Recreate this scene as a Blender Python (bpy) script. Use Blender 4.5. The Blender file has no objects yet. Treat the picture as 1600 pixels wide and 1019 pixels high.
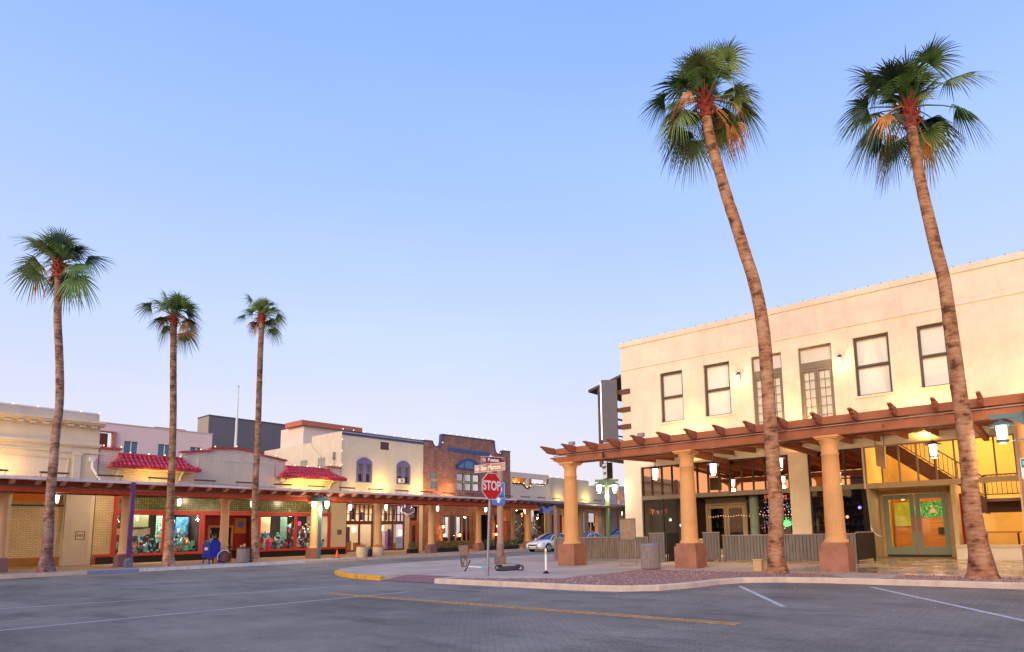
import bpy, bmesh, math, random
from mathutils import Matrix, Vector
S = bpy.context.scene
COL = S.collection
R = math.radians
PI = math.pi
rnd = random.Random(7)

# ---------------------------------------------------------------- camera
cam = bpy.data.objects.new('camera', bpy.data.cameras.new('camera')); COL.objects.link(cam); S.camera = cam
CR = [[0.613605, -0.0919173, -0.7842449], [-0.7894054, -0.0941895, -0.6066032], [-0.0181103, 0.9913019, -0.1303552]]
cam.matrix_world = Matrix([[*CR[0], 0], [*CR[1], 0], [*CR[2], 1.3], [0, 0, 0, 1]])
cam.data.sensor_width = 36; cam.data.lens = 22.4605
cam.data.shift_x = -0.04625; cam.data.shift_y = 0.1203
cam.data.clip_end = 3000; cam.data.clip_start = 0.05

# ---------------------------------------------------------------- sky after sunset: blue overhead, lavender low, warm glow in the west (-X)
w = bpy.data.worlds.new('World'); S.world = w; w.use_nodes = True
nt = w.node_tree; nt.nodes.clear()
def N(t, tree=None, **k):
    n = (tree or nt).nodes.new(t)
    for a, b in k.items(): setattr(n, a, b)
    return n
out = N('ShaderNodeOutputWorld'); bg = N('ShaderNodeBackground'); tc = N('ShaderNodeTexCoord')
sep = N('ShaderNodeSeparateXYZ'); nt.links.new(tc.outputs['Generated'], sep.inputs[0])
ramp = N('ShaderNodeValToRGB'); nt.links.new(sep.outputs[2], ramp.inputs[0])
cr = ramp.color_ramp
stops = [(0.0, (.62, .57, .68)), (.07, (.66, .62, .75)), (.17, (.62, .63, .82)), (.30, (.50, .60, .93)), (.45, (.38, .53, .97)), (.62, (.26, .43, .96)), (1, (.16, .32, .85))]
cr.elements[0].position, cr.elements[0].color = stops[0][0], (*stops[0][1], 1)
cr.elements[1].position, cr.elements[1].color = stops[-1][0], (*stops[-1][1], 1)
for p, c in stops[1:-1]:
    e = cr.elements.new(p); e.color = (*c, 1)
# western afterglow
nx = N('ShaderNodeMath', operation='MULTIPLY'); nx.inputs[1].default_value = -1; nt.links.new(sep.outputs[0], nx.inputs[0])
mr = N('ShaderNodeMapRange', interpolation_type='SMOOTHSTEP'); mr.inputs[1].default_value = -0.1; mr.inputs[2].default_value = .95; nt.links.new(nx.outputs[0], mr.inputs[0])
mz = N('ShaderNodeMapRange', interpolation_type='SMOOTHSTEP'); mz.inputs[1].default_value = .62; mz.inputs[2].default_value = 0.0; nt.links.new(sep.outputs[2], mz.inputs[0])
mm = N('ShaderNodeMath', operation='MULTIPLY'); nt.links.new(mr.outputs[0], mm.inputs[0]); nt.links.new(mz.outputs[0], mm.inputs[1])
gl = N('ShaderNodeMix', data_type='RGBA'); gl.inputs['B'].default_value = (1.55, .86, .52, 1)
nt.links.new(mm.outputs[0], gl.inputs['Factor']); nt.links.new(ramp.outputs[0], gl.inputs['A'])
# the physical sky adds its own low-sun component
sky = N('ShaderNodeTexSky', sky_type='NISHITA', sun_disc=False, sun_elevation=R(3), sun_rotation=R(-100))
ad = N('ShaderNodeMix', data_type='RGBA', blend_type='ADD'); ad.inputs['Factor'].default_value = 0.05
nt.links.new(gl.outputs['Result'], ad.inputs['A']); nt.links.new(sky.outputs[0], ad.inputs['B'])
hz = N('ShaderNodeTexNoise'); hz.inputs['Scale'].default_value = 1.6; hz.inputs['Detail'].default_value = 3; hm = N('ShaderNodeMapping'); hm.inputs['Scale'].default_value = (1, 1, 3.5)
nt.links.new(tc.outputs['Generated'], hm.inputs[0]); nt.links.new(hm.outputs[0], hz.inputs[0])
hr = N('ShaderNodeMapRange'); hr.inputs[1].default_value = .3; hr.inputs[2].default_value = .7; hr.inputs[3].default_value = .965; hr.inputs[4].default_value = 1.035; nt.links.new(hz.outputs[0], hr.inputs[0])
nt.links.new(ad.outputs['Result'], bg.inputs[0]); nt.links.new(hr.outputs[0], bg.inputs[1])
nt.links.new(bg.outputs[0], out.inputs[0])
# last light from the west, very soft
sun = bpy.data.objects.new('sun', bpy.data.lights.new('sun', 'SUN')); COL.objects.link(sun)
sun.data.energy = 2.3; sun.data.angle = R(35); sun.data.color = (1, .81, .62)
sun.rotation_euler = Vector((-0.93, -0.22, 0.36)).to_track_quat('Z', 'Y').to_euler()
S.view_settings.view_transform = 'Standard'; S.view_settings.look = 'None'; S.view_settings.exposure = 0.15; S.view_settings.gamma = 1
S.cycles.max_bounces = 5; S.cycles.transparent_max_bounces = 12; S.cycles.diffuse_bounces = 3; S.cycles.glossy_bounces = 3
S.cycles.caustics_reflective = False; S.cycles.caustics_refractive = False; S.cycles.sample_clamp_indirect = 4
S.cycles.use_denoising = True

# ---------------------------------------------------------------- helpers
def tag(o, label=None, cat=None, group=None, kind=None):
    if label: o['label'] = label
    if cat: o['category'] = cat
    if group: o['group'] = group
    if kind: o['kind'] = kind
    return o
def thing(name, label, cat, loc=(0, 0, 0), group=None):
    o = bpy.data.objects.new(name, None); COL.objects.link(o); o.location = loc
    o.empty_display_size = .2
    return tag(o, label, cat, group)
def worldloc(p):
    v = Vector((0, 0, 0))
    while p is not None:
        v += Vector(p.location); p = p.parent
    return v
class MB:
    def __init__(s): s.v = []; s.f = []; s.m = []; s.sm = []
    def add(s, vs, fs, m=0, sm=False):
        b = len(s.v); s.v += [tuple(p) for p in vs]
        for f in fs: s.f.append([b + i for i in f]); s.m.append(m); s.sm.append(sm)
        return s
    def box(s, x0, x1, y0, y1, z0, z1, m=0):
        vs = [(x, y, z) for x in (x0, x1) for y in (y0, y1) for z in (z0, z1)]
        return s.add(vs, [(0, 1, 3, 2), (4, 6, 7, 5), (0, 4, 5, 1), (2, 3, 7, 6), (0, 2, 6, 4), (1, 5, 7, 3)], m)
    def obox(s, c, ax, ay, az, m=0):      # centre and three half-axis vectors
        c = Vector(c); ax = Vector(ax); ay = Vector(ay); az = Vector(az)
        vs = [c + i * ax + j * ay + k * az for i in (-1, 1) for j in (-1, 1) for k in (-1, 1)]
        return s.add(vs, [(0, 1, 3, 2), (4, 6, 7, 5), (0, 4, 5, 1), (2, 3, 7, 6), (0, 2, 6, 4), (1, 5, 7, 3)], m)
    def tube(s, pts, rad, seg=10, m=0, cap=True, sm=True, up=None):
        pts = [Vector(p) for p in pts]; n = len(pts)
        if not hasattr(rad, '__len__'): rad = [rad] * n
        vs = []; fs = []
        ref = Vector(up) if up else None
        for i, p in enumerate(pts):
            t = (pts[min(i + 1, n - 1)] - pts[max(i - 1, 0)])
            if t.length < 1e-9: t = Vector((0, 0, 1))
            t.normalize()
            if ref is None: ref = Vector((1, 0, 0)) if abs(t.x) < .8 else Vector((0, 1, 0))
            a = (ref - t * ref.dot(t)).normalized(); b = t.cross(a); ref = a
            for k in range(seg):
                q = 2 * PI * k / seg
                vs.append(p + (a * math.cos(q) + b * math.sin(q)) * rad[i])
        for i in range(n - 1):
            for k in range(seg):
                k2 = (k + 1) % seg
                fs.append((i * seg + k, i * seg + k2, (i + 1) * seg + k2, (i + 1) * seg + k))
        s.add(vs, fs, m, sm)
        if cap:
            s.add(vs[:seg], [tuple(range(seg))[::-1]], m); s.add(vs[-seg:], [tuple(range(seg))], m)
        return s
    def lathe(s, cx, cy, prof, seg=24, m=0, sm=True, cap=True):
        vs = []; fs = []
        for r, z in prof:
            for k in range(seg):
                q = 2 * PI * k / seg; vs.append((cx + r * math.cos(q), cy + r * math.sin(q), z))
        n = len(prof)
        for i in range(n - 1):
            for k in range(seg):
                k2 = (k + 1) % seg
                fs.append((i * seg + k, i * seg + k2, (i + 1) * seg + k2, (i + 1) * seg + k))
        s.add(vs, fs, m, sm)
        if cap: s.add(vs[:seg], [tuple(range(seg))[::-1]], m); s.add(vs[-seg:], [tuple(range(seg))], m)
        return s
    def prism(s, poly, fn, d0, d1, m=0):  # poly of (u, z); fn(u, d, z) -> point
        n = len(poly)
        vs = [fn(u, d0, z) for u, z in poly] + [fn(u, d1, z) for u, z in poly]
        fs = [tuple(range(n)), tuple(range(n, 2 * n))[::-1]] + [(i, i + n, (i + 1) % n + n, (i + 1) % n) for i in range(n)]
        return s.add(vs, fs, m)
    def quad(s, a, b, c, d, m=0): return s.add([a, b, c, d], [(0, 1, 2, 3)], m)
    def sphere(s, c, r, m=0, seg=10, sz=1.0):
        prof = [(max(1e-4, r * math.sin(PI * i / 6)), c[2] - r * sz * math.cos(PI * i / 6)) for i in range(7)]
        return s.lathe(c[0], c[1], prof, seg, m, True, False)
    def build(s, name, mats, parent=None, kind=None, auto=False):
        me = bpy.data.meshes.new(name); o = bpy.data.objects.new(name, me)
        off = worldloc(parent) if parent else Vector((0, 0, 0))
        me.from_pydata([(x - off.x, y - off.y, z - off.z) for x, y, z in s.v], [], s.f)
        if not isinstance(mats, (list, tuple)): mats = [mats]
        for m in mats: me.materials.append(m)
        for p, mi, sm in zip(me.polygons, s.m, s.sm): p.material_index = min(mi, len(mats) - 1); p.use_smooth = sm
        bm = bmesh.new(); bm.from_mesh(me); bmesh.ops.recalc_face_normals(bm, faces=bm.faces); bm.to_mesh(me); bm.free()
        COL.objects.link(o)
        if parent: o.parent = parent
        if kind: o['kind'] = kind
        return o
def copy_tree(o, parent=None):
    c = o.copy(); COL.objects.link(c)
    if parent is not None: c.parent = parent
    for ch in list(o.children): copy_tree(ch, c)
    return c
# facade frames: u runs along the wall, d goes into the building
FL = lambda u, d, z: (u, 44 + d, z)
FR = lambda u, d, z: (29.5 + d, u, z)
def fb(mb, F, u0, u1, d0, d1, z0, z1, m=0):
    a = F(u0, d0, z0); b = F(u1, d1, z1)
    return mb.box(min(a[0], b[0]), max(a[0], b[0]), min(a[1], b[1]), max(a[1], b[1]), z0, z1, m)
def wallh(mb, F, u0, u1, z0, z1, holes, d0=0., d1=.35, m=0):
    us = sorted({u0, u1, *[h[0] for h in holes], *[h[1] for h in holes]}); us = [u for u in us if u0 <= u <= u1]
    zs = sorted({z0, z1, *[h[2] for h in holes], *[h[3] for h in holes]}); zs = [z for z in zs if z0 <= z <= z1]
    nu, nz = len(us) - 1, len(zs) - 1
    def solid(i, j):
        if i < 0 or j < 0 or i >= nu or j >= nz: return False
        cu = (us[i] + us[i + 1]) / 2; cz = (zs[j] + zs[j + 1]) / 2
        return not any(h[0] < cu < h[1] and h[2] < cz < h[3] for h in holes)
    for i in range(nu):
        for j in range(nz):
            if not solid(i, j): continue
            a, b, c, d = us[i], us[i + 1], zs[j], zs[j + 1]
            mb.quad(F(a, d0, c), F(b, d0, c), F(b, d0, d), F(a, d0, d), m)
            mb.quad(F(a, d1, c), F(b, d1, c), F(b, d1, d), F(a, d1, d), m)
            if not solid(i - 1, j): mb.quad(F(a, d0, c), F(a, d1, c), F(a, d1, d), F(a, d0, d), m)
            if not solid(i + 1, j): mb.quad(F(b, d0, c), F(b, d1, c), F(b, d1, d), F(b, d0, d), m)
            if not solid(i, j - 1): mb.quad(F(a, d0, c), F(b, d0, c), F(b, d1, c), F(a, d1, c), m)
            if not solid(i, j + 1): mb.quad(F(a, d0, d), F(b, d0, d), F(b, d1, d), F(a, d1, d), m)
    return mb
def light(kind, loc, power, color=(1, .72, .4), parent=None, size=.1, aim=None, sizey=None, spot=None, name='lamp_light'):
    L = bpy.data.lights.new(name, kind); o = bpy.data.objects.new(name, L); COL.objects.link(o)
    L.energy = power; L.color = color
    if kind in ('POINT', 'SPOT'): L.shadow_soft_size = size
    if kind == 'AREA':
        L.size = size
        if sizey: L.shape = 'RECTANGLE'; L.size_y = sizey
    if kind == 'SPOT' and spot: L.spot_size = R(spot); L.spot_blend = .8
    off = worldloc(parent) if parent else Vector((0, 0, 0))
    o.location = Vector(loc) - off
    if aim is not None: o.rotation_euler = (Vector(loc) - Vector(aim)).to_track_quat('Z', 'Y').to_euler()
    if parent: o.parent = parent
    return o

# ---------------------------------------------------------------- materials
MATS = {}
def newmat(name):
    m = bpy.data.materials.new(name); m.use_nodes = True; t = m.node_tree
    return m, t, t.nodes['Principled BSDF']
def L_(t, a, b): t.links.new(a, b)
def mat(name, col, rough=.8, var=.12, scale=2.5, bump=0., bscale=40, metal=0, stretch=None, dirt=0., dcol=(.12, .09, .07), spec=None, coat=0):
    if spec is None: spec = .22 if rough > .55 else .45
    m, t, b = newmat(name)
    b.inputs['Roughness'].default_value = rough; b.inputs['Metallic'].default_value = metal
    b.inputs['Specular IOR Level'].default_value = spec; b.inputs['Coat Weight'].default_value = coat
    tc = N('ShaderNodeTexCoord', t); mp = N('ShaderNodeMapping', t); L_(t, tc.outputs['Object'], mp.inputs[0])
    if stretch: mp.inputs['Scale'].default_value = stretch
    col4 = (*col, 1); src = None
    if var:
        n = N('ShaderNodeTexNoise', t); n.inputs['Scale'].default_value = scale; n.inputs['Detail'].default_value = 6; n.inputs['Roughness'].default_value = .65
        L_(t, mp.outputs[0], n.inputs[0])
        r = N('ShaderNodeMapRange', t); r.inputs[1].default_value = .3; r.inputs[2].default_value = .7
        r.inputs[3].default_value = 1 - var; r.inputs[4].default_value = 1 + var; L_(t, n.outputs[0], r.inputs[0])
        v = N('ShaderNodeVectorMath', t, operation='SCALE'); v.inputs[0].default_value = col
        L_(t, r.outputs[0], v.inputs['Scale']); src = v.outputs[0]
    if dirt:
        n2 = N('ShaderNodeTexNoise', t); n2.inputs['Scale'].default_value = .9; n2.inputs['Detail'].default_value = 8; n2.inputs['Roughness'].default_value = .7
        mp2 = N('ShaderNodeMapping', t); mp2.inputs['Scale'].default_value = (2.2, 2.2, .45); L_(t, tc.outputs['Object'], mp2.inputs[0]); L_(t, mp2.outputs[0], n2.inputs[0])
        r2 = N('ShaderNodeMapRange', t); r2.inputs[1].default_value = .5; r2.inputs[2].default_value = .75; r2.inputs[3].default_value = 0; r2.inputs[4].default_value = dirt
        L_(t, n2.outputs[0], r2.inputs[0])
        mx = N('ShaderNodeMix', t, data_type='RGBA'); L_(t, r2.outputs[0], mx.inputs['Factor'])
        if src: L_(t, src, mx.inputs['A'])
        else: mx.inputs['A'].default_value = col4
        mx.inputs['B'].default_value = (*dcol, 1); src = mx.outputs['Result']
    if src: L_(t, src, b.inputs['Base Color'])
    else: b.inputs['Base Color'].default_value = col4
    if bump:
        n3 = N('ShaderNodeTexNoise', t); n3.inputs['Scale'].default_value = bscale; n3.inputs['Detail'].default_value = 4
        L_(t, tc.outputs['Object'], n3.inputs[0])
        bp = N('ShaderNodeBump', t); bp.inputs['Strength'].default_value = bump; bp.inputs['Distance'].default_value = .02
        L_(t, n3.outputs[0], bp.inputs['Height']); L_(t, bp.outputs[0], b.inputs['Normal'])
    MATS[name] = m; return m
def brick(name, c1, c2, mortar, w=.2, h=.067, ms=.012, rough=.85, bump=.5, var=.25):
    m, t, b = newmat(name); b.inputs['Roughness'].default_value = rough; b.inputs['Specular IOR Level'].default_value = .2
    tc = N('ShaderNodeTexCoord', t); sp = N('ShaderNodeSeparateXYZ', t); L_(t, tc.outputs['Object'], sp.inputs[0])
    ad = N('ShaderNodeMath', t, operation='ADD'); L_(t, sp.outputs[0], ad.inputs[0]); L_(t, sp.outputs[1], ad.inputs[1])
    cb = N('ShaderNodeCombineXYZ', t); L_(t, ad.outputs[0], cb.inputs[0]); L_(t, sp.outputs[2], cb.inputs[1])
    bt = N('ShaderNodeTexBrick', t); L_(t, cb.outputs[0], bt.inputs[0])
    bt.inputs['Color1'].default_value = (*c1, 1); bt.inputs['Color2'].default_value = (*c2, 1); bt.inputs['Mortar'].default_value = (*mortar, 1)
    bt.inputs['Scale'].default_value = 1; bt.inputs['Mortar Size'].default_value = ms; bt.inputs['Brick Width'].default_value = w; bt.inputs['Row Height'].default_value = h
    n = N('ShaderNodeTexNoise', t); n.inputs['Scale'].default_value = 1.5; n.inputs['Detail'].default_value = 7; L_(t, tc.outputs['Object'], n.inputs[0])
    r = N('ShaderNodeMapRange', t); r.inputs[1].default_value = .3; r.inputs[2].default_value = .7; r.inputs[3].default_value = 1 - var; r.inputs[4].default_value = 1 + var
    L_(t, n.outputs[0], r.inputs[0]); v = N('ShaderNodeVectorMath', t, operation='SCALE'); L_(t, bt.outputs[0], v.inputs[0]); L_(t, r.outputs[0], v.inputs['Scale'])
    L_(t, v.outputs[0], b.inputs['Base Color'])
    bp = N('ShaderNodeBump', t); bp.invert = True; bp.inputs['Strength'].default_value = bump; bp.inputs['Distance'].default_value = .01
    L_(t, bt.outputs['Fac'], bp.inputs['Height']); L_(t, bp.outputs[0], b.inputs['Normal'])
    MATS[name] = m; return m
def emis(name, col, s):
    m, t, b = newmat(name); b.inputs['Base Color'].default_value = (*col, 1)
    b.inputs['Emission Color'].default_value = (*col, 1); b.inputs['Emission Strength'].default_value = s
    MATS[name] = m; return m
def glass(name, tint=(.8, .85, .85), refl=.25, rough=.03, edge=.6, gcol=(1, 1, 1)):
    m = bpy.data.materials.new(name); m.use_nodes = True; t = m.node_tree; t.nodes.clear()
    o = N('ShaderNodeOutputMaterial', t); mx = N('ShaderNodeMixShader', t); tr = N('ShaderNodeBsdfTransparent', t); gs = N('ShaderNodeBsdfGlossy', t)
    tr.inputs[0].default_value = (*tint, 1); gs.inputs[0].default_value = (*gcol, 1); gs.inputs['Roughness'].default_value = rough
    lw = N('ShaderNodeLayerWeight', t); lw.inputs[0].default_value = .3
    r = N('ShaderNodeMapRange', t); r.inputs[3].default_value = refl; r.inputs[4].default_value = edge; L_(t, lw.outputs['Fresnel'], r.inputs[0])
    nz = N('ShaderNodeTexNoise', t); nz.inputs['Scale'].default_value = .8; bp = N('ShaderNodeBump', t); bp.inputs['Strength'].default_value = .05; bp.inputs['Distance'].default_value = .05
    L_(t, nz.outputs[0], bp.inputs['Height']); L_(t, bp.outputs[0], gs.inputs['Normal'])
    L_(t, r.outputs[0], mx.inputs[0]); L_(t, tr.outputs[0], mx.inputs[1]); L_(t, gs.outputs[0], mx.inputs[2]); L_(t, mx.outputs[0], o.inputs[0])
    MATS[name] = m; return m

stucco_r = mat('stucco_cream', (.84, .715, .53), .9, .11, .9, .6, 14, dirt=.6, dcol=(.68, .55, .41))
stucco_l = mat('stucco_ivory', (.74, .64, .48), .9, .07, 1.0, .25, 30, dirt=.3, dcol=(.52, .42, .32))
stucco_g = mat('stucco_beige', (.60, .53, .45), .9, .08, 1.0, .25, 30, dirt=.3, dcol=(.4, .34, .3))
stucco_t = mat('stucco_taupe', (.36, .34, .33), .9, .08, 1.0, .25, 30)
stone_band = mat('stone_grey_band', (.42, .38, .36), .9, .12, 2)
pink_wall = mat('pink_render', (.78, .60, .56), .9, .04, .6)
peach_wall = mat('peach_render', (.80, .66, .56), .9, .05, .6, dirt=.15, dcol=(.6, .5, .42))
grey_wall = mat('charcoal_render', (.16, .15, .165), .9, .06, .7)
grey_lit_side = mat('taupe_render', (.34, .30, .26), .9, .05, .7)  # charcoal block's west side coloured lighter, sunset glow put into the paint
orange_trim = mat('terracotta_trim', (.52, .17, .10), .7, .06, 2)
white_ptd = mat('white_paint', (.78, .77, .74), .6, .05, 2)
brick_cream = brick('painted_cream_brick', (.80, .65, .40), (.73, .58, .34), (.52, .40, .23), bump=.8, var=.1, w=.30, h=.10, ms=.016)
brick_white = brick('white_brick', (.78, .69, .60), (.70, .61, .53), (.50, .42, .37), bump=.8, var=.1, w=.30, h=.10, ms=.016)
brick_red = brick('red_brick', (.38, .165, .12), (.22, .09, .075), (.27, .19, .15), var=.25, w=.30, h=.10, ms=.016)
blue_trim = mat('blue_trim', (.05, .085, .22), .6, .1, 3)
purple_trim = mat('violet_trim', (.17, .15, .33), .6, .08, 3)
red_frame = mat('red_frame', (.50, .045, .03), .45, .08, 3)
maroon_frame = mat('maroon_frame', (.17, .035, .035), .5, .1, 3)
red_wood = mat('red_stained_beam', (.60, .085, .035), .6, .2, 4, stretch=(1, 1, 1))
rust_wood = mat('rust_painted_timber', (.36, .125, .06), .7, .12, 2.5, .2, 20)
rafter_l = mat('rafter_terracotta', (.72, .30, .18), .7, .12, 3)
fascia_metal = mat('fascia_pale_metal', (.72, .62, .66), .5, .15, 6, metal=.0)
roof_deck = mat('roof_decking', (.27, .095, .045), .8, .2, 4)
green_gut = mat('green_gutter', (.07, .12, .11), .5, .1, 4)
dark_metal = mat('dark_metal', (.03, .028, .03), .5, .1, 6, metal=.3)
grey_metal = mat('galvanised', (.30, .33, .35), .45, .15, 8, metal=.6)
col_paint = mat('ochre_column_paint', (.70, .355, .13), .7, .10, 1.6, .12, 30, dirt=.45, dcol=(.46, .23, .10))
col_pale = mat('sand_column_paint', (.74, .42, .19), .7, .07, 2, .1, 30)
ped_paint = mat('terracotta_pedestal', (.36, .16, .095), .8, .2, 2.2, .25, 20, dirt=.6, dcol=(.2, .10, .075))
ped_purple = mat('mauve_pedestal', (.24, .13, .13), .8, .14, 3, .2, 20)
tile_red = mat('red_roof_tile', (.50, .055, .085), .6, .45, 4)
wood_fence = mat('grey_weathered_boards', (.205, .18, .165), .85, .22, 3, .25, 30, stretch=(3, 3, .5), dirt=.5, dcol=(.12, .10, .11))
wood_brown = mat('brown_boards', (.24, .18, .13), .85, .25, 3, .25, 30, stretch=(3, 3, .5), dirt=.6, dcol=(.09, .07, .07))
frame_dark = mat('dark_bronze_frame', (.035, .022, .018), .5, .2, 4)
frame_taupe = mat('taupe_frame', (.30, .25, .18), .6, .1, 3)
frame_tan = mat('tan_frame', (.58, .43, .24), .6, .1, 3)
frame_win = mat('brown_window_frame', (.12, .095, .075), .6, .1, 3)
door_green = mat('sage_green_door', (.27, .36, .27), .5, .08, 3)
blind = mat('pale_blind', (.90, .92, .82), .7, .03, 1)
concrete = mat('concrete_pavement', (.36, .32, .285), .85, .16, .9, .15, 60, dirt=.25, dcol=(.22, .2, .18))
kerb_m = mat('kerb_concrete', (.64, .50, .38), .85, .15, 3, .2, 50, dirt=.4, dcol=(.3, .24, .2))
yellow_kerb = mat('yellow_kerb_paint', (.72, .36, .03), .7, .25, 5, .2, 50, dirt=.5, dcol=(.35, .22, .1))
blue_kerb = mat('blue_kerb_paint', (.22, .27, .42), .7, .25, 5, .2, 50, dirt=.5, dcol=(.3, .3, .32))
white_kerb = mat('white_kerb_paint', (.70, .68, .66), .7, .2, 5, .2, 50, dirt=.5, dcol=(.4, .38, .36))
line_white = mat('worn_white_line', (.54, .53, .52), .8, .35, 14, dirt=.85, dcol=(.30, .26, .22))
line_yellow = mat('worn_yellow_line', (.48, .27, .10), .8, .4, 9, dirt=.85, dcol=(.28, .22, .17))
teal_post = mat('teal_painted_post', (.10, .18, .18), .5, .12, 4)
green_post = mat('green_painted_post', (.13, .22, .13), .5, .12, 4)
lit_white = emis('lantern_glow', (1, .93, .82), 9)
lit_warm = emis('warm_bulb', (1, .48, .12), 14)
lit_bulb = emis('string_bulb', (1, .50, .16), 4.5)
mailblue = mat('mailbox_blue', (.012, .03, .42), .4, .08, 4, coat=.3)
white_coat = mat('white_car_paint', (.78, .78, .80), .25, 0, coat=.8)
blue_coat = mat('blue_car_paint', (.02, .10, .45), .25, 0, coat=.8)
tyre = mat('rubber', (.015, .015, .016), .85, .1, 9)
chrome = mat('alloy', (.55, .55, .57), .3, 0, metal=.9)
black_p = mat('black_plastic', (.012, .012, .013), .5, .1, 6)
car_glass = mat('car_glass', (.01, .03, .09), .08, 0, spec=.9)
sign_red = mat('sign_red', (.66, .012, .018), .45, 0, spec=.2); sign_white = mat('sign_white', (.85, .84, .82), .4, 0)
sign_maroon = mat('sign_maroon', (.23, .012, .014), .4, 0); sign_tan = mat('sign_tan', (.52, .25, .125), .4, 0)
sign_blue = mat('sign_blue', (.06, .20, .60), .4, 0); sign_green = mat('sign_green', (.0, .27, .17), .4, 0)
pole_mauve = mat('signal_pole_paint', (.40, .24, .19), .6, .12, 3)
util_tan = mat('utility_brown', (.22, .15, .115), .6, .25, 6)
win_blue = mat('blue_glass_panel', (.05, .16, .27), .12, 0, spec=.8)
yellow_wall = mat('yellow_wall', (.86, .60, .21), .85, .12, .7)
wood_warm = mat('warm_wood_boards', (.50, .22, .07), .6, .25, 2.5, stretch=(.4, .4, 6))
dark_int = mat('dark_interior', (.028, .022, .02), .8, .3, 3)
grey_int = mat('grey_interior', (.25, .26, .23), .8, .2, 3)
trans_glass = glass('transom_glass', (.22, .16, .13), .5, .02, .8, (1, .66, .46))
lobby_glass = glass('lobby_glass', (.95, .95, .93), .035, .02, .22)
shop_glass = glass('shop_glass', (.93, .95, .95), .04, .03, .25)
dark_glass = glass('restaurant_glass', (.75, .78, .78), .045, .02, .2)
up_glass = glass('upper_window_glass', (.97, .98, .97), .08, .02, .5)

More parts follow.
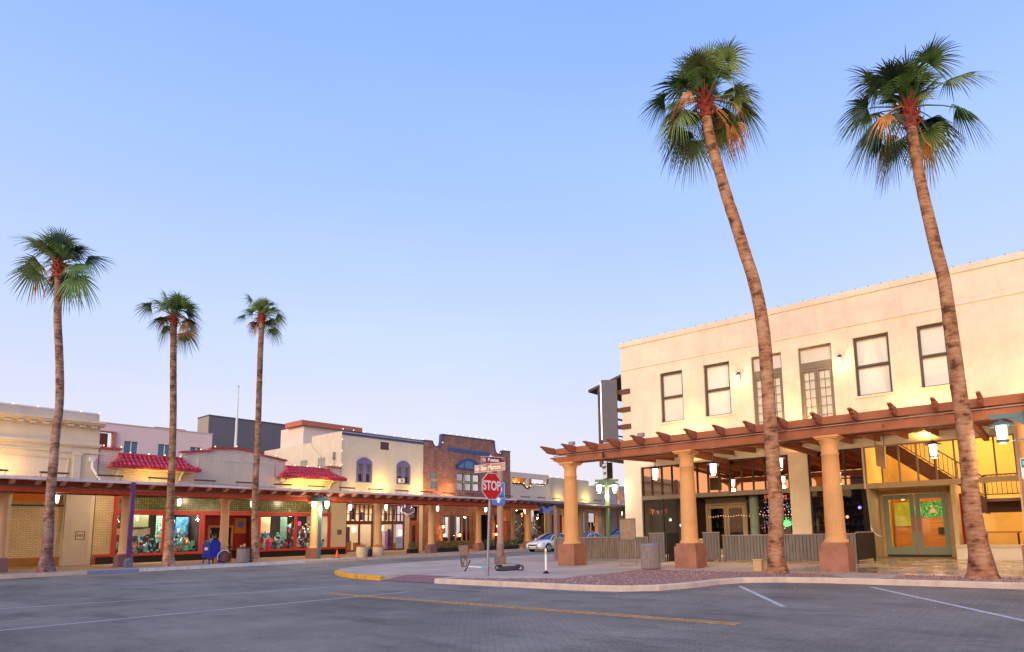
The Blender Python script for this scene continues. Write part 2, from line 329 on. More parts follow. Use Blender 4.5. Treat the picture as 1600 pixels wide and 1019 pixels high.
# paving, asphalt, gravel, wet concrete
def road_mat():
    m, t, b = newmat('brick_paved_road')
    tc = N('ShaderNodeTexCoord', t); mp = N('ShaderNodeMapping', t); mp.inputs['Rotation'].default_value = (0, 0, R(45)); L_(t, tc.outputs['Object'], mp.inputs[0])
    bt = N('ShaderNodeTexBrick', t); L_(t, mp.outputs[0], bt.inputs[0]); bt.inputs['Scale'].default_value = 1
    bt.inputs['Color1'].default_value = (.205, .178, .145, 1); bt.inputs['Color2'].default_value = (.235, .205, .168, 1); bt.inputs['Mortar'].default_value = (.17, .148, .12, 1)
    bt.inputs['Mortar Size'].default_value = .012; bt.inputs['Brick Width'].default_value = .21; bt.inputs['Row Height'].default_value = .105
    n = N('ShaderNodeTexNoise', t); n.inputs['Scale'].default_value = .28; n.inputs['Detail'].default_value = 9; n.inputs['Roughness'].default_value = .68; L_(t, tc.outputs['Object'], n.inputs[0])
    r = N('ShaderNodeMapRange', t); r.inputs[1].default_value = .32; r.inputs[2].default_value = .68; r.inputs[3].default_value = .62; r.inputs[4].default_value = 1.32; L_(t, n.outputs[0], r.inputs[0])
    n2 = N('ShaderNodeTexNoise', t); n2.inputs['Scale'].default_value = 55; n2.inputs['Detail'].default_value = 3; L_(t, tc.outputs['Object'], n2.inputs[0])
    r2 = N('ShaderNodeMapRange', t); r2.inputs[1].default_value = .3; r2.inputs[2].default_value = .75; r2.inputs[3].default_value = .72; r2.inputs[4].default_value = 1.4; L_(t, n2.outputs[0], r2.inputs[0])
    mu = N('ShaderNodeMath', t, operation='MULTIPLY'); L_(t, r.outputs[0], mu.inputs[0]); L_(t, r2.outputs[0], mu.inputs[1])
    v = N('ShaderNodeVectorMath', t, operation='SCALE'); L_(t, bt.outputs[0], v.inputs[0]); L_(t, mu.outputs[0], v.inputs['Scale'])
    # plain asphalt nearest the crossing, brick paving beyond, border wandering a little
    n3 = N('ShaderNodeTexNoise', t); n3.inputs['Scale'].default_value = .16; n3.inputs['Detail'].default_value = 4; L_(t, tc.outputs['Object'], n3.inputs[0])
    sp = N('ShaderNodeSeparateXYZ', t); L_(t, tc.outputs['Object'], sp.inputs[0])
    a1 = N('ShaderNodeMath', t, operation='MULTIPLY_ADD'); a1.inputs[1].default_value = 10; L_(t, n3.outputs[0], a1.inputs[0]); L_(t, sp.outputs[0], a1.inputs[2])
    a2 = N('ShaderNodeMapRange', t); a2.inputs[1].default_value = 9.4; a2.inputs[2].default_value = 11.0; L_(t, a1.outputs[0], a2.inputs[0])
    asp = N('ShaderNodeVectorMath', t, operation='SCALE'); asp.inputs[0].default_value = (.21, .18, .148); L_(t, mu.outputs[0], asp.inputs['Scale'])
    mx = N('ShaderNodeMix', t, data_type='RGBA'); L_(t, a2.outputs[0], mx.inputs['Factor']); L_(t, asp.outputs[0], mx.inputs['A']); L_(t, v.outputs[0], mx.inputs['B'])
    ns = N('ShaderNodeTexNoise', t); ns.inputs['Scale'].default_value = .75; ns.inputs['Detail'].default_value = 6; ns.inputs['Roughness'].default_value = .75
    mps = N('ShaderNodeMapping', t); mps.inputs['Scale'].default_value = (1.6, .45, 1); L_(t, tc.outputs['Object'], mps.inputs[0]); L_(t, mps.outputs[0], ns.inputs[0])
    rs = N('ShaderNodeMapRange', t); rs.inputs[1].default_value = .52; rs.inputs[2].default_value = .72; rs.inputs[3].default_value = 1; rs.inputs[4].default_value = .52; L_(t, ns.outputs[0], rs.inputs[0])
    vs_ = N('ShaderNodeVectorMath', t, operation='SCALE'); L_(t, mx.outputs['Result'], vs_.inputs[0]); L_(t, rs.outputs[0], vs_.inputs['Scale'])
    L_(t, vs_.outputs[0], b.inputs['Base Color'])
    b.inputs['Roughness'].default_value = .8; b.inputs['Specular IOR Level'].default_value = .3
    bp = N('ShaderNodeBump', t); bp.inputs['Strength'].default_value = .3; bp.inputs['Distance'].default_value = .01
    s1 = N('ShaderNodeMath', t, operation='SUBTRACT'); L_(t, n2.outputs[0], s1.inputs[0]); L_(t, bt.outputs['Fac'], s1.inputs[1])
    L_(t, s1.outputs[0], bp.inputs['Height']); L_(t, bp.outputs[0], b.inputs['Normal'])
    return m
road_m = road_mat()
def gravel_mat():
    m, t, b = newmat('red_gravel')
    tc = N('ShaderNodeTexCoord', t); vo = N('ShaderNodeTexVoronoi', t); vo.inputs['Scale'].default_value = 22; L_(t, tc.outputs['Object'], vo.inputs[0])
    rp = N('ShaderNodeValToRGB', t); sp = N('ShaderNodeSeparateColor', t); L_(t, vo.outputs['Color'], sp.inputs[0]); L_(t, sp.outputs[0], rp.inputs[0])
    rp.color_ramp.elements[0].color = (.20, .075, .05, 1); rp.color_ramp.elements[1].color = (.55, .33, .27, 1)
    e = rp.color_ramp.elements.new(.5); e.color = (.38, .175, .12, 1)
    L_(t, rp.outputs[0], b.inputs['Base Color']); b.inputs['Roughness'].default_value = .9
    bp = N('ShaderNodeBump', t); bp.invert = True; bp.inputs['Strength'].default_value = 1; bp.inputs['Distance'].default_value = .03; L_(t, vo.outputs['Distance'], bp.inputs['Height']); L_(t, bp.outputs[0], b.inputs['Normal'])
    return m
gravel_m = gravel_mat()
def slab_mat():
    m, t, b = newmat('concrete_slabs')
    tc = N('ShaderNodeTexCoord', t); bt = N('ShaderNodeTexBrick', t); bt.offset = 0; L_(t, tc.outputs['Object'], bt.inputs[0]); bt.inputs['Scale'].default_value = 1
    bt.inputs['Color1'].default_value = (.46, .36, .27, 1); bt.inputs['Color2'].default_value = (.52, .41, .315, 1); bt.inputs['Mortar'].default_value = (.2, .155, .12, 1)
    bt.inputs['Mortar Size'].default_value = .012; bt.inputs['Brick Width'].default_value = 1.55; bt.inputs['Row Height'].default_value = 1.7
    n = N('ShaderNodeTexNoise', t); n.inputs['Scale'].default_value = .5; n.inputs['Detail'].default_value = 9; n.inputs['Roughness'].default_value = .7; L_(t, tc.outputs['Object'], n.inputs[0])
    r = N('ShaderNodeMapRange', t); r.inputs[1].default_value = .3; r.inputs[2].default_value = .7; r.inputs[3].default_value = .72; r.inputs[4].default_value = 1.22; L_(t, n.outputs[0], r.inputs[0])
    v = N('ShaderNodeVectorMath', t, operation='SCALE'); L_(t, bt.outputs[0], v.inputs[0]); L_(t, r.outputs[0], v.inputs['Scale']); L_(t, v.outputs[0], b.inputs['Base Color'])
    # hosed-down wet patch in front of the lobby doors
    g = N('ShaderNodeTexNoise', t); g.inputs['Scale'].default_value = .7; g.inputs['Detail'].default_value = 5; L_(t, tc.outputs['Object'], g.inputs[0])
    sp = N('ShaderNodeSeparateXYZ', t); L_(t, tc.outputs['Object'], sp.inputs[0])
    my = N('ShaderNodeMapRange', t); my.inputs[1].default_value = 8.5; my.inputs[2].default_value = 6.5; L_(t, sp.outputs[1], my.inputs[0])
    mxx = N('ShaderNodeMapRange', t); mxx.inputs[1].default_value = 19; mxx.inputs[2].default_value = 20.5; L_(t, sp.outputs[0], mxx.inputs[0])
    gg = N('ShaderNodeMapRange', t); gg.inputs[1].default_value = .36; gg.inputs[2].default_value = .5; L_(t, g.outputs[0], gg.inputs[0])
    m1 = N('ShaderNodeMath', t, operation='MULTIPLY'); L_(t, my.outputs[0], m1.inputs[0]); L_(t, mxx.outputs[0], m1.inputs[1])
    m2 = N('ShaderNodeMath', t, operation='MULTIPLY'); L_(t, m1.outputs[0], m2.inputs[0]); L_(t, gg.outputs[0], m2.inputs[1])
    rr = N('ShaderNodeMapRange', t); rr.inputs[3].default_value = .85; rr.inputs[4].default_value = .12; L_(t, m2.outputs[0], rr.inputs[0]); L_(t, rr.outputs[0], b.inputs['Roughness'])
    return m
slab_m = slab_mat()

# ---------------------------------------------------------------- ground
mb = MB(); mb.quad((-400, -400, -.15), (900, -400, -.15), (900, 900, -.15), (-400, 900, -.15)); mb.build('road', road_m, kind='structure')
def arc(cx, cy, r, a0, a1, n): return [(cx + r * math.cos(R(a0 + (a1 - a0) * i / n)), cy + r * math.sin(R(a0 + (a1 - a0) * i / n))) for i in range(n + 1)]
near_edge = [(18.0, -60), (18.0, 5.0)] + [(17.75, 6.2), (17.2, 7.0), (16.4, 7.35), (15.2, 7.5), (14.1, 7.9)] + [(13.5, 8.6), (13.3, 9.6), (13.3, 15.2), (13.35, 17.9)] + [(13.55, 19.6), (14.0, 21.2), (14.8, 22.8), (16.0, 24.2), (17.4, 25.1), (19.2, 25.6), (21, 25.8)] + [(80, 25.8), (300, 25.8)]
def sheet(poly, z0, z1, name, m, kind='structure'):
    mb = MB(); n = len(poly)
    mb.add([(x, y, z1) for x, y in poly], [tuple(range(n))])
    mb.add([(x, y, z0) for x, y in poly] + [(x, y, z1) for x, y in poly], [(i, (i + 1) % n, (i + 1) % n + n, i + n) for i in range(n)])
    o = mb.build(name, m, kind=kind); bm = bmesh.new(); bm.from_mesh(o.data); bmesh.ops.triangulate(bm, faces=[f for f in bm.faces if len(f.verts) > 4]); bm.to_mesh(o.data); bm.free()
    return o
def inset(line, d):
    res = []
    for i, p in enumerate(line):
        a = Vector(line[max(i - 1, 0)]); b = Vector(line[min(i + 1, len(line) - 1)]); t = (b - a).normalized()
        res.append((p[0] + t.y * d, p[1] - t.x * d))
    return res
_in = inset(near_edge, .14); _k = near_edge.index((13.3, 15.2)) + 1
sheet(_in[:_k] + [(13.45, 15.25), (14.35, 15.45), (14.35, 17.65), (13.5, 17.88)] + _in[_k + 1:] + [(300, -60)], -.14, -.004, 'sidewalk', slab_m)
mb = MB(); mb.add([(13.31, 15.25, -.138), (13.36, 17.85, -.138), (14.36, 17.66, -.003), (14.36, 15.44, -.003)], [(0, 1, 2, 3)]); mb.build('dropped_kerb', mat('tactile_brick', (.28, .14, .12), .85, .2, 8, .4, 60), kind='structure')
mb = MB(); mb.add([(13.31, 15.25, -.137), (14.36, 15.44, -.002), (13.46, 15.1, -.002)], [(0, 1, 2)]); mb.add([(13.36, 17.85, -.137), (14.36, 17.66, -.002), (13.5, 18.0, -.002)], [(0, 1, 2)]); mb.build('kerb_flare', concrete, kind='structure')
def kerb(line, name, m, w=.15, z1=.0, side=1, z0=-.15, joint=True):
    inn = inset(line, w * side); mb = MB()
    for i in range(len(line) - 1):
        a, b, c, d = line[i], line[i + 1], inn[i + 1], inn[i]
        L = math.dist(a, b); n = max(1, int(L / 2.4)) if L < 60 else 1
        for k in range(n):
            g = .006 if L > 1.5 and L < 60 else 0
            t0 = k / n + g / L; t1 = (k + 1) / n - g / L
            q = lambda p, r_, t: (p[0] + (r_[0] - p[0]) * t, p[1] + (r_[1] - p[1]) * t)
            P = [q(a, b, t0), q(a, b, t1), q(d, c, t1), q(d, c, t0)]
            P2 = [(P[0][0] * .82 + P[3][0] * .18, P[0][1] * .82 + P[3][1] * .18), (P[1][0] * .82 + P[2][0] * .18, P[1][1] * .82 + P[2][1] * .18)]
            vs = [(*P[0], z0), (*P[1], z0), (*P[1], z1 - .025), (*P[0], z1 - .025), (*P2[0], z1), (*P2[1], z1), (*P[2], z1), (*P[3], z1), (*P[2], z0), (*P[3], z0)]
            mb.add(vs, [(0, 1, 2, 3), (3, 2, 5, 4), (4, 5, 6, 7), (7, 6, 8, 9), (0, 3, 4, 7, 9), (1, 8, 6, 5, 2)])
    return mb.build(name, m, kind='structure')
iy0 = near_edge.index((13.35, 17.9)); iy1 = near_edge.index((16.0, 24.2))
kerb(near_edge[:near_edge.index((13.3, 15.2)) + 1], 'kerb', kerb_m)
kerb(near_edge[iy0:iy1 + 1], 'yellow_kerb', yellow_kerb)
kerb(near_edge[iy1:-1] , 'kerb', concrete)
# gutter apron
def strip(line, d0, d1, z, name, m):
    a = inset(line, d0); b = inset(line, d1); mb = MB()
    for i in range(len(line) - 1): mb.quad((*a[i], z), (*a[i + 1], z), (*b[i + 1], z), (*b[i], z))
    return mb.build(name, m, kind='structure')
gutter_m = mat('gutter_dark_concrete', (.20, .155, .14), .7, .3, 2, .2, 50, dirt=.4, dcol=(.09, .06, .055))
strip(near_edge[:8], -.42, 0, -.146, 'gutter', gutter_m)
strip(near_edge[7:iy0], -.35, 0, -.146, 'gutter', mat('gutter_concrete', (.24, .215, .215), .8, .2, 2, .2, 50))
# gravel beds
def flat(poly, z, name, m, kind='structure', th=None):
    mb = MB(); mb.add([(x, y, z) for x, y in poly], [tuple(range(len(poly)))]); o = mb.build(name, m, kind=kind)
    bm = bmesh.new(); bm.from_mesh(o.data); bmesh.ops.triangulate(bm, faces=bm.faces[:]); bm.to_mesh(o.data); bm.free(); return o
flat([(18.15, -20), (19.62, -20), (19.62, 3.3), (18.15, 3.75)], .004, 'gravel_bed', gravel_m)
flat([(18.15, 4.6), (19.5, 5.6), (19.55, 11.6), (14.9, 11.5), (13.55, 14.8), (13.45, 14.8), (13.45, 9.7), (13.7, 8.7), (14.2, 8.05), (15.2, 7.65), (16.4, 7.5), (17.3, 7.1), (17.85, 6.25)], .004, 'gravel_bed', gravel_m)
# loose stones spread over the gravel
mb = MB(); r3 = random.Random(3)
for i in range(5200):
    if r3.random() < .28: x, y = r3.uniform(18.17, 19.75), r3.uniform(-1.5, 3.6)
    else:
        x, y = r3.uniform(13.45, 19.75), r3.uniform(5, 15)
        if y > 11.6 and x > 13.5 + (15 - y) * .46: continue
        if y < 8.2 and x < 18 - (y - 5) * .2: continue
        if y < 7.7 and x < 17.8: continue
    s = r3.uniform(.008, .024); a = r3.uniform(0, 6.3)
    vs = [(x + s * math.cos(a + q) * (1 + .3 * (q % 2)), y + s * math.sin(a + q), .005) for q in (0, 1.57, 3.14, 4.7)] + [(x, y, .005 + s * .8)]
    mb.add(vs, [(0, 1, 4), (1, 2, 4), (2, 3, 4), (3, 0, 4)], r3.randrange(3))
o = mb.build('loose_gravel', [mat('stone_rose', (.36, .18, .15), .9, 0), mat('stone_dark', (.16, .07, .06), .9, 0), mat('stone_pale', (.55, .42, .37), .9, 0)])
tag(o, 'loose rose coloured stones lying on the gravel beds behind the kerb', 'gravel', kind='stuff')
# far pavement under the long arcade
far_edge = [(-200, 34.5), (0, 34.5), (60, 34.5), (300, 34.5)]
mb = MB(); mb.box(-200, 300, 34.64, 90, -.14, -.004); mb.build('far_sidewalk', mat('arcade_pavement', (.40, .27, .17), .75, .15, .8, dirt=.2, dcol=(.3, .2, .13)), kind='structure')
def fk(x0, x1, m, name='far_kerb'):
    mb = MB(); mb.box(x0, x1, 34.5, 34.65, -.15, 0); mb.build(name, m, kind='structure')
fk(-200, 9.96, kerb_m); fk(9.97, 12.0, blue_kerb); fk(12.01, 20.5, white_kerb); fk(20.51, 300, kerb_m)
mb = MB(); mb.quad((-200, 34.65, .002), (300, 34.65, .002), (300, 36.3, .002), (-200, 36.3, .002)); mb.build('far_sidewalk_margin', concrete, kind='structure')
# road markings
def line(p0, p1, wd, m, z=-.145):
    a = Vector(p0); b = Vector(p1); t = (b - a).normalized() * wd / 2; n = Vector((-t.y, t.x))
    mb = MB(); segs = 1; mb.quad((*(a - n), z), (*(b - n), z), (*(b + n), z), (*(a + n), z)); return mb.build('road_marking', m, kind='structure')
line((16.2, 6.7), (12.3, 4.25), .11, line_white); line((17.3, 3.8), (12.1, .5), .11, line_white)
mb = MB(); y = 4.06
while y < 15.3:
    for dx in (-.09, .07):
        mb.box(9.72 + dx - .05, 9.72 + dx + .05, y, y + .225, -.147, -.142)
    y += .24
mb.build('yellow_road_marking', line_yellow, kind='structure')
line((3.84, 18.8), (11.74, 16.85), .09, line_white); line((2.9, 14.2), (11.03, 13.6), .09, line_white); line((8.2, 25.0), (13.0, 24.6), .08, line_white)
line((-4, 14.9), (2.9, 14.2), .09, line_white); line((-3, 20.4), (3.84, 18.8), .09, line_white)

# ---------------------------------------------------------------- fan palms
leaf_g = mat('palm_leaf_green', (.085, .18, .035), .5, .35, 6)
leaf_d = mat('palm_leaf_dark', (.035, .085, .03), .5, .35, 6)
leaf_l = mat('palm_leaf_light', (.19, .28, .08), .5, .3, 6)
leaf_t = mat('palm_leaf_dry', (.52, .23, .075), .7, .35, 6)
boot_m = mat('palm_boot_red', (.30, .055, .03), .7, .35, 9)
def trunk_mat(name, c, c2, low):
    m, t, b = newmat(name); b.inputs['Roughness'].default_value = .9
    tc = N('ShaderNodeTexCoord', t); mp = N('ShaderNodeMapping', t); mp.inputs['Scale'].default_value = (1.6, 1.6, 8); L_(t, tc.outputs['Object'], mp.inputs[0])
    n = N('ShaderNodeTexNoise', t); n.inputs['Scale'].default_value = 1.6; n.inputs['Detail'].default_value = 8; n.inputs['Roughness'].default_value = .7; L_(t, mp.outputs[0], n.inputs[0])
    n4 = N('ShaderNodeTexNoise', t); n4.inputs['Scale'].default_value = 3; n4.inputs['Detail'].default_value = 6; L_(t, tc.outputs['Object'], n4.inputs[0])
    ad = N('ShaderNodeMath', t, operation='MULTIPLY_ADD'); ad.inputs[1].default_value = .55; L_(t, n4.outputs[0], ad.inputs[0]); 
    ad2 = N('ShaderNodeMath', t, operation='MULTIPLY'); ad2.inputs[1].default_value = .5; L_(t, n.outputs[0], ad2.inputs[0]); L_(t, ad2.outputs[0], ad.inputs[2])
    rp = N('ShaderNodeValToRGB', t); L_(t, ad.outputs[0], rp.inputs[0])
    rp.color_ramp.elements[0].position = .42; rp.color_ramp.elements[0].color = (*[x * .25 for x in c], 1)
    rp.color_ramp.elements[1].position = .64; rp.color_ramp.elements[1].color = (*c2, 1)
    e = rp.color_ramp.elements.new(.5); e.color = (*c, 1)
    sp = N('ShaderNodeSeparateXYZ', t); L_(t, tc.outputs['Object'], sp.inputs[0])
    r = N('ShaderNodeMapRange', t); r.inputs[1].default_value = .6; r.inputs[2].default_value = 3.2; r.inputs[3].default_value = .75; r.inputs[4].default_value = 0; L_(t, sp.outputs[2], r.inputs[0])
    lo = N('ShaderNodeVectorMath', t, operation='MULTIPLY'); lo.inputs[1].default_value = low; L_(t, rp.outputs[0], lo.inputs[0])
    mx = N('ShaderNodeMix', t, data_type='RGBA'); L_(t, r.outputs[0], mx.inputs['Factor']); L_(t, rp.outputs[0], mx.inputs['A']); L_(t, lo.outputs[0], mx.inputs['B'])
    L_(t, mx.outputs['Result'], b.inputs['Base Color'])
    wv = N('ShaderNodeTexWave', t); wv.bands_direction = 'Z'; wv.inputs['Scale'].default_value = 2.1; wv.inputs['Distortion'].default_value = 9; wv.inputs['Detail'].default_value = 3; L_(t, tc.outputs['Object'], wv.inputs[0])
    sm = N('ShaderNodeMath', t, operation='MULTIPLY_ADD'); sm.inputs[1].default_value = .22; L_(t, wv.outputs['Fac'], sm.inputs[0]); L_(t, ad.outputs[0], sm.inputs[2])
    bp = N('ShaderNodeBump', t); bp.inputs['Strength'].default_value = .8; bp.inputs['Distance'].default_value = .05; L_(t, sm.outputs[0], bp.inputs['Height']); L_(t, bp.outputs[0], b.inputs['Normal'])
    return m
trunk_a = trunk_mat('palm_trunk_orange', (.36, .16, .07), (.50, .30, .17), (.95, .85, .85))
trunk_b = trunk_mat('palm_trunk_mottled', (.27, .14, .085), (.44, .30, .21), (.7, .6, .95))
trunk_c = trunk_mat('palm_trunk_pale_foot', (.24, .12, .06), (.40, .25, .15), (1.7, 1.75, 1.9))
def frond(mb, base, az, el, Lp, Rb, droop, mi, rg, nseg=34, span=98):
    d = Vector((math.cos(el) * math.cos(az), math.cos(el) * math.sin(az), math.sin(el)))
    side = Vector((-math.sin(az), math.cos(az), 0))
    g = Vector((0, 0, -1)); P = [Vector(base) + d * Lp * q + g * (droop * .35 * Lp * q * q) for q in (0, .35, .7, 1)]
    t = (P[3] - P[2]).normalized(); t = (t + g * droop * .5).normalized()
    mb.tube(P, [.035, .024, .018, .014], 4, mi, False, True)
    n = side.cross(t).normalized(); hub = P[3]
    roll = rg.uniform(-.95, .95); side = (side * math.cos(roll) + n * math.sin(roll)).normalized(); n = side.cross(t).normalized()
    pts = []
    for i in range(nseg):
        th = R(-span + 2 * span * i / (nseg - 1)); c = math.cos(th)
        Lr = Rb * (.62 + .38 * max(0, (c + .45) / 1.45)) * rg.uniform(.88, 1.08)
        dr = (t * c + side * math.sin(th) + n * (.16 * math.sin(th) ** 2)).normalized()
        perp = (side * c - t * math.sin(th)).normalized()
        dd = rg.uniform(.5, 1.25) * (.32 + droop * .5)
        wsp = R(span) * 2 / nseg * .55
        row = []
        for q, wf in ((0.02, 1), (.42, 1.0), (.60, .70), (.80, .42), (1.0, .03)):
            p = hub + dr * Lr * q + g * (Lr * dd * max(0, q - .3) ** 1.7 * 1.5)
            wd = min(.5 * Lr * wsp * 2 * min(q, .5), .05) * wf
            up = n * (.012 if q < .5 else 0) * (1 if i % 2 else -1)
            row.append((p - perp * wd + up, p + perp * wd - up))
        vs = [v for pr in row for v in pr]
        mb.add(vs, [(2 * k, 2 * k + 1, 2 * k + 3, 2 * k + 2) for k in range(4)], mi)
def palm(path, rads, label, trunk_m, scale, seed, nfr=34, dead=5, nseg=34, sweep=130):
    rg = random.Random(seed); base = path[0]
    t = thing('fan_palm', label, 'palm tree', base, 'fan palms along the street')
    # smooth resample of the trunk line
    pts = []; rr = []
    for i in range(len(path) - 1):
        a, b = Vector(path[i]), Vector(path[i + 1]); p0 = Vector(path[max(i - 1, 0)]); p3 = Vector(path[min(i + 2, len(path) - 1)])
        n = max(2, int((b - a).length / .16))
        for k in range(n):
            q = k / n
            p = .5 * ((2 * a) + (b - p0) * q + (2 * p0 - 5 * a + 4 * b - p3) * q * q + (3 * a - p0 - 3 * b + p3) * q ** 3)
            pts.append(p); f = (i + q) / (len(path) - 1); j = f * (len(rads) - 1); j0 = int(j); r0 = rads[j0] + (rads[min(j0 + 1, len(rads) - 1)] - rads[j0]) * (j - j0)
            zz = p.z - base[2]; flare = 1 + .38 * math.exp(-zz / .28) * (1 if zz < 2 else 0)
            rr.append(r0 * flare * (1 + .012 * math.sin(len(pts) * 2.1) + rg.uniform(-.022, .022)))
    pts.append(Vector(path[-1])); rr.append(rads[-1])
    m = MB(); m.tube(pts, rr, 20, 0, True, True)
    m.build('trunk', trunk_m, t)
    top = Vector(path[-1]); ax = (top - Vector(path[-2])).normalized()
    m = MB()   # red leaf bases around the head
    for k in range(34):
        a = k * 2.4; h = (k / 34) * .62 * scale - .12 * scale
        d = Vector((math.cos(a), math.sin(a), 0)); c = top + ax * h + d * rads[-1] * .9
        u = (d * .62 + Vector((0, 0, .75))).normalized(); s = Vector((-d.y, d.x, 0))
        L = .17 * scale * rg.uniform(.8, 1.3)
        m.add([c - s * .055 * scale - u * L * .4, c + s * .055 * scale - u * L * .4, c + s * .03 * scale + u * L + d * .06, c - s * .03 * scale + u * L + d * .06, c + d * .07 * scale], [(0, 1, 4), (1, 2, 4), (2, 3, 4), (3, 0, 4)])
    m.tube([top - ax * .15, top + ax * .3 * scale, top + ax * .7 * scale], [rads[-1] * 1.2, rads[-1] * 1.25, .05], 10)
    m.build('leaf_bases', boot_m, t)
    m = MB(); bc = top + ax * .38 * scale
    for k in range(nfr):
        f = (k + .5) / nfr; el = R(86 - sweep * f ** 1.0) + rg.uniform(-.12, .12); az = k * 2.39996 + rg.uniform(-.25, .25)
        facing = -(math.cos(az) * .76 + math.sin(az) * .65)
        if f > .42 and facing > .55: continue      # lowest leaves on the street side have been cut
        mi = rg.choice([0, 0, 1, 2, 2] if f < .55 else [0, 1, 1, 0, 2])  # upper fronds weighted light, lower ones dark: top light put into leaf colour
        frond(m, bc + Vector((math.cos(az), math.sin(az), 0)) * .08, az + rg.uniform(-.3, .3), el + rg.uniform(-.12, .12), scale * rg.uniform(.45, .95) * (1.1 if .2 < f < .8 else .9), scale * rg.uniform(.72, 1.0), .15 + .6 * f + rg.uniform(-.1, .15), mi, rg, nseg)
    for k in range(9):
        frond(m, bc, k * 2.4 + .5, R(rg.uniform(48, 88)), scale * rg.uniform(.15, .5), scale * rg.uniform(.7, .95), .1, rg.choice([0, 2, 0]), rg, nseg - 8, 60)
    m.build('crown', [leaf_g, leaf_d, leaf_l], t)
    m = MB()
    for k in range(dead):
        az = -.865 + rg.choice((0, PI)) + rg.uniform(-.9, .9); el = R(rg.uniform(-60, 25))
        frond(m, bc, az, el, scale * rg.uniform(.55, .8), scale * rg.uniform(.45, .68), 1.15, 0, rg, 16, 42)
    m.build('dry_fronds', leaf_t, t)
    return t
P1 = [[20.07, 7.04, 0.0], [20.06, 7.06, 0.26], [20.07, 7.05, 0.85], [20.12, 6.99, 1.84], [20.12, 6.98, 2.85], [20.11, 7.0, 3.87], [20.11, 7.0, 5.2], [20.1, 7.01, 6.91], [20.08, 7.03, 7.79], [20.03, 7.1, 8.69], [19.94, 7.22, 9.57], [19.81, 7.39, 10.42], [19.66, 7.58, 11.43], [19.52, 7.76, 12.3], [19.39, 7.93, 13.27], [19.25, 8.11, 14.32], [19.18, 8.2, 15.15], [19.17, 8.21, 15.45]]
P2 = [[20.87, 1.77, 0.0], [20.87, 1.77, 0.46], [20.84, 1.81, 0.98], [20.81, 1.85, 1.85], [20.82, 1.83, 2.55], [20.83, 1.82, 3.44], [20.82, 1.83, 4.16], [20.79, 1.87, 4.98], [20.77, 1.89, 5.9], [20.76, 1.91, 6.86], [20.74, 1.93, 7.63], [20.72, 1.96, 8.4], [20.64, 2.06, 9.23], [20.57, 2.15, 10.12], [20.51, 2.23, 10.91], [20.46, 2.3, 11.82], [20.42, 2.34, 12.63], [20.41, 2.37, 13.2]]
k1 = 19.4 / 20.07; k2 = 19.3 / 20.87
sc = lambda P, k: [[x * k, y * k, 1.3 + (z - 1.3) * k if i else 0] for i, (x, y, z) in enumerate(P)]
P1 = sc(P1, k1); P2 = sc(P2, k2)
palm(P1, [.26, .235, .22, .21, .20, .20, .19, .185, .18, .17, .165, .16], 'tall fan palm with orange trunk leaning left, on gravel between two ochre columns', trunk_a, 1.26, 18, 42, 8, 40, 128)
palm(P2, [.285, .235, .20, .195, .19, .18, .165, .155, .15, .14, .135, .13], 'tall fan palm with dark trunk scar, on gravel in front of the lobby window', trunk_a, 1.22, 29, 29, 3, 40, 128)
PA = [(8.83, 36, 0), (8.81, 36, .67), (8.78, 36, 2.10), (8.76, 36, 3.25), (8.76, 36, 5.00), (8.76, 36, 6.18), (8.80, 36, 7.39), (8.75, 36, 8.59), (8.62, 36, 10.09), (8.46, 36, 11.59), (8.40, 36, 12.82), (8.34, 36, 13.8)]
palm(PA, [.30, .22, .19, .18, .17, .165, .16, .155, .15, .15], 'fan palm with purple stained foot on far pavement before cream brick wall', trunk_b, 1.28, 31, 25, 4, 30, 116)
PB = [(13.84, 36, 0), (13.80, 36, 1.12), (13.77, 36, 2.75), (13.72, 36, 4.72), (13.69, 36, 6.06), (13.62, 36, 8.08), (13.47, 36, 10.80), (13.41, 36, 12.18), (13.39, 36, 12.7)]
palm(PB, [.27, .21, .18, .165, .16, .155, .15, .145], 'fan palm with pale foot left of the blue mailbox, crown spreading wide', trunk_c, 1.08, 46, 21, 5, 30, 120)
PC = [(18.29, 36, 0), (18.25, 36, 1.01), (18.16, 36, 2.81), (18.14, 36, 5.00), (18.15, 36, 6.48), (18.13, 36, 8.72), (18.09, 36, 11.76), (18.09, 36, 13.12), (18.09, 36, 14.0)]
palm(PC, [.22, .18, .17, .165, .16, .155, .15, .145], 'fan palm with compact crown beside grey litter bin on far pavement', trunk_c, .95, 58, 22, 3, 30, 120)

# ================================================================ RIGHT BUILDING (two storeys, facade on X = 29.5)
rb = thing('corner_building', 'two storey cream stucco building with sash windows above a timber pergola', 'building', (29.5, 18.4, 0))
WIN = [(14.69, 16.0, 6.95, 9.6), (12.13, 13.5, 6.95, 9.6), (9.57, 11.02, 5.3, 9.57), (7.33, 8.79, 5.3, 9.57), (5.0, 6.41, 6.95, 9.57), (2.5, 3.93, 6.95, 9.57)]
m = MB()
low = [(15.0, 17.36, .12, 4.70), (9.56, 14.75, .1, 4.70), (6.42, 8.70, .12, 4.72), (1.05, 6.36, 0.0, 4.74)]
wallh(m, FR, -14, 18.4, 0, 11.45, WIN + low + [(-1.5, .2, 6.95, 9.57), (-4, -2.5, 6.95, 9.57), (-4, -.5, .1, 4.7)], 0, .32)
m.box(29.82, 60, 18.08, 18.4, 0, 11.45)       # north side wall
m.box(29.82, 60, -14, 18.08, 11.0, 11.2)      # roof
m.build('wall', stucco_r, rb)
m = MB(); m.box(29.45, 29.86, -14.04, 18.44, 11.45, 11.72); m.box(29.86, 60, 18.0, 18.44, 11.45, 11.72)
m.build('parapet', stucco_r, rb)
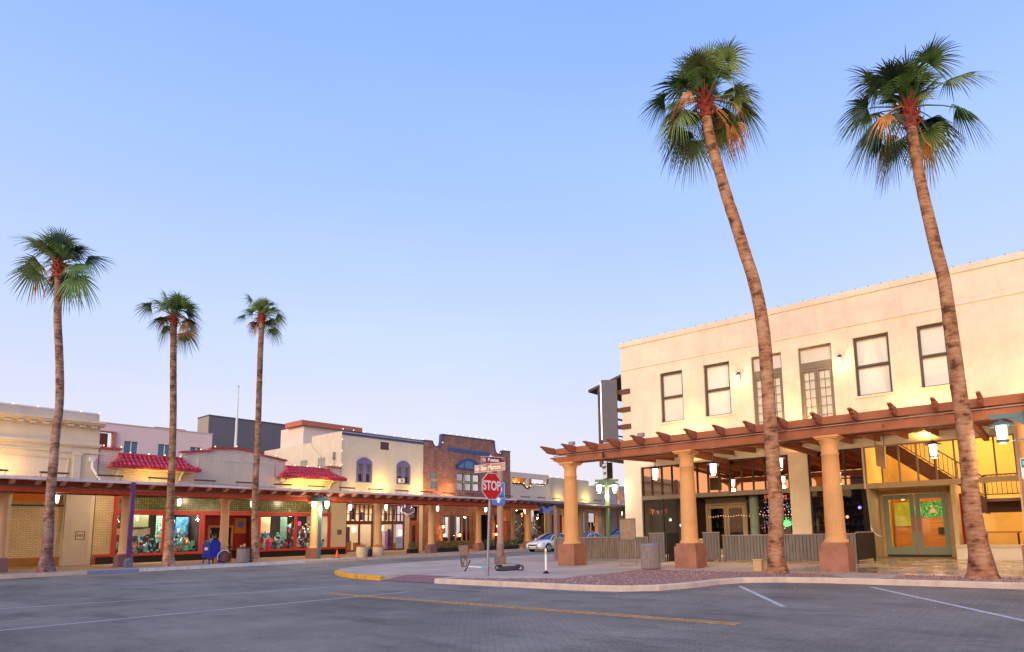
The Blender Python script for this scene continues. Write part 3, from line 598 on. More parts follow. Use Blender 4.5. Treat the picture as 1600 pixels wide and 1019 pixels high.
m = MB(); fb(m, FR, -14, 18.42, -.035, 0, 10.12, 10.17); fb(m, FR, -14, 18.42, -.02, 0, 10.17, 10.2); m.build('string_course', stucco_r, rb)
m = MB(); y = -8
while y < 18.4:
    if not m.v:
        m.box(29.6, 29.64, y - .015, y + .015, 11.72, 11.79); m.sphere((29.62, y, 11.8), .028, 0, 6); ub = m.build('unlit_bulb', mat('unlit_bulb', (.25, .2, .18), .4, 0), rb); uy = y
    else:
        c = ub.copy(); COL.objects.link(c); c.parent = rb; c.location.y = y - uy
    y += .55 + .04 * math.sin(y)
for i, (a, b, z0, z1) in enumerate(WIN):
    door = i in (2, 3)
    f = MB(); D0 = .10; D1 = .17; w_ = .055
    for u0, u1, q0, q1 in ((a, a + w_, z0, z1), (b - w_, b, z0, z1), (a + w_, b - w_, z1 - w_, z1), (a + w_, b - w_, z0, z0 + w_)): fb(f, FR, u0, u1, D0, D1, q0, q1)
    if not door:
        zc = (z0 + z1) / 2 + .02
        fb(f, FR, a + w_, b - w_, D0 + .01, D1, zc - .04, zc + .04)
        for (q0, q1, dd) in ((z0 + w_, zc - .04, .03), (zc + .04, z1 - w_, .0)):
            for u0, u1 in ((a + w_, a + w_ + .045), (b - w_ - .045, b - w_)): fb(f, FR, u0, u1, D0 + .02 + dd, D1 + .03, q0, q1)
            fb(f, FR, a + w_ + .045, b - w_ - .045, D0 + .02 + dd, D1 + .03, q1 - .04, q1)
        fo = f.build('window', frame_win, rb)
        s = MB(); fb(s, FR, a - .08, b + .08, -.05, .1, z0 - .1, z0 - .002); s.build('sill', stucco_r, fo)
        g = MB(); g.quad(FR(a, .2, z0), FR(b, .2, z0), FR(b, .2, z1), FR(a, .2, z1)); g.build('pane', up_glass, fo)
        g = MB(); fb(g, FR, a, b, .26, .28, z0, z1); g.build('blind', blind, fo)
    else:
        zt = 8.6; fb(f, FR, a + w_, b - w_, D0, D1 + .02, zt - .06, zt + .24)
        mid = (a + b) / 2
        fo = f.build('balcony_door', mat('taupe_door_frame', (.20, .165, .125), .6, .1, 3) if i == 2 else MATS['taupe_door_frame'], rb)
        for (u0, u1) in ((a + w_ + .005, mid - .006), (mid + .006, b - w_ - .005)):
            lf = MB(); z0d, z1d = 5.32, zt - .065
            fb(lf, FR, u0, u0 + .1, D0 + .02, D1, z0d, z1d); fb(lf, FR, u1 - .1, u1, D0 + .02, D1, z0d, z1d)
            fb(lf, FR, u0 + .1, u1 - .1, D0 + .02, D1, z1d - .12, z1d); fb(lf, FR, u0 + .1, u1 - .1, D0 + .02, D1, z0d, z0d + .25)
            um = (u0 + u1) / 2; fb(lf, FR, um - .012, um + .012, D0 + .03, D1 - .005, z0d + .25, z1d - .12)
            for k in range(1, 7):
                zz = z0d + .25 + (z1d - .12 - z0d - .25) * k / 7; fb(lf, FR, u0 + .1, um - .012, D0 + .032, D1 - .006, zz - .011, zz + .011); fb(lf, FR, um + .012, u1 - .1, D0 + .032, D1 - .006, zz - .011, zz + .011)
            lf.build('door_leaf', MATS['taupe_door_frame'], fo)
        g = MB(); g.quad(FR(a, .18, z0), FR(b, .18, z0), FR(b, .18, z1), FR(a, .18, z1)); g.build('pane', up_glass, fo)
        g = MB(); fb(g, FR, a, b, .24, .26, z0, z1); g.build('blind', mat('cream_blind', (.92, .86, .74), .7, .03, 1), fo)
def storefront(a, b, z0, z1, name='storefront', bars=(), beam=(2.95, 3.17), fm=frame_dark, bm_=frame_taupe, gl=trans_glass, low=None, edge=.07, gname='transom_pane'):
    f = MB()
    for u0, u1, q0, q1 in ((a, a + edge, beam[1], z1), (b - edge, b, beam[1], z1), (a + edge, b - edge, z1 - edge, z1)): fb(f, FR, u0, u1, .08, .2, q0, q1)
    for u in bars: fb(f, FR, u - .03, u + .03, .085, .19, beam[1], z1 - edge)
    o = f.build(name, fm, rb)
    g = MB(); fb(g, FR, a, b, .04, .24, *beam); g.build('transom_beam', bm_, o)
    g = MB(); g.quad(FR(a, .15, beam[1]), FR(b, .15, beam[1]), FR(b, .15, z1), FR(a, .15, z1)); g.build(gname, gl, o)
    return o
n4 = lambda a, b, n: [a + (b - a) * k / n for k in range(1, n)]
s1 = storefront(15.0, 17.36, .1, 4.70, bars=n4(15.0, 17.36, 4))
s2 = storefront(9.56, 14.75, .1, 4.70, bars=n4(9.56, 14.75, 9))
s3 = storefront(6.42, 8.70, .1, 4.72, bars=n4(6.42, 8.70, 3))
s4 = storefront(1.05, 6.36, .1, 4.74, bars=n4(1.05, 6.36, 8), fm=frame_taupe, bm_=frame_tan, gl=lobby_glass, beam=(2.94, 3.16), edge=.05)
for so, a, b in ((s1, 15.0, 17.36), (s3, 6.42, 8.70)):
    f = MB(); fb(f, FR, a, a + .06, .1, .2, .12, 2.95); fb(f, FR, b - .06, b, .1, .2, .12, 2.95); fb(f, FR, a + .06, b - .06, .1, .2, .12, .5); fb(f, FR, (a + b) / 2 - .025, (a + b) / 2 + .025, .11, .19, .5, 2.95); f.build('lower_frame', frame_dark, so)
    g = MB(); g.quad(FR(a, .15, .5), FR(b, .15, .5), FR(b, .15, 2.95), FR(a, .15, 2.95)); g.build('lower_pane', dark_glass, so)
# restaurant entry: recessed tan double door and window bay
f = MB(); fb(f, FR, 9.56, 14.75, .24, 2.2, 2.96, 3.1); fb(f, FR, 14.75, 14.95, .32, 2.2, 0, 2.96); fb(f, FR, 9.4, 9.56, .32, 2.2, 0, 2.96)
f.build('entry_soffit', mat('dark_soffit', (.05, .035, .03), .8, .2, 3), rb)
ed = MB()
def dr(mb, u0, u1, z0, z1, d, st=.13):
    fb(mb, FR, u0, u0 + st, d, d + .06, z0, z1); fb(mb, FR, u1 - st, u1, d, d + .06, z0, z1); fb(mb, FR, u0 + st, u1 - st, d, d + .06, z1 - st * 1.1, z1); fb(mb, FR, u0 + st, u1 - st, d, d + .06, z0, z0 + .32)
fb(ed, FR, 12.5, 12.62, 2.15, 2.3, 0, 2.95); fb(ed, FR, 14.63, 14.75, 2.15, 2.3, 0, 2.95); fb(ed, FR, 12.62, 14.63, 2.15, 2.3, 2.6, 2.95)
eo = ed.build('restaurant_doors', frame_tan, rb)
for u0, u1 in ((12.63, 13.61), (13.64, 14.62)):
    l = MB(); dr(l, u0, u1, .02, 2.58, 2.2); l.build('door_leaf', frame_tan, eo)
    l = MB(); l.tube([FR(13.55 if u0 < 13 else 13.70, 2.16, .95), FR(13.55 if u0 < 13 else 13.70, 2.16, 1.35)], .015, 6); l.build('handle', mat('brass', (.6, .35, .1), .3, 0, metal=1) if u0 < 13 else MATS['brass'], eo)
g = MB(); g.quad(FR(9.56, 2.23, .1), FR(14.75, 2.23, .1), FR(14.75, 2.23, 2.95), FR(9.56, 2.23, 2.95)); g.build('pane', dark_glass, eo)
f = MB(); fb(f, FR, 9.56, 12.5, 2.15, 2.3, 0, .45); fb(f, FR, 9.56, 12.5, 2.15, 2.3, 2.8, 2.95)
for u in (9.6, 11.0): fb(f, FR, u - .03, u + .03, 2.16, 2.29, .45, 2.8)
f.build('window_bay', frame_dark, rb)
f = MB(); f.tube([FR(11.75, 1.2, 0), FR(11.75, 1.2, 2.95)], .22, 16); f.build('green_column', mat('mint_column', (.30, .38, .27), .6, .2, 2), rb)
# restaurant room
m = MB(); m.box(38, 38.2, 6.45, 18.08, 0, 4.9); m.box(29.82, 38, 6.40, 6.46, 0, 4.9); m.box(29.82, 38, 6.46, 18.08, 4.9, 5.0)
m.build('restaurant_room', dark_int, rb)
m = MB(); m.box(31.4, 31.5, 15.05, 16.2, 0, 3.0); m.build('painted_partition', mat('pale_green_brick', (.16, .2, .16), .8, .2, 3), rb)
m = MB(); m.box(29.82, 38, 6.46, 18.08, -.03, .005); m.box(29.55, 31.7, 6.46, 17.4, -.02, .004); m.build('restaurant_floor', mat('red_brown_floor', (.10, .05, .035), .4, .2, 3), rb)
light('AREA', (33.5, 13, 4.6), 22, (1, .62, .3), rb, 4, aim=(33.5, 13, 0), sizey=6)
r5 = random.Random(5)
m = MB()   # bar shelves with bottles and glassware, seen dimly
for k in range(5): m.box(37.5, 38, 8, 17.5, .9 + k * .55, .93 + k * .55)
m.box(36.2, 36.9, 7.5, 17, 0, 1.1); m.build('bar_shelving', mat('bar_wood', (.14, .06, .03), .5, .2, 3), rb)
m = MB()
for k in range(190):
    z = .93 + r5.randrange(5) * .55; y = r5.uniform(8.1, 17.4); x = r5.uniform(37.55, 37.9); h = r5.uniform(.16, .34)
    m.tube([(x, y, z), (x, y, z + h * .6), (x, y, z + h * .7), (x, y, z + h)], [.04, .04, .016, .014], 6, r5.randrange(4))
o = m.build('bottles', [mat('amber_bottle', (.5, .2, .04), .3, 0), mat('green_bottle', (.05, .3, .1), .3, 0), mat('blue_bottle', (.08, .2, .5), .3, 0), mat('clear_bottle', (.6, .55, .45), .3, 0)], rb, kind='stuff')
m = MB()
for k in range(150):
    u = r5.uniform(9.7, 12.3); z = r5.uniform(1.3, 2.85); m.sphere(FR(u, 2.5, z), .016, r5.randrange(5), 5)
for k in range(36): m.sphere(FR(9.7 + k * .14, 2.12, 2.02 + .03 * math.sin(k * .9)), .014, 0, 5)
o = m.build('festoon_lights', [emis('fest_warm', (1, .5, .2), 5), emis('fest_red', (1, .08, .06), 4), emis('fest_blue', (.15, .3, 1), 4), emis('fest_green', (.1, .9, .25), 3), emis('fest_violet', (.6, .2, 1), 4)], rb, kind='stuff')
m = MB()
for k in range(7):
    a = R(20 + k * 23); c = Vector(FR(10.6, 2.4, 1.45)); d = Vector((0, math.cos(a), math.sin(a))); s = Vector((0, -d.z, d.y)) * .05; L = .45 if k == 3 else .36
    m.add([c - s * .6, c + s * .6, c + d * L * .5 + s, c + d * L, c + d * L * .5 - s], [(0, 1, 2, 3, 4)])
m.build('neon_agave', emis('neon_green', (.1, 1, .2), 2.2), rb)
m = MB()
for u, z in ((16.55, 2.35), (10.3, 2.75)):
    for k in range(7):
        a = -PI / 2 + k * PI / 6; m.add([FR(u + k * .16 - .5, .35, z + .08 * abs(k - 3) * .6), FR(u + k * .16 - .34, .35, z + .08 * abs(k - 2) * .6), FR(u + k * .16 - .42, .36, z - .22)], [(0, 1, 2)], k % 2)
m.build('bunting', [mat('red_bunting', (.8, .06, .03), .3, 0), mat('white_bunting', (.8, .75, .65), .3, 0)], rb)
for sx, (u, z) in enumerate(((16.4, 1.9), (15.9, 1.6), (7.6, 1.8), (8.3, 1.35), (7.0, 2.2), (7.9, 2.5))):
    c = [(1, .8, .55), (.5, .6, 1), (1, .3, .1), (1, .25, .15), (.4, .2, 1), (1, .12, .1)][sx]
    m = MB(); m.sphere(FR(u, 1.3 + .2 * (sx % 3), z), .07, 0, 10); m.build('interior_lamp', emis('int_lamp%d' % sx, c, 3), rb)
def dining(x, y):
    m = MB(); m.lathe(x, y, [(.38, .72), (.38, .75)], 16); m.tube([(x, y, 0), (x, y, .72)], .03, 6)
    for a in (0, 1.6, 3.1, 4.7):
        cx, cy = x + .65 * math.cos(a), y + .65 * math.sin(a); m.box(cx - .18, cx + .18, cy - .18, cy + .18, .43, .46)
        bx, by = x + .83 * math.cos(a), y + .83 * math.sin(a); m.obox((bx, by, .72), (.02 * math.cos(a), .02 * math.sin(a), 0), (-.18 * math.sin(a), .18 * math.cos(a), 0), (0, 0, .2))
        for i in (-1, 1):
            for j in (-1, 1): m.box(cx + i * .15 - .012, cx + i * .15 + .012, cy + j * .15 - .012, cy + j * .15 + .012, 0, .43)
    m.build('table_and_chairs', black_p, rb)
for p in ((33.5, 16), (33.6, 10.7), (33.2, 7.9)): dining(*p)

# lobby: recessed sage doors, yellow room, stair, moss wall
f = MB(); fb(f, FR, 3.28, 6.36, .25, 2.2, 2.96, 3.14); f.build('entry_soffit', frame_tan, rb)
ecm = mat('entry_cream', (.62, .50, .30), .7, .1, 2)
f = MB(); fb(f, FR, 6.30, 6.42, .3, 2.2, 0, 2.96); f.build('entry_jamb', ecm, rb)
f = MB(); fb(f, FR, 3.14, 3.28, .06, 2.2, 0, 2.96); f.build('entry_jamb', ecm, rb)
f = MB(); fb(f, FR, 6.14, 6.29, 2.12, 2.3, 0, 2.95); fb(f, FR, 3.5, 3.68, 2.12, 2.3, 0, 2.95); fb(f, FR, 3.68, 6.14, 2.12, 2.3, 2.74, 2.95); lo = f.build('lobby_doors', frame_tan, rb)
for u0, u1 in ((3.69, 4.89), (4.93, 6.13)):
    l = MB(); dr(l, u0, u1, .1, 2.72, 2.16, .19); l.build('door_leaf', door_green, lo)
    uu = 4.78 if u0 < 4 else 5.04
    l = MB(); fb(l, FR, uu - .05, uu + .05, 2.14, 2.155, 1.1, 1.75); l.build('push_plate', mat('copper_plate', (.5, .2, .12), .4, 0, metal=.6) if u0 < 4 else MATS['copper_plate'], lo)
    l = MB(); l.tube([FR(uu, 2.1, 1.15), FR(uu, 2.07, 1.2), FR(uu, 2.07, 1.85), FR(uu, 2.1, 1.9)], .014, 8); l.build('handle', grey_metal, lo)
l = MB(); fb(l, FR, 3.69, 6.13, 2.14, 2.25, .0, .1); l.build('threshold', dark_metal, lo)
g = MB(); g.quad(FR(3.7, 2.19, .3), FR(6.1, 2.19, .3), FR(6.1, 2.19, 2.6), FR(3.7, 2.19, 2.6)); g.build('pane', lobby_glass, lo)
f = MB(); fb(f, FR, 1.05, 3.3, -.06, .26, .46, .57); f.build('window_sill', mat('cream_sill', (.66, .55, .38), .6, .06, 2), rb)
f = MB(); fb(f, FR, 1.05, 3.27, .0, .22, .0, .46)
for u in (1.1, 1.82, 2.55): fb(f, FR, u, u + .62, -.012, 0, .1, .4)
f.build('window_base', mat('white_cream_panel', (.78, .70, .56), .6, .05, 2), rb)
g = MB(); g.quad(FR(1.05, .12, .57), FR(3.2, .12, .57), FR(3.2, .12, 2.94), FR(1.05, .12, 2.94)); g.build('lobby_window', lobby_glass, rb)
m = MB(); m.box(35.5, 35.7, -1.5, 6.40, 0, 6.6); m.box(29.82, 35.5, -1.6, -1.5, 0, 6.6); m.box(29.82, 35.5, 6.34, 6.398, 0, 6.6); m.box(29.82, 35.5, -1.5, 6.34, 6.6, 6.7)
m.build('lobby_room', yellow_wall, rb)
m = MB(); m.box(29.82, 35.5, -1.5, 6.34, -.03, .01); m.build('lobby_floor', mat('lobby_floor', (.35, .2, .09), .3, .15, 2), rb)
m = MB(); fb(m, FR, 3.9, 6.2, 4.6, 4.75, 0, 1.72); m.build('reception_panelling', wood_warm, rb)
m = MB(); fb(m, FR, 3.9, 6.2, 4.6, 4.7, 2.45, 3.2); m.build('wood_header', mat('orange_wood', (.55, .18, .05), .6, .2, 3), rb)
mo = MB()
for k in range(1300):
    u = r5.uniform(3.9, 5.35); z = r5.uniform(1.73, 2.45); s = r5.uniform(.02, .05); a = r5.uniform(0, 6)
    p = Vector(FR(u, 4.6 - r5.uniform(0, .06), z)); e1 = Vector((r5.uniform(-.6, .6), math.cos(a), math.sin(a))) * s; e2 = Vector((r5.uniform(-.6, .6), -math.sin(a), math.cos(a))) * s
    mo.add([p - e1, p + e2 * .6, p + e1, p - e2 * .6], [(0, 1, 2, 3)], r5.randrange(3))
fb(mo, FR, 3.9, 5.35, 4.61, 4.7, 1.72, 2.45, 1)
mo.build('moss_wall', [mat('moss_a', (.10, .55, .14), .8, .2, 9), mat('moss_b', (.03, .26, .06), .8, .2, 9), mat('moss_c', (.30, .80, .35), .8, .2, 9)], rb)
m = MB(); fb(m, FR, 5.5, 6.15, 4.5, 4.58, 1.35, 2.45); m.build('green_wall_panel', mat('lime_wall', (.38, .50, .06), .8, .3, 2), rb)  # green patch standing in for the moss wall's reflection in the left door
m = MB(); m.lathe(0, 0, [(.12, 0), (.12, .02)], 12); m.v = [FR(4.55 + x, 4.5 - z, 2.02 + y * .9) for x, y, z in m.v]
m.sphere(FR(4.55, 4.5, 2.2), .07, 0, 8); m.build('wall_emblem', mat('rose_emblem', (.55, .35, .32), .5, .1, 5), rb)
m = MB()
for k in range(4): m.box(34.8, 35.2, 4.95, 5.5, 1.75 + k * .32, 1.78 + k * .32)
for k in range(12): m.box(34.85, 35.15, 4.97 + (k % 6) * .085, 5.03 + (k % 6) * .085, 1.78 + (k // 6) * .64, 1.98 + (k // 6) * .64)
m.build('display_shelf', mat('shelf_dark', (.12, .05, .03), .6, .1, 3), rb)
m = MB(); fb(m, FR, 3.95, 4.4, 4.5, 4.58, .95, 1.25)
fb(m, FR, 4.0, 4.15, 4.48, 4.5, 1.0, 1.2); m.build('iron_brand', dark_metal, rb)
# stair: stringers, treads, landing, balusters (X 32.6 - 34)
m = MB(); A0 = (6.1, 5.45); A1 = (2.35, 2.38)
sl = lambda u: A0[1] + (u - A0[0]) * (A0[1] - A1[1]) / (A0[0] - A1[0])
for x in (32.55, 33.95):
    m.add([(x, 6.1, sl(6.1) - .72), (x, 2.35, sl(2.35) - .62), (x, 2.35, sl(2.35) + .05), (x, 6.1, sl(6.1) + .05), (x + .07, 6.1, sl(6.1) - .72), (x + .07, 2.35, sl(2.35) - .62), (x + .07, 2.35, sl(2.35) + .05), (x + .07, 6.1, sl(6.1) + .05)],
          [(0, 1, 2, 3), (4, 7, 6, 5), (0, 4, 5, 1), (3, 2, 6, 7), (1, 5, 6, 2), (0, 3, 7, 4)])
m.box(32.55, 34.0, -.5, 2.35, 2.3, 2.42)
m.build('stair_stringer', mat('stair_dark', (.05, .012, .01), .5, .1, 3), rb)
m = MB(); 
for k in range(17):
    u = 6.0 - k * .22; m.box(32.64, 33.92, u - .16, u + .12, sl(u) - .05, sl(u) - .01)
m.box(32.56, 33.99, -.5, 2.3, 2.425, 2.5); m.build('stair_treads', mat('pale_tread', (.72, .52, .26), .6, .1, 3), rb)
m = MB(); 
m.tube([(32.56, 6.1, sl(6.1) + .95), (32.56, 2.35, sl(2.35) + .95)], .035, 6); m.tube([(32.56, 2.35, 3.42), (32.56, -.5, 3.42)], .035, 6)
m.tube([(32.56, 6.1, sl(6.1) + .15), (32.56, 2.35, sl(2.35) + .15)], .025, 6); m.tube([(32.56, 2.35, 2.6), (32.56, -.5, 2.6)], .025, 6)
for u in (2.35, 4.1): m.box(32.52, 32.6, u - .04, u + .04, sl(u), sl(u) + 1.05)
m.build('handrail', dark_metal, rb)
m = MB(); u = 6.0
while u > -.4:
    z0 = (sl(u) + .15) if u > 2.35 else 2.6; z1 = (sl(u) + .95) if u > 2.35 else 3.42
    m.box(32.545, 32.575, u - .012, u + .012, z0, z1); u -= .17
m.build('balusters', dark_metal, rb)
m = MB(); m.box(33.9, 34.1, -.5, 2.9, 1.85, 2.3); m.build('stair_soffit_board', MATS['stair_dark'], rb)
tb = MB(); tb.box(30.3, 31.5, 1.2, 2.45, 1.0, 1.06); tb.build('drafting_table', wood_warm, rb)
tb = MB()
for y in (1.3, 2.35): tb.tube([(30.4, y, 0), (30.6, y, .5), (30.5, y, 1.0)], .02, 6); tb.tube([(31.4, y, 0), (31.2, y, .5), (31.3, y, 1.0)], .02, 6)
tb.box(30.9, 31.3, 2.6, 3.0, .62, .68); tb.tube([(31.1, 2.8, 0), (31.1, 2.8, .62)], .03, 6); tb.build('table_frame', dark_metal, rb)
m = MB(); fb(m, FR, 2.95, 3.1, .9, 1.0, 0, 2.6); m.build('red_drape', mat('red_drape', (.30, .015, .01), .8, .2, 3), rb)
light('AREA', (31.6, 2.6, 6.3), 520, (1, .66, .28), rb, 2.5, aim=(32.5, 2.6, 0), sizey=5)
light('POINT', (32.2, 5.4, 2.5), 45, (1, .62, .25), rb, .15)
light('POINT', (33.0, 4.4, 2.1), 30, (1, .75, .45), rb, .15)
light('POINT', (31.5, 1.8, 2.6), 45, (1, .68, .3), rb, .15)
m = MB(); m.sphere((32.2, 5.45, 2.58), .08, 0, 10); m.build('interior_lamp', lit_warm, rb)
# sconces on the upper wall
for k, (y, z) in enumerate(((11.64, 8.62), (6.98, 8.62))):
    t = thing('wall_sconce', ['carriage lamp glowing on upper wall, between sash window and left balcony door', 'carriage lamp glowing on upper wall right of the right balcony door'][k], 'wall lamp', (29.3, y, z), 'carriage lamps on the upper wall')
    m = MB(); m.box(29.42, 29.5, y - .06, y + .06, z - .02, z + .3); m.tube([(29.45, y, z + .2), (29.36, y, z + .3), (29.3, y, z + .26)], .015, 6); m.lathe(29.3, y, [(.03, z + .28), (.05, z + .2), (.13, z + .12), (.13, z + .1)], 8); m.build('bracket', mat('bronze_lamp', (.13, .07, .06), .5, .1, 3) if k == 0 else MATS['bronze_lamp'], t)
    m = MB(); m.lathe(29.3, y, [(.10, z + .1), (.07, z - .1), (.02, z - .12)], 8); m.build('lantern_glass', emis('sconce_glow', (1, .62, .2), 9) if k == 0 else MATS['sconce_glow'], t)
    light('POINT', (29.1, y, z - .05), 34, (1, .62, .22), t, .06)

# ---------------------------------------------------------------- right pergola
pg = thing('timber_pergola', 'rust painted timber pergola on ochre columns in front of the two storey building', 'pergola', (21.2, 16.5, 0))
m = MB()
m.prism([(16.75, 4.46), (16.75, 4.42), (16.62, 4.38), (16.55, 4.3), (16.42, 4.26), (16.3, 4.205), (-12, 4.205), (-12, 4.46)], lambda u, d, z: (21.0 + d, u, z), 0, .3)
m.build('beam', rust_wood, pg)
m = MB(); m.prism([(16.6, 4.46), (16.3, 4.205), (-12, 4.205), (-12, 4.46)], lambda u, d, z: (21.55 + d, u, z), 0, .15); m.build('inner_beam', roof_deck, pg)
m = MB(); m.box(20.94, 21.0, -12, 16.5, 4.485, 4.515); m.build('conduit', mat('grey_conduit', (.35, .27, .22), .5, .1, 4), pg)
def deckz(x): return 4.76 + (x - 20.9) * .042
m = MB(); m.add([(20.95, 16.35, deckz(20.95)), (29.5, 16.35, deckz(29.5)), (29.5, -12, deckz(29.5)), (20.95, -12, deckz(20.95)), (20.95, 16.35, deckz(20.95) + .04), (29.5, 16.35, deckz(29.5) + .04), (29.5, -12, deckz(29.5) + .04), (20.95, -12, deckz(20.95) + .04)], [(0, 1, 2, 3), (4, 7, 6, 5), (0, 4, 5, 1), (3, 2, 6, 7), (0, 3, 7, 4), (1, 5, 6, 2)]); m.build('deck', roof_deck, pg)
m = MB(); m.box(20.9, 20.94, -12, 16.35, 4.56, 4.80); m.build('fascia_board', rust_wood, pg)
y = 16.43
k = 0
while y > -6:
    m = MB()   # rafter with an ogee tail
    prof = [(20.0, 4.84), (20.0, 4.80), (20.07, 4.77), (20.16, 4.76), (20.2, 4.7), (20.33, 4.66), (20.38, 4.6), (20.5, 4.57), (20.6, 4.565), (20.85, 4.555), (29.45, deckz(29.45) - .22), (29.45, deckz(29.45) - .01), (20.95, 4.75), (20.86, 4.82)]
    m.prism(prof, lambda u, d, z, y=y: (u, y + d, z), -.05, .05)
    if y < 17.2: m.build('rafter', rust_wood, pg)
    y -= 1.075
def column(F0, cx, cy, hc, ptop, mats, ped_w, par, first, big=True, name='column'):
    c = MB(); r0, r1 = (.30, .255) if big else (.235, .21)
    s0 = ptop
    prof = [(r0 * 1.22, s0), (r0 * 1.24, s0 + .04), (r0 * 1.2, s0 + .07), (r0 * 1.08, s0 + .09), (r0 * 1.02, s0 + .15), (r0, s0 + .24)]
    for k in range(1, 9):
        f = k / 8; prof.append((r0 + (r1 - r0) * f ** 1.3, s0 + .2 + (hc - .62 - s0 - .2) * f))
    prof += [(r1 * 1.09, hc - .6), (r1 * 1.09, hc - .56), (r1, hc - .54), (r1 * 1.0, hc - .27), (r1 * 1.08, hc - .22), (r1 * 1.2, hc - .16), (r1 * 1.26, hc - .11)]
    if not big: prof = [(r, z) for r, z in prof]
    c.lathe(cx, cy, prof, 32)
    o = c.build(name, mats[0], par)
    a = MB(); aw = .365 if big else .31; a.box(cx - aw, cx + aw, cy - aw, cy + aw, hc - .06, hc); a.box(cx - aw + .045, cx + aw - .045, cy - aw + .045, cy + aw - .045, hc - .11, hc - .06); a.build('capital', mats[0], o)
    p = MB(); w2 = ped_w / 2; p.box(cx - w2, cx + w2, cy - w2, cy + w2, 0, ptop - .11); p.box(cx - w2 + .05, cx + w2 - .05, cy - w2 + .05, cy + w2 - .05, ptop - .11, ptop); p.build('pedestal', mats[1], o)
for cy in (15.86, 10.55, 5.55, .42, -4.7): column(None, 21.22, cy, 4.2, .86, (col_paint, ped_paint), .84, pg, cy == 15.86)
for y in (14.2, 9.0, 3.9, -.8):
    m = MB(); m.box(28.55, 28.8, y - .14, y + .14, deckz(28.6) + .05, deckz(28.6) + .22); m.build('floodlight', mat('flood_violet', (.35, .25, .30), .6, .1, 3) if y > 14 else MATS['flood_violet'], pg)
    light('AREA', (28.85, y, 5.25), 120, (1, .60, .14), pg, .2, aim=(29.5, y, 6.1), sizey=1.0)
for y in (15.35, 12.1):
    m = MB(); m.box(20.6, 20.75, y - .12, y + .12, 4.84, 4.98); m.build('junction_box', MATS['flood_violet'], pg)
for y in (12.45, 8.3, 1.9):
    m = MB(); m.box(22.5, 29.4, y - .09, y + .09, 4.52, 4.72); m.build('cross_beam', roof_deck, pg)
m = MB(); m.tube([(20.98, 13.2, 4.5), (20.85, 13.15, 4.52), (20.8, 13.9, 4.5), (20.8, 13.95, 4.42)], .015, 6); m.tube([(20.8, 13.92, 4.44), (20.72, 13.85, 4.22)], .045, 8); m.build('spotlight', dark_metal, pg)
m = MB(); m.tube([(20.98, 3.9, 4.36), (20.9, 3.9, 4.3), (20.84, 3.85, 4.33)], .014, 6); m.build('hook', rust_wood, pg)

# lantern under a soffit, hung from a rod
def lantern(loc, ztop, label, sc_=1., group='lanterns hanging under the pergola', glow=lit_white, power=110, par=None, cat='lantern'):
    x, y, z = loc
    t = thing('hanging_lantern', label, cat, loc, group) if par is None else par
    m = MB()
    if ztop: m.tube([(x, y, z + .3 * sc_), (x, y, ztop)], .014, 6)
    m.lathe(x, y, [(.02, z + .34 * sc_), (.06 * sc_, z + .30 * sc_), (.27 * sc_, z + .2 * sc_), (.27 * sc_, z + .18 * sc_)], 4 if False else 12, 0, False)
    for i in (-1, 1):
        for j in (-1, 1): m.tube([(x + i * .12 * sc_, y + j * .12 * sc_, z + .19 * sc_), (x + i * .10 * sc_, y + j * .10 * sc_, z - .2 * sc_)], .012 * sc_, 4)
    m.lathe(x, y, [(.15 * sc_, z - .2 * sc_), (.14 * sc_, z - .25 * sc_), (.07 * sc_, z - .29 * sc_)], 12)
    m.build('lantern_frame', par['fm'] if False else grey_metal, t)
    m = MB(); m.lathe(x, y, [(.115 * sc_, z + .18 * sc_), (.095 * sc_, z - .195 * sc_)], 10); m.build('lantern_glass', glow, t)
    if power: light('POINT', (x, y, z - .42 * sc_), power, (1, .74, .42), t, .12)
    return t
lantern((25.3, 14.14, 3.9), 4.85, 'white glowing lantern hung under pergola left of second ochre column')
lantern((25.3, 11.35, 3.9), 4.85, 'lantern under pergola directly left of the orange palm trunk, over the restaurant doors')
lantern((25.3, 8.55, 3.9), 4.85, 'lantern under pergola just right of the orange palm trunk')
lantern((25.3, 3.2, 3.92), 4.85, 'lantern under pergola over the sage green lobby doors')
lantern((25.3, -1.5, 3.92), 4.85, 'lantern under pergola beyond the right edge column')
# blank hanging shop board
t = thing('hanging_board', 'blank tan board hung on two rods under pergola before the lobby transom', 'sign', (25.3, 4.9, 3.5), None)
m = MB(); m.add([(25.45, 5.07, 4.33), (25.1, 4.7, 4.2), (25.1, 4.7, 3.38), (25.45, 5.07, 3.52), (25.49, 5.03, 4.33), (25.14, 4.66, 4.2), (25.14, 4.66, 3.38), (25.49, 5.03, 3.52)], [(0, 1, 2, 3), (4, 7, 6, 5), (0, 4, 5, 1), (1, 5, 6, 2), (2, 6, 7, 3), (3, 7, 4, 0)]); m.build('board', mat('tan_board', (.55, .38, .20), .7, .1, 3), t)
m = MB(); m.tube([(25.46, 5.06, 4.3), (25.46, 5.06, 4.85)], .013, 6); m.tube([(25.13, 4.7, 4.2), (25.13, 4.7, 4.85)], .013, 6); m.build('rods', dark_metal, t)
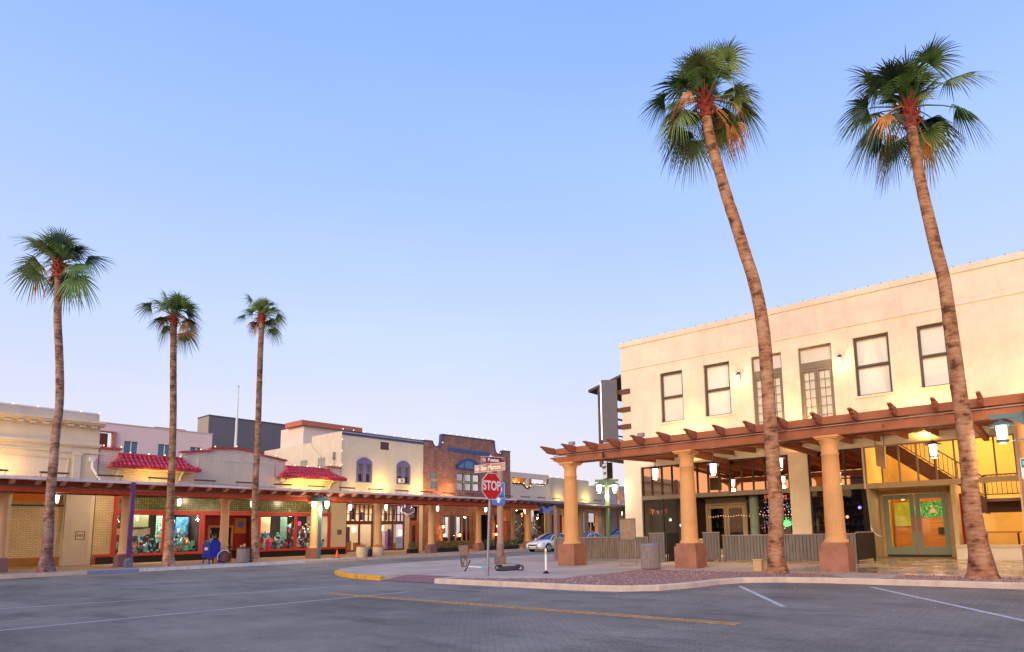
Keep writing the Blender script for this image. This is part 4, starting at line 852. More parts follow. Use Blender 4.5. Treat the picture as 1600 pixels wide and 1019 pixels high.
# small illuminated box sign at the corner
t = thing('box_sign', 'small square box sign with scrolled white face hanging from pergola corner beam', 'sign', (24, 16.1, 4), None)
cx, cy, cz = 23.9, 15.78, 4.02
ax = Vector((.80, -.6, 0)); ay = Vector((.6, .80, 0))
bx = MB(); bx.obox((cx, cy, cz), ax * .13, ay * .32, (0, 0, .36)); bx.build('box', mat('sign_box_dark', (.04, .025, .02), .5, .1, 3), t)
fc = MB(); fc.obox(Vector((cx, cy, cz)) - ax * .135, ax * .006, ay * .29, (0, 0, .33)); fc.build('sign_face', emis('sign_face_pale', (.75, .72, .62), .55), t)
sc2 = MB()
for k in range(5):
    c0 = Vector((cx, cy, cz)) - ax * .15 + ay * (-.16 + .17 * (k % 3)) + Vector((0, 0, .15 - .28 * (k // 3)))
    sc2.tube([c0 + ay * (.09 - .012 * j) * math.cos(j * .8) + Vector((0, 0, (.09 - .012 * j) * math.sin(j * .8))) for j in range(7)], .018, 5)
sc2.build('scrollwork', black_p, t)
m = MB(); m.tube([(cx, cy, cz + .36), (cx, cy, 4.8)], .02, 6); m.build('hanger', dark_metal, t)

# blade sign on the corner
t = thing('blade_sign', 'tall charcoal blade sign with white neon zigzag edge, bolted to building corner', 'sign', (29.2, 18.9, 6), None)
vd = Vector((-.60, .80, 0)); nd = Vector((-.80, -.60, 0))
c = Vector((29.15, 18.98, 7.93)); 
L0 = .42
bx = MB(); bx.obox(c, vd * L0, nd * .17, (0, 0, 1.72)); bx.build('sign_box', mat('charcoal_sign', (.10, .10, .125), .5, .05, 2), t)
nb = MB(); pts = [c + vd * (L0 + .05) + nd * (.05 * math.sin(i * 2.1)) + Vector((0, 0, 1.6 - i * .2)) for i in range(17)]
nb.tube(pts, .032, 6); nb.build('neon_edge', emis('neon_white', (1, .92, .85), 1.6), t)
eb = MB(); eb.obox(c + vd * (L0 + .015) , vd * .012, nd * .12, (0, 0, 1.70)); eb.build('edge_panel', mat('sign_edge', (.25, .24, .25), .5, .1, 3), t)
br = MB()
for z in (8.95, 7.95, 7.0): br.box(29.42, 29.497, 17.85, 18.5, z - .13, z + .13); br.obox((29.35, 18.6, z), (.12, -.02, 0), (0, .1, 0), (0, 0, .1))
br.build('bracket', mat('bracket_brown', (.14, .07, .05), .6, .15, 4), t)
# side porch behind the corner
t = thing('side_porch', 'brown timber porch with sloping roof on the shaded side of the corner building', 'porch', (32, 20, 0))
m = MB(); m.add([(30.0, 18.42, 10.05), (36, 18.42, 10.05), (36, 21.0, 9.42), (30.0, 21.0, 9.42), (30.0, 18.42, 10.2), (36, 18.42, 10.2), (36, 21.0, 9.57), (30.0, 21.0, 9.57)], [(0, 1, 2, 3), (4, 7, 6, 5), (0, 4, 5, 1), (1, 5, 6, 2), (2, 6, 7, 3), (3, 7, 4, 0)]); m.build('roof', mat('porch_brown', (.10, .075, .07), .7, .15, 3), t)
for x in (30.15, 33, 35.8):
    m = MB(); m.box(x - .09, x + .09, 20.2, 20.38, 5.0, 9.6); m.build('post', MATS['porch_brown'], t)
m = MB(); m.box(30.1, 36, 20.25, 20.33, 7.95, 8.05); m.box(30.1, 36, 20.25, 20.33, 6.95, 7.02); m.box(30.1, 36, 20.25, 20.33, 6.75, 6.79); m.box(30.1, 36, 20.25, 20.33, 6.58, 6.62); m.box(30.1, 36, 20.25, 20.33, 9.2, 9.38); m.build('rail', MATS['porch_brown'], t)
m = MB(); m.box(30.0, 36, 18.42, 20.5, 5.4, 5.6); m.build('floor', MATS['porch_brown'], t)
for x in (35.8,):
    m = MB(); m.box(x - .09, x + .09, 20.2, 20.38, 0, 5.4); m.build('post', MATS['porch_brown'], t)

# ================================================================ LEFT ROW OF SHOPS (facades on Y = 44)
def lamp_bar_light(x, p, z=4.95, col=(1, .68, .22), y=42.6): return light('AREA', (x, y, z), p, col, None, .15, aim=(x, 44, z + 1.3), sizey=1.1)
def bulbs(name, pts, label, parent=None, r=.035):
    t = thing(name, label, 'string lights', pts[0], None)
    m = MB(); m.tube(pts, .008, 4, 0, False, False); m.build('wire', dark_metal, t)
    b0 = None
    for p in pts:
        b = MB(); b.sphere((0, 0, 0), r, 0, 8)
        if b0 is None: b0 = b.build('bulb', lit_bulb, None); b0.parent = t; b0.location = (0, 0, .04); c = b0
        else: c = b0.copy(); COL.objects.link(c); c.parent = t
        c.location = Vector(p) - Vector(pts[0]) + Vector((0, 0, .04))
    return t
def lerp_pts(a, b, n): return [tuple(a[i] + (b[i] - a[i]) * k / (n - 1) for i in range(3)) for k in range(n)]

# --- A: ivory neoclassical corner shop
A = thing('ivory_shop_building', 'ivory shop building with dentilled cornice and cream brick panels, far left', 'building', (5, 44, 0))
m = MB(); wallh(m, FL, -30, 12.8, 0, 8.25, [(9.08, 11.32, .5, 3.28), (9.08, 11.32, 3.36, 3.98), (4.0, 7.2, .5, 3.98)], 0, .3); m.box(12.55, 12.8, 44.3, 60, 0, 8.7); m.build('wall', stucco_l, A)
m = MB(); m.box(-30, 12.72, 44.06, 44.36, 8.25, 8.74); m.build('parapet', stucco_g, A)
m = MB(); m.prism([(-.42, 8.22), (-.42, 8.12), (-.34, 8.06), (-.28, 7.98), (-.05, 7.94), (0.003, 7.94), (0.003, 8.22)], lambda u, d, z: (d, 44 + u, z), -30, 12.95); m.build('cornice', stucco_l, A)
for k in range(16):
    x = 12.45 - k * .56; m = MB(); m.box(x - .13, x + .13, 43.72, 43.997, 7.84, 7.94); m.build('dentil', stucco_l, A)
m = MB(); m.box(-30, 12.9, 43.86, 43.998, 6.80, 6.94); m.box(-30, 12.85, 43.90, 43.998, 6.72, 6.80); m.box(-30, 12.85, 43.92, 43.998, 6.36, 6.44); m.build('string_course', stucco_l, A)
m = MB(); m.box(11.6, 11.95, 43.9, 43.998, 4.8, 6.36); m.box(11.55, 12.0, 43.87, 43.998, 6.2, 6.355); m.build('pilaster', stucco_l, A)
m = MB()
for a_, b_, c_, d_ in ((4, 11.4, 6.0, 6.06), (4, 11.4, 4.9, 4.96), (11.34, 11.4, 4.96, 6.0)): m.box(a_, b_, 43.95, 43.998, c_, d_)
m.build('panel_moulding', stucco_l, A)
m = MB(); m.box(9.08, 11.32, 44.12, 44.2, .5, 3.28); m.build('brick_panel', brick_cream, A)
m = MB(); m.box(9.05, 11.35, 43.95, 44.12, 3.28, 3.36); m.box(9.1, 11.3, 43.985, 44.1, 3.31, 3.335); m.build('ledge', dark_metal, A)
m = MB(); m.box(9.1, 11.1, 44.1, 44.12, 3.56, 3.96); m.build('orange_banner', mat('orange_cloth', (.62, .17, .02), .8, .05, 2), A)
m = MB(); m.box(9.08, 11.32, 44.18, 44.22, 3.36, 3.98); m.build('transom', mat('amber_pane', (.5, .25, .1), .4, .3, 5), A)
m = MB(); m.box(9.08, 11.32, 43.985, 43.998, .02, .5); m.build('plinth', mat('ochre_plinth', (.40, .18, .05), .8, .15, 2), A)
m = MB(); m.box(11.4, 12.58, 43.86, 43.998, 0, 4.0); m.build('pier', stucco_g, A)
m = MB(); m.box(12.0, 12.05, 43.85, 43.858, 1.35, 1.9)
m.v = []; m.f = []; m.m = []; m.sm = []
for a_, b_, c_, d_ in ((11.95, 12.4, 1.86, 1.9), (11.95, 12.4, 1.42, 1.46), (11.95, 11.99, 1.46, 1.86), (12.36, 12.4, 1.46, 1.86)): m.box(a_, b_, 43.845, 43.858, c_, d_)
for k in range(4): m.box(12.04 + k * .075, 12.08 + k * .075, 43.848, 43.858, 1.6, 1.74)
m.build('address_plaque', mat('plaque_brown', (.2, .13, .09), .6, .1, 3), A)
m = MB(); m.box(12.35, 12.62, 43.8, 43.998, 5.9, 6.15); m.tube([(12.5, 43.85, 5.95), (12.5, 43.85, 5.55), (12.85, 43.5, 4.8)], .08, 8); m.build('downspout', white_ptd, A)
light('AREA', (8.3, 42.9, 5.0), 32, (1, .62, .22), A, .2, aim=(8.9, 44, 6.2), sizey=1.3)
light('AREA', (6.0, 42.9, 5.0), 75, (1, .62, .22), A, .2, aim=(6.2, 44, 6.2), sizey=1.3)
bulbs('roofline_string_lights', [(x, 44.0, 8.76) for x in (6.4, 8.75, 9.8, 10.85, 11.8, 12.7)], 'warm bulbs along the parapet of the ivory building, far left')

# --- B: low cream brick souvenir shop with red tile roofs
B = thing('tile_roofed_shop', 'low white brick souvenir shop with red tile roofs and red framed windows', 'building', (20, 44, 0))
HB = [(13.80, 28.06, 3.18, 3.98), (13.80, 18.75, .5, 2.90), (18.95, 22.4, 0, 2.90), (22.55, 28.06, .5, 2.90)]
m = MB(); wallh(m, FL, 12.85, 28.85, 0, 4.7, HB, .02, .26); m.build('lower_wall', brick_cream, B)
m = MB(); m.prism([(12.86, 4.7), (12.86, 6.72), (13.88, 6.72), (13.88, 6.3), (17.33, 6.3), (17.33, 6.88), (19.1, 7.12), (19.1, 7.26), (20.8, 7.42), (22.5, 7.26), (22.5, 7.12), (24.32, 6.86), (24.32, 6.3), (27.8, 6.3), (27.8, 6.66), (28.86, 6.66), (28.86, 4.7)], lambda u, d, z: (u, 44.04 + d, z), 0, .3)
uw = m.build('upper_wall', brick_white, B)
m = MB()
def cop(m, p, q, th=.1, ov=.07):
    m.prism([(p[0], p[1]), (q[0], q[1]), (q[0], q[1] + th), (p[0], p[1] + th)], lambda u, d, z: (u, 43.97 + d, z), -ov, .44)
for grp in ((((12.83, 6.72), (13.95, 6.72)),), (((17.25, 6.87), (19.13, 7.12)), ((19.07, 7.26), (20.8, 7.42)), ((20.8, 7.42), (22.53, 7.26)), ((22.47, 7.12), (24.4, 6.86))), (((27.72, 6.66), (28.88, 6.66)),)):
    m = MB()
    for p, q in grp: cop(m, p, q)
    m.build('red_coping', tile_red, B)
m = MB(); m.box(18.35, 23.4, 44.0, 44.038, 4.95, 6.55); m.build('blank_sign_panel', stucco_g, B)
m = MB()
for a_, b_, c_, d_ in ((18.28, 23.47, 6.55, 6.6), (18.28, 18.35, 4.9, 6.55), (23.4, 23.47, 4.9, 6.55)): m.box(a_, b_, 43.985, 44.038, c_, d_)
m.build('panel_border', brick_white, B)
def tileroof(x0, x1, e0, e1, name):
    zr, ze, yr, ye = 6.42, 5.66, 43.95, 42.95
    o_ = MB()
    o_.add([(x0, yr, zr), (x1, yr, zr), (e1, ye, ze), (e0, ye, ze), (x0 + .02, 44.03, zr - .1), (x1, 44.03, zr - .1), (e1, ye + .05, ze - .1), (e0, ye + .05, ze - .1), (e0 + .1, 44.03, ze - .05), (e1 - .1, 44.03, ze - .05)],
           [(0, 1, 2, 3), (3, 2, 6, 7), (0, 3, 7, 8, 4), (1, 5, 9, 6, 2), (7, 6, 9, 8)])
    n = int((e1 - e0) / .245)
    for k in range(n + 1):
        f = k / n; xe = e0 + (e1 - e0) * f; xr = min(max(xe, x0 + .02 + (xe - e0) * .35 if xe < x0 else xe), x1)
        if xe < x0: top = ((x0 + .03), 0); t1 = (xe - e0) / (x0 - e0)
        elif xe > x1: top = ((x1 - .03), 0); t1 = (e1 - xe) / (e1 - x1)
        else: top = (xe, 0); t1 = 1
        px_, T = xe, max(t1, .25)
        ptx = xe + ((x0 if xe < x0 else x1) - xe) * T if (xe < x0 or xe > x1) else xe
        rows = 3
        for r_ in range(rows):
            q0 = r_ / rows * T; q1 = ((r_ + 1) / rows + .03) * T
            P0 = Vector((xe + (ptx - xe) * (q0 / T), ye + (yr - ye) * q0, ze + (zr - ze) * q0 + .05)); P1_ = Vector((xe + (ptx - xe) * min(1, q1 / T), ye + (yr - ye) * q1, ze + (zr - ze) * q1 + .01))
            o_.tube([P0, P1_], [.085, .07], 8, 0, True, True)
    o_.tube([(x0 - .05, yr - .02, zr + .05), (x1 + .05, yr - .02, zr + .05)], .085, 10)
    ro = o_.build('tile_roof', tile_red, B)
    for bx in (e0 + .65, e1 - .85):
        b_ = MB(); b_.tube([(bx, 43.98, 5.05), (bx, 43.9, 5.2), (bx, 43.6, 5.5), (bx, 43.2, 5.6)], .07, 6); b_.build('bracket', white_ptd, ro)
    s = MB(); s.box(e0 + .2, e1 - .2, 43.05, 44.03, 5.56, 5.6); s.build('soffit', stucco_l, ro)
tileroof(13.85, 17.3, 13.15, 18.1, 'a'); tileroof(24.35, 27.8, 23.55, 28.75, 'b')
bulbs('tile_roof_string_lights', [(13.0, 43.9, 6.86), (13.9, 43.9, 6.86), (14.4, 43.93, 6.56), (15.4, 43.93, 6.56), (16.3, 43.93, 6.56), (17.2, 43.93, 6.56), (18.4, 43.9, 7.13), (19.3, 43.9, 7.4), (20.7, 43.9, 7.55), (22.1, 43.9, 7.42), (23.5, 43.9, 7.15), (25.0, 43.93, 6.56), (26.0, 43.93, 6.56), (27.0, 43.93, 6.56), (27.9, 43.9, 6.8), (28.7, 43.9, 6.8)], 'warm bulbs strung over the gable and red tile roofs of the souvenir shop')
for a_, p in ((15.2, 22), (16.2, 18), (25.2, 62), (26.8, 70)): light('AREA', (a_, 43.1, 4.75), p, (1, .60, .14), B, .2, aim=(a_, 44, 5.3), sizey=1.2)
# red frames
m = MB()
m.box(13.78, 28.08, 43.90, 44.0, 2.88, 3.16); m.box(13.78, 28.08, 43.92, 44.02, 3.98, 4.06)
for x0, x1, z0 in ((13.76, 13.98, .4), (18.62, 18.9, .4), (22.4, 22.62, .0), (27.84, 28.08, .4)): m.box(x0, x1, 43.91, 44.015, z0, 2.88)
for x0, x1 in ((16.42, 16.62), (25.15, 25.35)): m.box(x0, x1, 43.915, 44.018, .56, 2.88)
m.box(13.76, 14.0, 43.91, 44.015, 3.16, 3.98)
for x0, x1 in ((12.9, 18.93), (22.4, 29.5)): m.box(x0, x1, 43.86, 44.01, .41, .56)
m.box(12.88, 12.98, 43.86, 44.0, .0, .41); m.box(29.42, 29.52, 43.86, 43.99, 0, .41)
m.build('red_window_frame', red_frame, B)
m = MB()
for x0, x1 in ((12.98, 18.93), (22.4, 29.42)): m.box(x0, x1, 43.93, 44.018, .0, .41)
m.build('black_tile_base', mat('black_tile', (.012, .010, .010), .25, .1, 3), B)
def transom_grid(name, c1, c2, s=.14):
    m_, t, b = newmat(name); tc_ = N('ShaderNodeTexCoord', t); sp = N('ShaderNodeSeparateXYZ', t); L_(t, tc_.outputs['Object'], sp.inputs[0]); cb = N('ShaderNodeCombineXYZ', t); L_(t, sp.outputs[0], cb.inputs[0]); L_(t, sp.outputs[2], cb.inputs[1])
    bt = N('ShaderNodeTexBrick', t); bt.offset = 0; L_(t, cb.outputs[0], bt.inputs[0]); bt.inputs['Scale'].default_value = 1; bt.inputs['Brick Width'].default_value = s; bt.inputs['Row Height'].default_value = s; bt.inputs['Mortar Size'].default_value = .014
    bt.inputs['Color1'].default_value = (*c1, 1); bt.inputs['Color2'].default_value = (*c2, 1); bt.inputs['Mortar'].default_value = (.03, .035, .02, 1)
    L_(t, bt.outputs[0], b.inputs['Base Color']); b.inputs['Roughness'].default_value = .25; MATS[name] = m_; return m_
m = MB(); m.box(14.0, 28.06, 44.08, 44.12, 3.16, 3.98); tr_o = m.build('prism_glass_transom', transom_grid('prism_tiles', (.10, .14, .05), (.24, .25, .10)), B)
for a_, b_ in ((13.98, 16.42), (16.62, 18.62), (22.62, 25.15), (25.35, 27.84)):
    g = MB(); g.quad((a_, 44.05, .56), (b_, 44.05, .56), (b_, 44.05, 2.88), (a_, 44.05, 2.88)); g.build('shop_window', shop_glass, B)
# recessed entrance
m = MB(); m.box(18.9, 19.05, 44.2, 45.6, 0, 2.9); m.box(22.3, 22.42, 44.2, 45.6, 0, 2.9); m.box(18.9, 22.42, 44.2, 45.7, 2.9, 3.0); m.build('entrance_recess', maroon_frame, B)
m = MB(); m.box(19.05, 19.75, 45.3, 45.38, 0, 2.9); m.box(21.4, 22.3, 45.3, 45.38, 0, 2.9); m.box(19.75, 21.4, 45.3, 45.38, 2.25, 2.9); m.build('entrance_panel', mat('maroon_panel', (.30, .02, .025), .6, .1, 3), B)
m = MB(); m.box(19.75, 19.87, 45.28, 45.4, 0, 2.25); m.box(21.28, 21.4, 45.28, 45.4, 0, 2.25); m.box(19.87, 21.28, 45.28, 45.4, 2.1, 2.25); m.box(19.87, 21.28, 45.28, 45.4, 0, .25); m.build('entrance_door', mat('orange_door', (.50, .18, .05), .5, .1, 3), B)
g = MB(); g.quad((19.87, 45.34, .25), (21.28, 45.34, .25), (21.28, 45.34, 2.1), (19.87, 45.34, 2.1)); g.build('door_glass', shop_glass, B)
m = MB(); m.box(21.45, 22.25, 45.2, 45.3, 1.7, 2.75); m.build('orange_poster_board', mat('orange_board', (.50, .16, .03), .7, .1, 3), B)
m = MB(); m.lathe(0, 0, [(.22, 0), (.22, .03)], 20); m.v = [(21.85 + x, 45.19 - z, 2.3 + y) for x, y, z in m.v]; m.build('round_poster', mat('blue_disc', (.04, .1, .6), .5, .4, 9), B)
# room behind
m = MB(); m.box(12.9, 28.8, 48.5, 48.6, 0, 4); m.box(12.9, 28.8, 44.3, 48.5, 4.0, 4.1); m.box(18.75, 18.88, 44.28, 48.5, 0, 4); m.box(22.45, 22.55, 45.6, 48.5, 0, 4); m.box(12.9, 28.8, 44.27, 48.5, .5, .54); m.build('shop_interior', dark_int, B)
light('AREA', (16.2, 45, 3.7), 330, (1, .92, .78), B, 4, aim=(16.2, 45.4, 0), sizey=.8); light('AREA', (25.2, 45, 3.7), 330, (1, .85, .62), B, 3, aim=(25.2, 46, 0), sizey=1.2)
r6 = random.Random(21)
PAL = [(.08, .50, .75), (.03, .2, .7), (.75, .06, .25), (.85, .83, .75), (.75, .2, .05), (.08, .48, .34), (.03, .03, .035), (.12, .45, .6), (.6, .35, .1), (.25, .05, .03), (.03, .03, .03), (.4, .5, .5)]
palm_m = [mat('goods_colour_%s' % chr(97 + i), c, .5, .3, 12) for i, c in enumerate(PAL)]
def goods(x0, x1, n, zmax, label, dens=1., y0=44.35, y1=45.6, z0=.56, pal=None):
    m = MB(); ids = pal or list(range(len(PAL)))
    for k in range(n):
        x = r6.uniform(x0, x1); y = r6.uniform(y0, y1); lev = (y - y0) / (y1 - y0); z = z0 + r6.uniform(0, 1) ** 1.6 * (zmax - z0) * (.3 + .7 * lev)
        w_, h_, d_ = r6.uniform(.05, .24), r6.uniform(.06, .36), r6.uniform(.04, .14); mi = r6.choice(ids)
        q = r6.random()
        if q < .5: m.obox((x, y, z + h_ / 2), (w_ / 2, r6.uniform(-.03, .03), 0), (0, d_ / 2, 0), (0, 0, h_ / 2), mi)
        elif q < .8: m.lathe(x, y, [(w_ * .25, z), (w_ * .5, z + h_ * .3), (w_ * .35, z + h_ * .7), (w_ * .15, z + h_)], 7, mi)
        else: m.sphere((x, y, z + w_ / 2), w_ / 2, mi, 7)
    o = m.build('shop_goods', palm_m, None); tag(o, label, 'merchandise', kind='stuff'); return o
goods(14.1, 16.3, 230, 2.0, 'dense jumble of cyan and orange trinkets in leftmost red framed shop window', pal=[0, 7, 3, 6, 4, 10, 7, 6])
goods(16.7, 18.5, 260, 2.5, 'dense green and blue souvenirs in shop window behind the blue mailbox', pal=[5, 0, 1, 7, 11, 3, 4, 5, 8])
goods(22.7, 25.1, 170, 1.7, 'mixed dark and teal gifts around pink basket in shop window', pal=[5, 6, 10, 2, 3, 11, 7])
goods(25.4, 27.8, 280, 2.5, 'dark glinting trinkets on racks in rightmost red framed window', pal=[6, 10, 3, 10, 6, 8, 2, 0, 11])
goods(19.95, 21.25, 90, 1.9, 'small framed pictures and cards behind the souvenir shop door', y0=45.5, y1=46, pal=[3, 6, 11, 10, 9], z0=.3)
def flatbox(name, label, cat, x0, x1, y0, y1, z0, z1, mt):
    m = MB(); m.box(x0, x1, y0, y1, z0, z1); o = m.build(name, mt, None); tag(o, label, cat); return o
m = MB(); m.add([(14.0 + .15 * i, 44.5 - .03 * math.sin(i * .9), 2.1 - .12 * math.sin(i / 13 * PI) + .0) for i in range(14)] + [(14.0 + .15 * i, 44.5 - .03 * math.sin(i * .9 + .4), 1.72 - .12 * math.sin(i / 13 * PI)) for i in range(14)], [(i, i + 1, i + 15, i + 14) for i in range(13)], 0, True)
o = m.build('cloth_banner', mat('cream_cloth', (.62, .62, .45), .9, .1, 4), None); tag(o, 'sagging cream cloth banner in leftmost red framed shop window', 'banner')
flatbox('green_screen', 'pale green board hanging above the cream banner in shop window', 'board', 15.2, 16.0, 45.0, 45.05, 2.15, 2.9, mat('green_board', (.36, .42, .22), .8, .1, 3))
flatbox('picture_board', 'mottled green picture board filling shop window right of pale palm foot', 'board', 16.7, 17.7, 45.7, 45.75, 1.2, 2.9, transom_grid('mottled_green', (.13, .33, .2), (.3, .45, .36), .16))
flatbox('picture_board', 'sky blue picture board beside the green one in shop window', 'board', 17.8, 18.55, 45.5, 45.55, 1.6, 2.8, mat('sky_board', (.12, .35, .65), .7, .5, 5))
flatbox('tan_backdrop', 'tan painted backdrop with horse behind pink basket in shop window', 'backdrop', 22.75, 24.2, 45.6, 45.65, 1.7, 2.85, mat('tan_backdrop', (.5, .34, .2), .8, .35, 2))
flatbox('blue_backdrop', 'slate blue backdrop below the tan one in shop window', 'backdrop', 22.75, 24.1, 45.5, 45.55, .9, 1.68, mat('slate_backdrop', (.08, .15, .22), .8, .4, 4))
flatbox('teal_banner', 'tall teal printed banner left of the slim red mullion', 'banner', 24.6, 25.1, 44.9, 44.93, .9, 2.85, mat('teal_banner', (.22, .42, .40), .8, .4, 3))
t = thing('gift_basket', 'bright pink striped gift basket with red bow in shop window', 'basket', (23.5, 44.45, .56))
m = MB(); m.lathe(23.5, 44.45, [(.17, .57), (.2, .75), (.24, 1.05)], 14); m.build('basket', mat('hot_pink', (.75, .03, .25), .5, .3, 14), t)
m = MB()
for k in range(9):
    a = k * .7; m.add([(23.5, 44.4, 1.05), (23.5 + .34 * math.cos(a), 44.4 + .2 * math.sin(a), 1.1 + .22 * abs(math.sin(a * 1.7))), (23.5 + .3 * math.cos(a + .6), 44.4 + .2 * math.sin(a + .6), 1.28)], [(0, 1, 2)])
m.build('bow', mat('coral_bow', (.72, .10, .12), .5, .2, 9), t)

# --- C: ivory two storey plastered building
C = thing('plastered_corner_shop', 'ivory plastered two storey building with blue trim and violet arched windows', 'building', (33, 44, 0))
AW = [(30.28, 31.76, 5.62, 7.28, 7.68), (34.22, 35.68, 5.68, 7.3, 7.72)]
holes = [(a_ + .1, b_ - .1, c_ + .05, d_) for a_, b_, c_, d_, e_ in AW] + [(32.55, 33.48, 8.48, 9.14), (29.45, 31.97, .15, 3.92), (32.75, 35.15, .15, 3.92), (35.66, 36.75, .0, 3.92)]
m = MB(); wallh(m, FL, 28.9, 37.12, 0, 9.34, holes, 0, .3)
# stepped side wall facing west
FS = lambda u, d, z: (28.9 + d, u, z)
wallh(m, FS, 44.3, 48.3, 0, 9.62, [(46.25, 47.3, 6.6, 7.75)], 0, .28); wallh(m, FS, 48.3, 56, 0, 9.12, [(48.85, 49.9, 6.6, 7.75)], 0, .28)
m.box(28.9, 37.12, 44.005, 44.3, 9.34, 9.62)
m.build('wall', stucco_l, C)
m = MB(); m.box(28.9, 37.12, 43.94, 44.0, 9.34, 9.52); m.box(28.86, 37.12, 43.96, 44.34, 9.62, 9.7); m.build('blue_trim', blue_trim, C)
m = MB(); m.box(32.55, 33.48, 44.1, 44.16, 8.48, 9.14); m.build('louvre', mat('louvre_brown', (.12, .08, .08), .7, .1, 3), C)
for k in range(2):
    y0 = (46.25, 48.85)[k]; m = MB()
    for j in range(5): m.box(28.97, 28.99, y0 + .1 + j * .21, y0 + .12 + j * .21, 6.6, 7.75)
    m.box(28.95, 29.0, y0, y0 + 1.05, 7.68, 7.75); m.box(28.95, 29.0, y0, y0 + .06, 6.6, 7.68)
    o = m.build('side_window', white_ptd, C); g = MB(); g.quad((29.05, y0, 6.6), (29.05, y0 + 1.05, 6.6), (29.05, y0 + 1.05, 7.75), (29.05, y0, 7.75)); g.build('pane', mat('dim_pane', (.35, .38, .32), .2, .2, 3) if k == 0 else MATS['dim_pane'], o)
m = MB(); m.tube([(28.84, 44.9, 6.9), (28.84, 44.9, 7.55)], .02, 6); m.box(28.76, 28.88, 44.8, 45.0, 7.4, 8.0); m.box(28.76, 28.8, 44.75, 45.1, 7.5, 7.55); m.tube([(28.88, 48.3, 9.1), (28.88, 48.2, 8.8), (28.88, 46.9, 7.9), (28.88, 46.9, 7.0)], .015, 4); m.build('antenna', grey_metal, C)
for k, (a_, b_, c_, d_, e_) in enumerate(AW):
    m = MB(); mid = (a_ + b_) / 2; n = 14
    arcp = [(a_ + (b_ - a_) * i / n, d_ + (e_ - d_) * math.sin(PI * (i / n)) ** .75) for i in range(n + 1)]
    m.prism([(a_, d_ - .15)] + arcp + [(b_, d_ - .15)], lambda u, d, z: (u, 44 + d, z), -.05, .06)
    for x0, x1, z0, z1 in ((a_, a_ + .16, c_, d_ - .15), (b_ - .16, b_, c_, d_ - .15), (mid - .14, mid + .14, c_, d_ - .15), (a_ + .16, mid - .14, c_, c_ + .1), (mid + .14, b_ - .16, c_, c_ + .1)): m.box(x0, x1, 43.95, 44.06, z0, z1)
    o = m.build('arched_window', purple_trim, C)
    s = MB(); s.box(a_ - .12, b_ + .12, 43.9, 44.0, c_ - .12, c_ - .002); s.build('sill', stucco_l, o)
    f = MB()
    for x0, x1 in ((a_ + .16, mid - .14), (mid + .14, b_ - .16)):
        zc = (c_ + d_) / 2; f.box(x0, x1, 44.07, 44.11, zc - .03, zc + .03); f.box(x0, x0 + .035, 44.07, 44.11, c_ + .1, d_ - .15); f.box(x1 - .035, x1, 44.07, 44.11, c_ + .1, d_ - .15); f.box(x0, x1, 44.07, 44.11, d_ - .19, d_ - .15)
    f.build('sash', mat('sash_tan', (.5, .33, .2), .6, .1, 3) if k == 0 else MATS['sash_tan'], o)
    g = MB(); g.quad((a_, 44.12, c_), (b_, 44.12, c_), (b_, 44.12, d_), (a_, 44.12, d_)); g.build('pane', up_glass, o)
    g = MB(); g.box(a_, b_, 44.2, 44.22, (c_ + d_) / 2 - .1, d_); g.build('blind', mat('aqua_blind', (.30, .42, .40), .7, .1, 3) if k == 0 else MATS['aqua_blind'], o)
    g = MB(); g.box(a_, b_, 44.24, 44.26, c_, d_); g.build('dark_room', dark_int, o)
m = MB(); m.box(34.42, 34.9, 43.75, 44.06, 5.8, 6.15); ac = m.build('window_air_conditioner', white_ptd, C)
m = MB(); m.box(34.5, 34.74, 43.735, 43.75, 5.86, 6.08); m.build('grille', mat('ac_grille', (.4, .3, .15), .6, .1, 3), ac)
for k, (a_, b_) in enumerate(((29.45, 31.97), (32.75, 35.15))):
    m = MB()
    m.box(a_, b_, 43.98, 44.12, 2.28, 2.56); m.box(a_, a_ + .09, 43.99, 44.12, .15, 2.28); m.box(b_ - .09, b_, 43.99, 44.12, .15, 2.28); m.box(a_, b_, 43.99, 44.12, .15, .26); mid = (a_ + b_) / 2; m.box(mid - .06, mid + .06, 43.99, 44.12, .26, 2.28)
    m.box(a_, a_ + .06, 43.99, 44.12, 2.56, 3.92); m.box(b_ - .06, b_, 43.99, 44.12, 2.56, 3.92); m.box(a_ + .06, b_ - .06, 43.99, 44.12, 3.84, 3.92); m.box(a_ + .06, b_ - .06, 44.0, 44.1, 3.08, 3.14)
    for j in range(1, 6): x = a_ + (b_ - a_) * j / 6; m.box(x - .05, x + .05, 44.0, 44.1, 2.56, 3.08); m.box(x - .05, x + .05, 44.0, 44.1, 3.14, 3.84)
    o = m.build('shopfront', maroon_frame, C)
    g = MB(); g.quad((a_, 44.07, .2), (b_, 44.07, .2), (b_, 44.07, 3.9), (a_, 44.07, 3.9)); g.build('pane', shop_glass, o)
m = MB(); m.box(35.66, 35.78, 44.02, 44.14, 0, 3.9); m.box(36.63, 36.75, 44.02, 44.14, 0, 3.9); m.box(35.78, 36.63, 44.02, 44.14, 2.4, 2.62); m.box(35.78, 36.63, 44.02, 44.14, 3.8, 3.9); dd = m.build('front_door', mat('orange_red_door', (.42, .09, .03), .5, .1, 3), C)
m = MB(); m.box(35.79, 36.0, 44.04, 44.1, .03, 2.38); m.box(36.42, 36.62, 44.04, 44.1, .03, 2.38); m.box(36.0, 36.42, 44.04, 44.1, .03, .35); m.box(36.0, 36.42, 44.04, 44.1, 2.2, 2.38); m.build('door_leaf', MATS['orange_red_door'], dd)
g = MB(); g.quad((35.78, 44.08, .3), (36.63, 44.08, .3), (36.63, 44.08, 3.8), (35.78, 44.08, 3.8)); g.build('pane', shop_glass, dd)
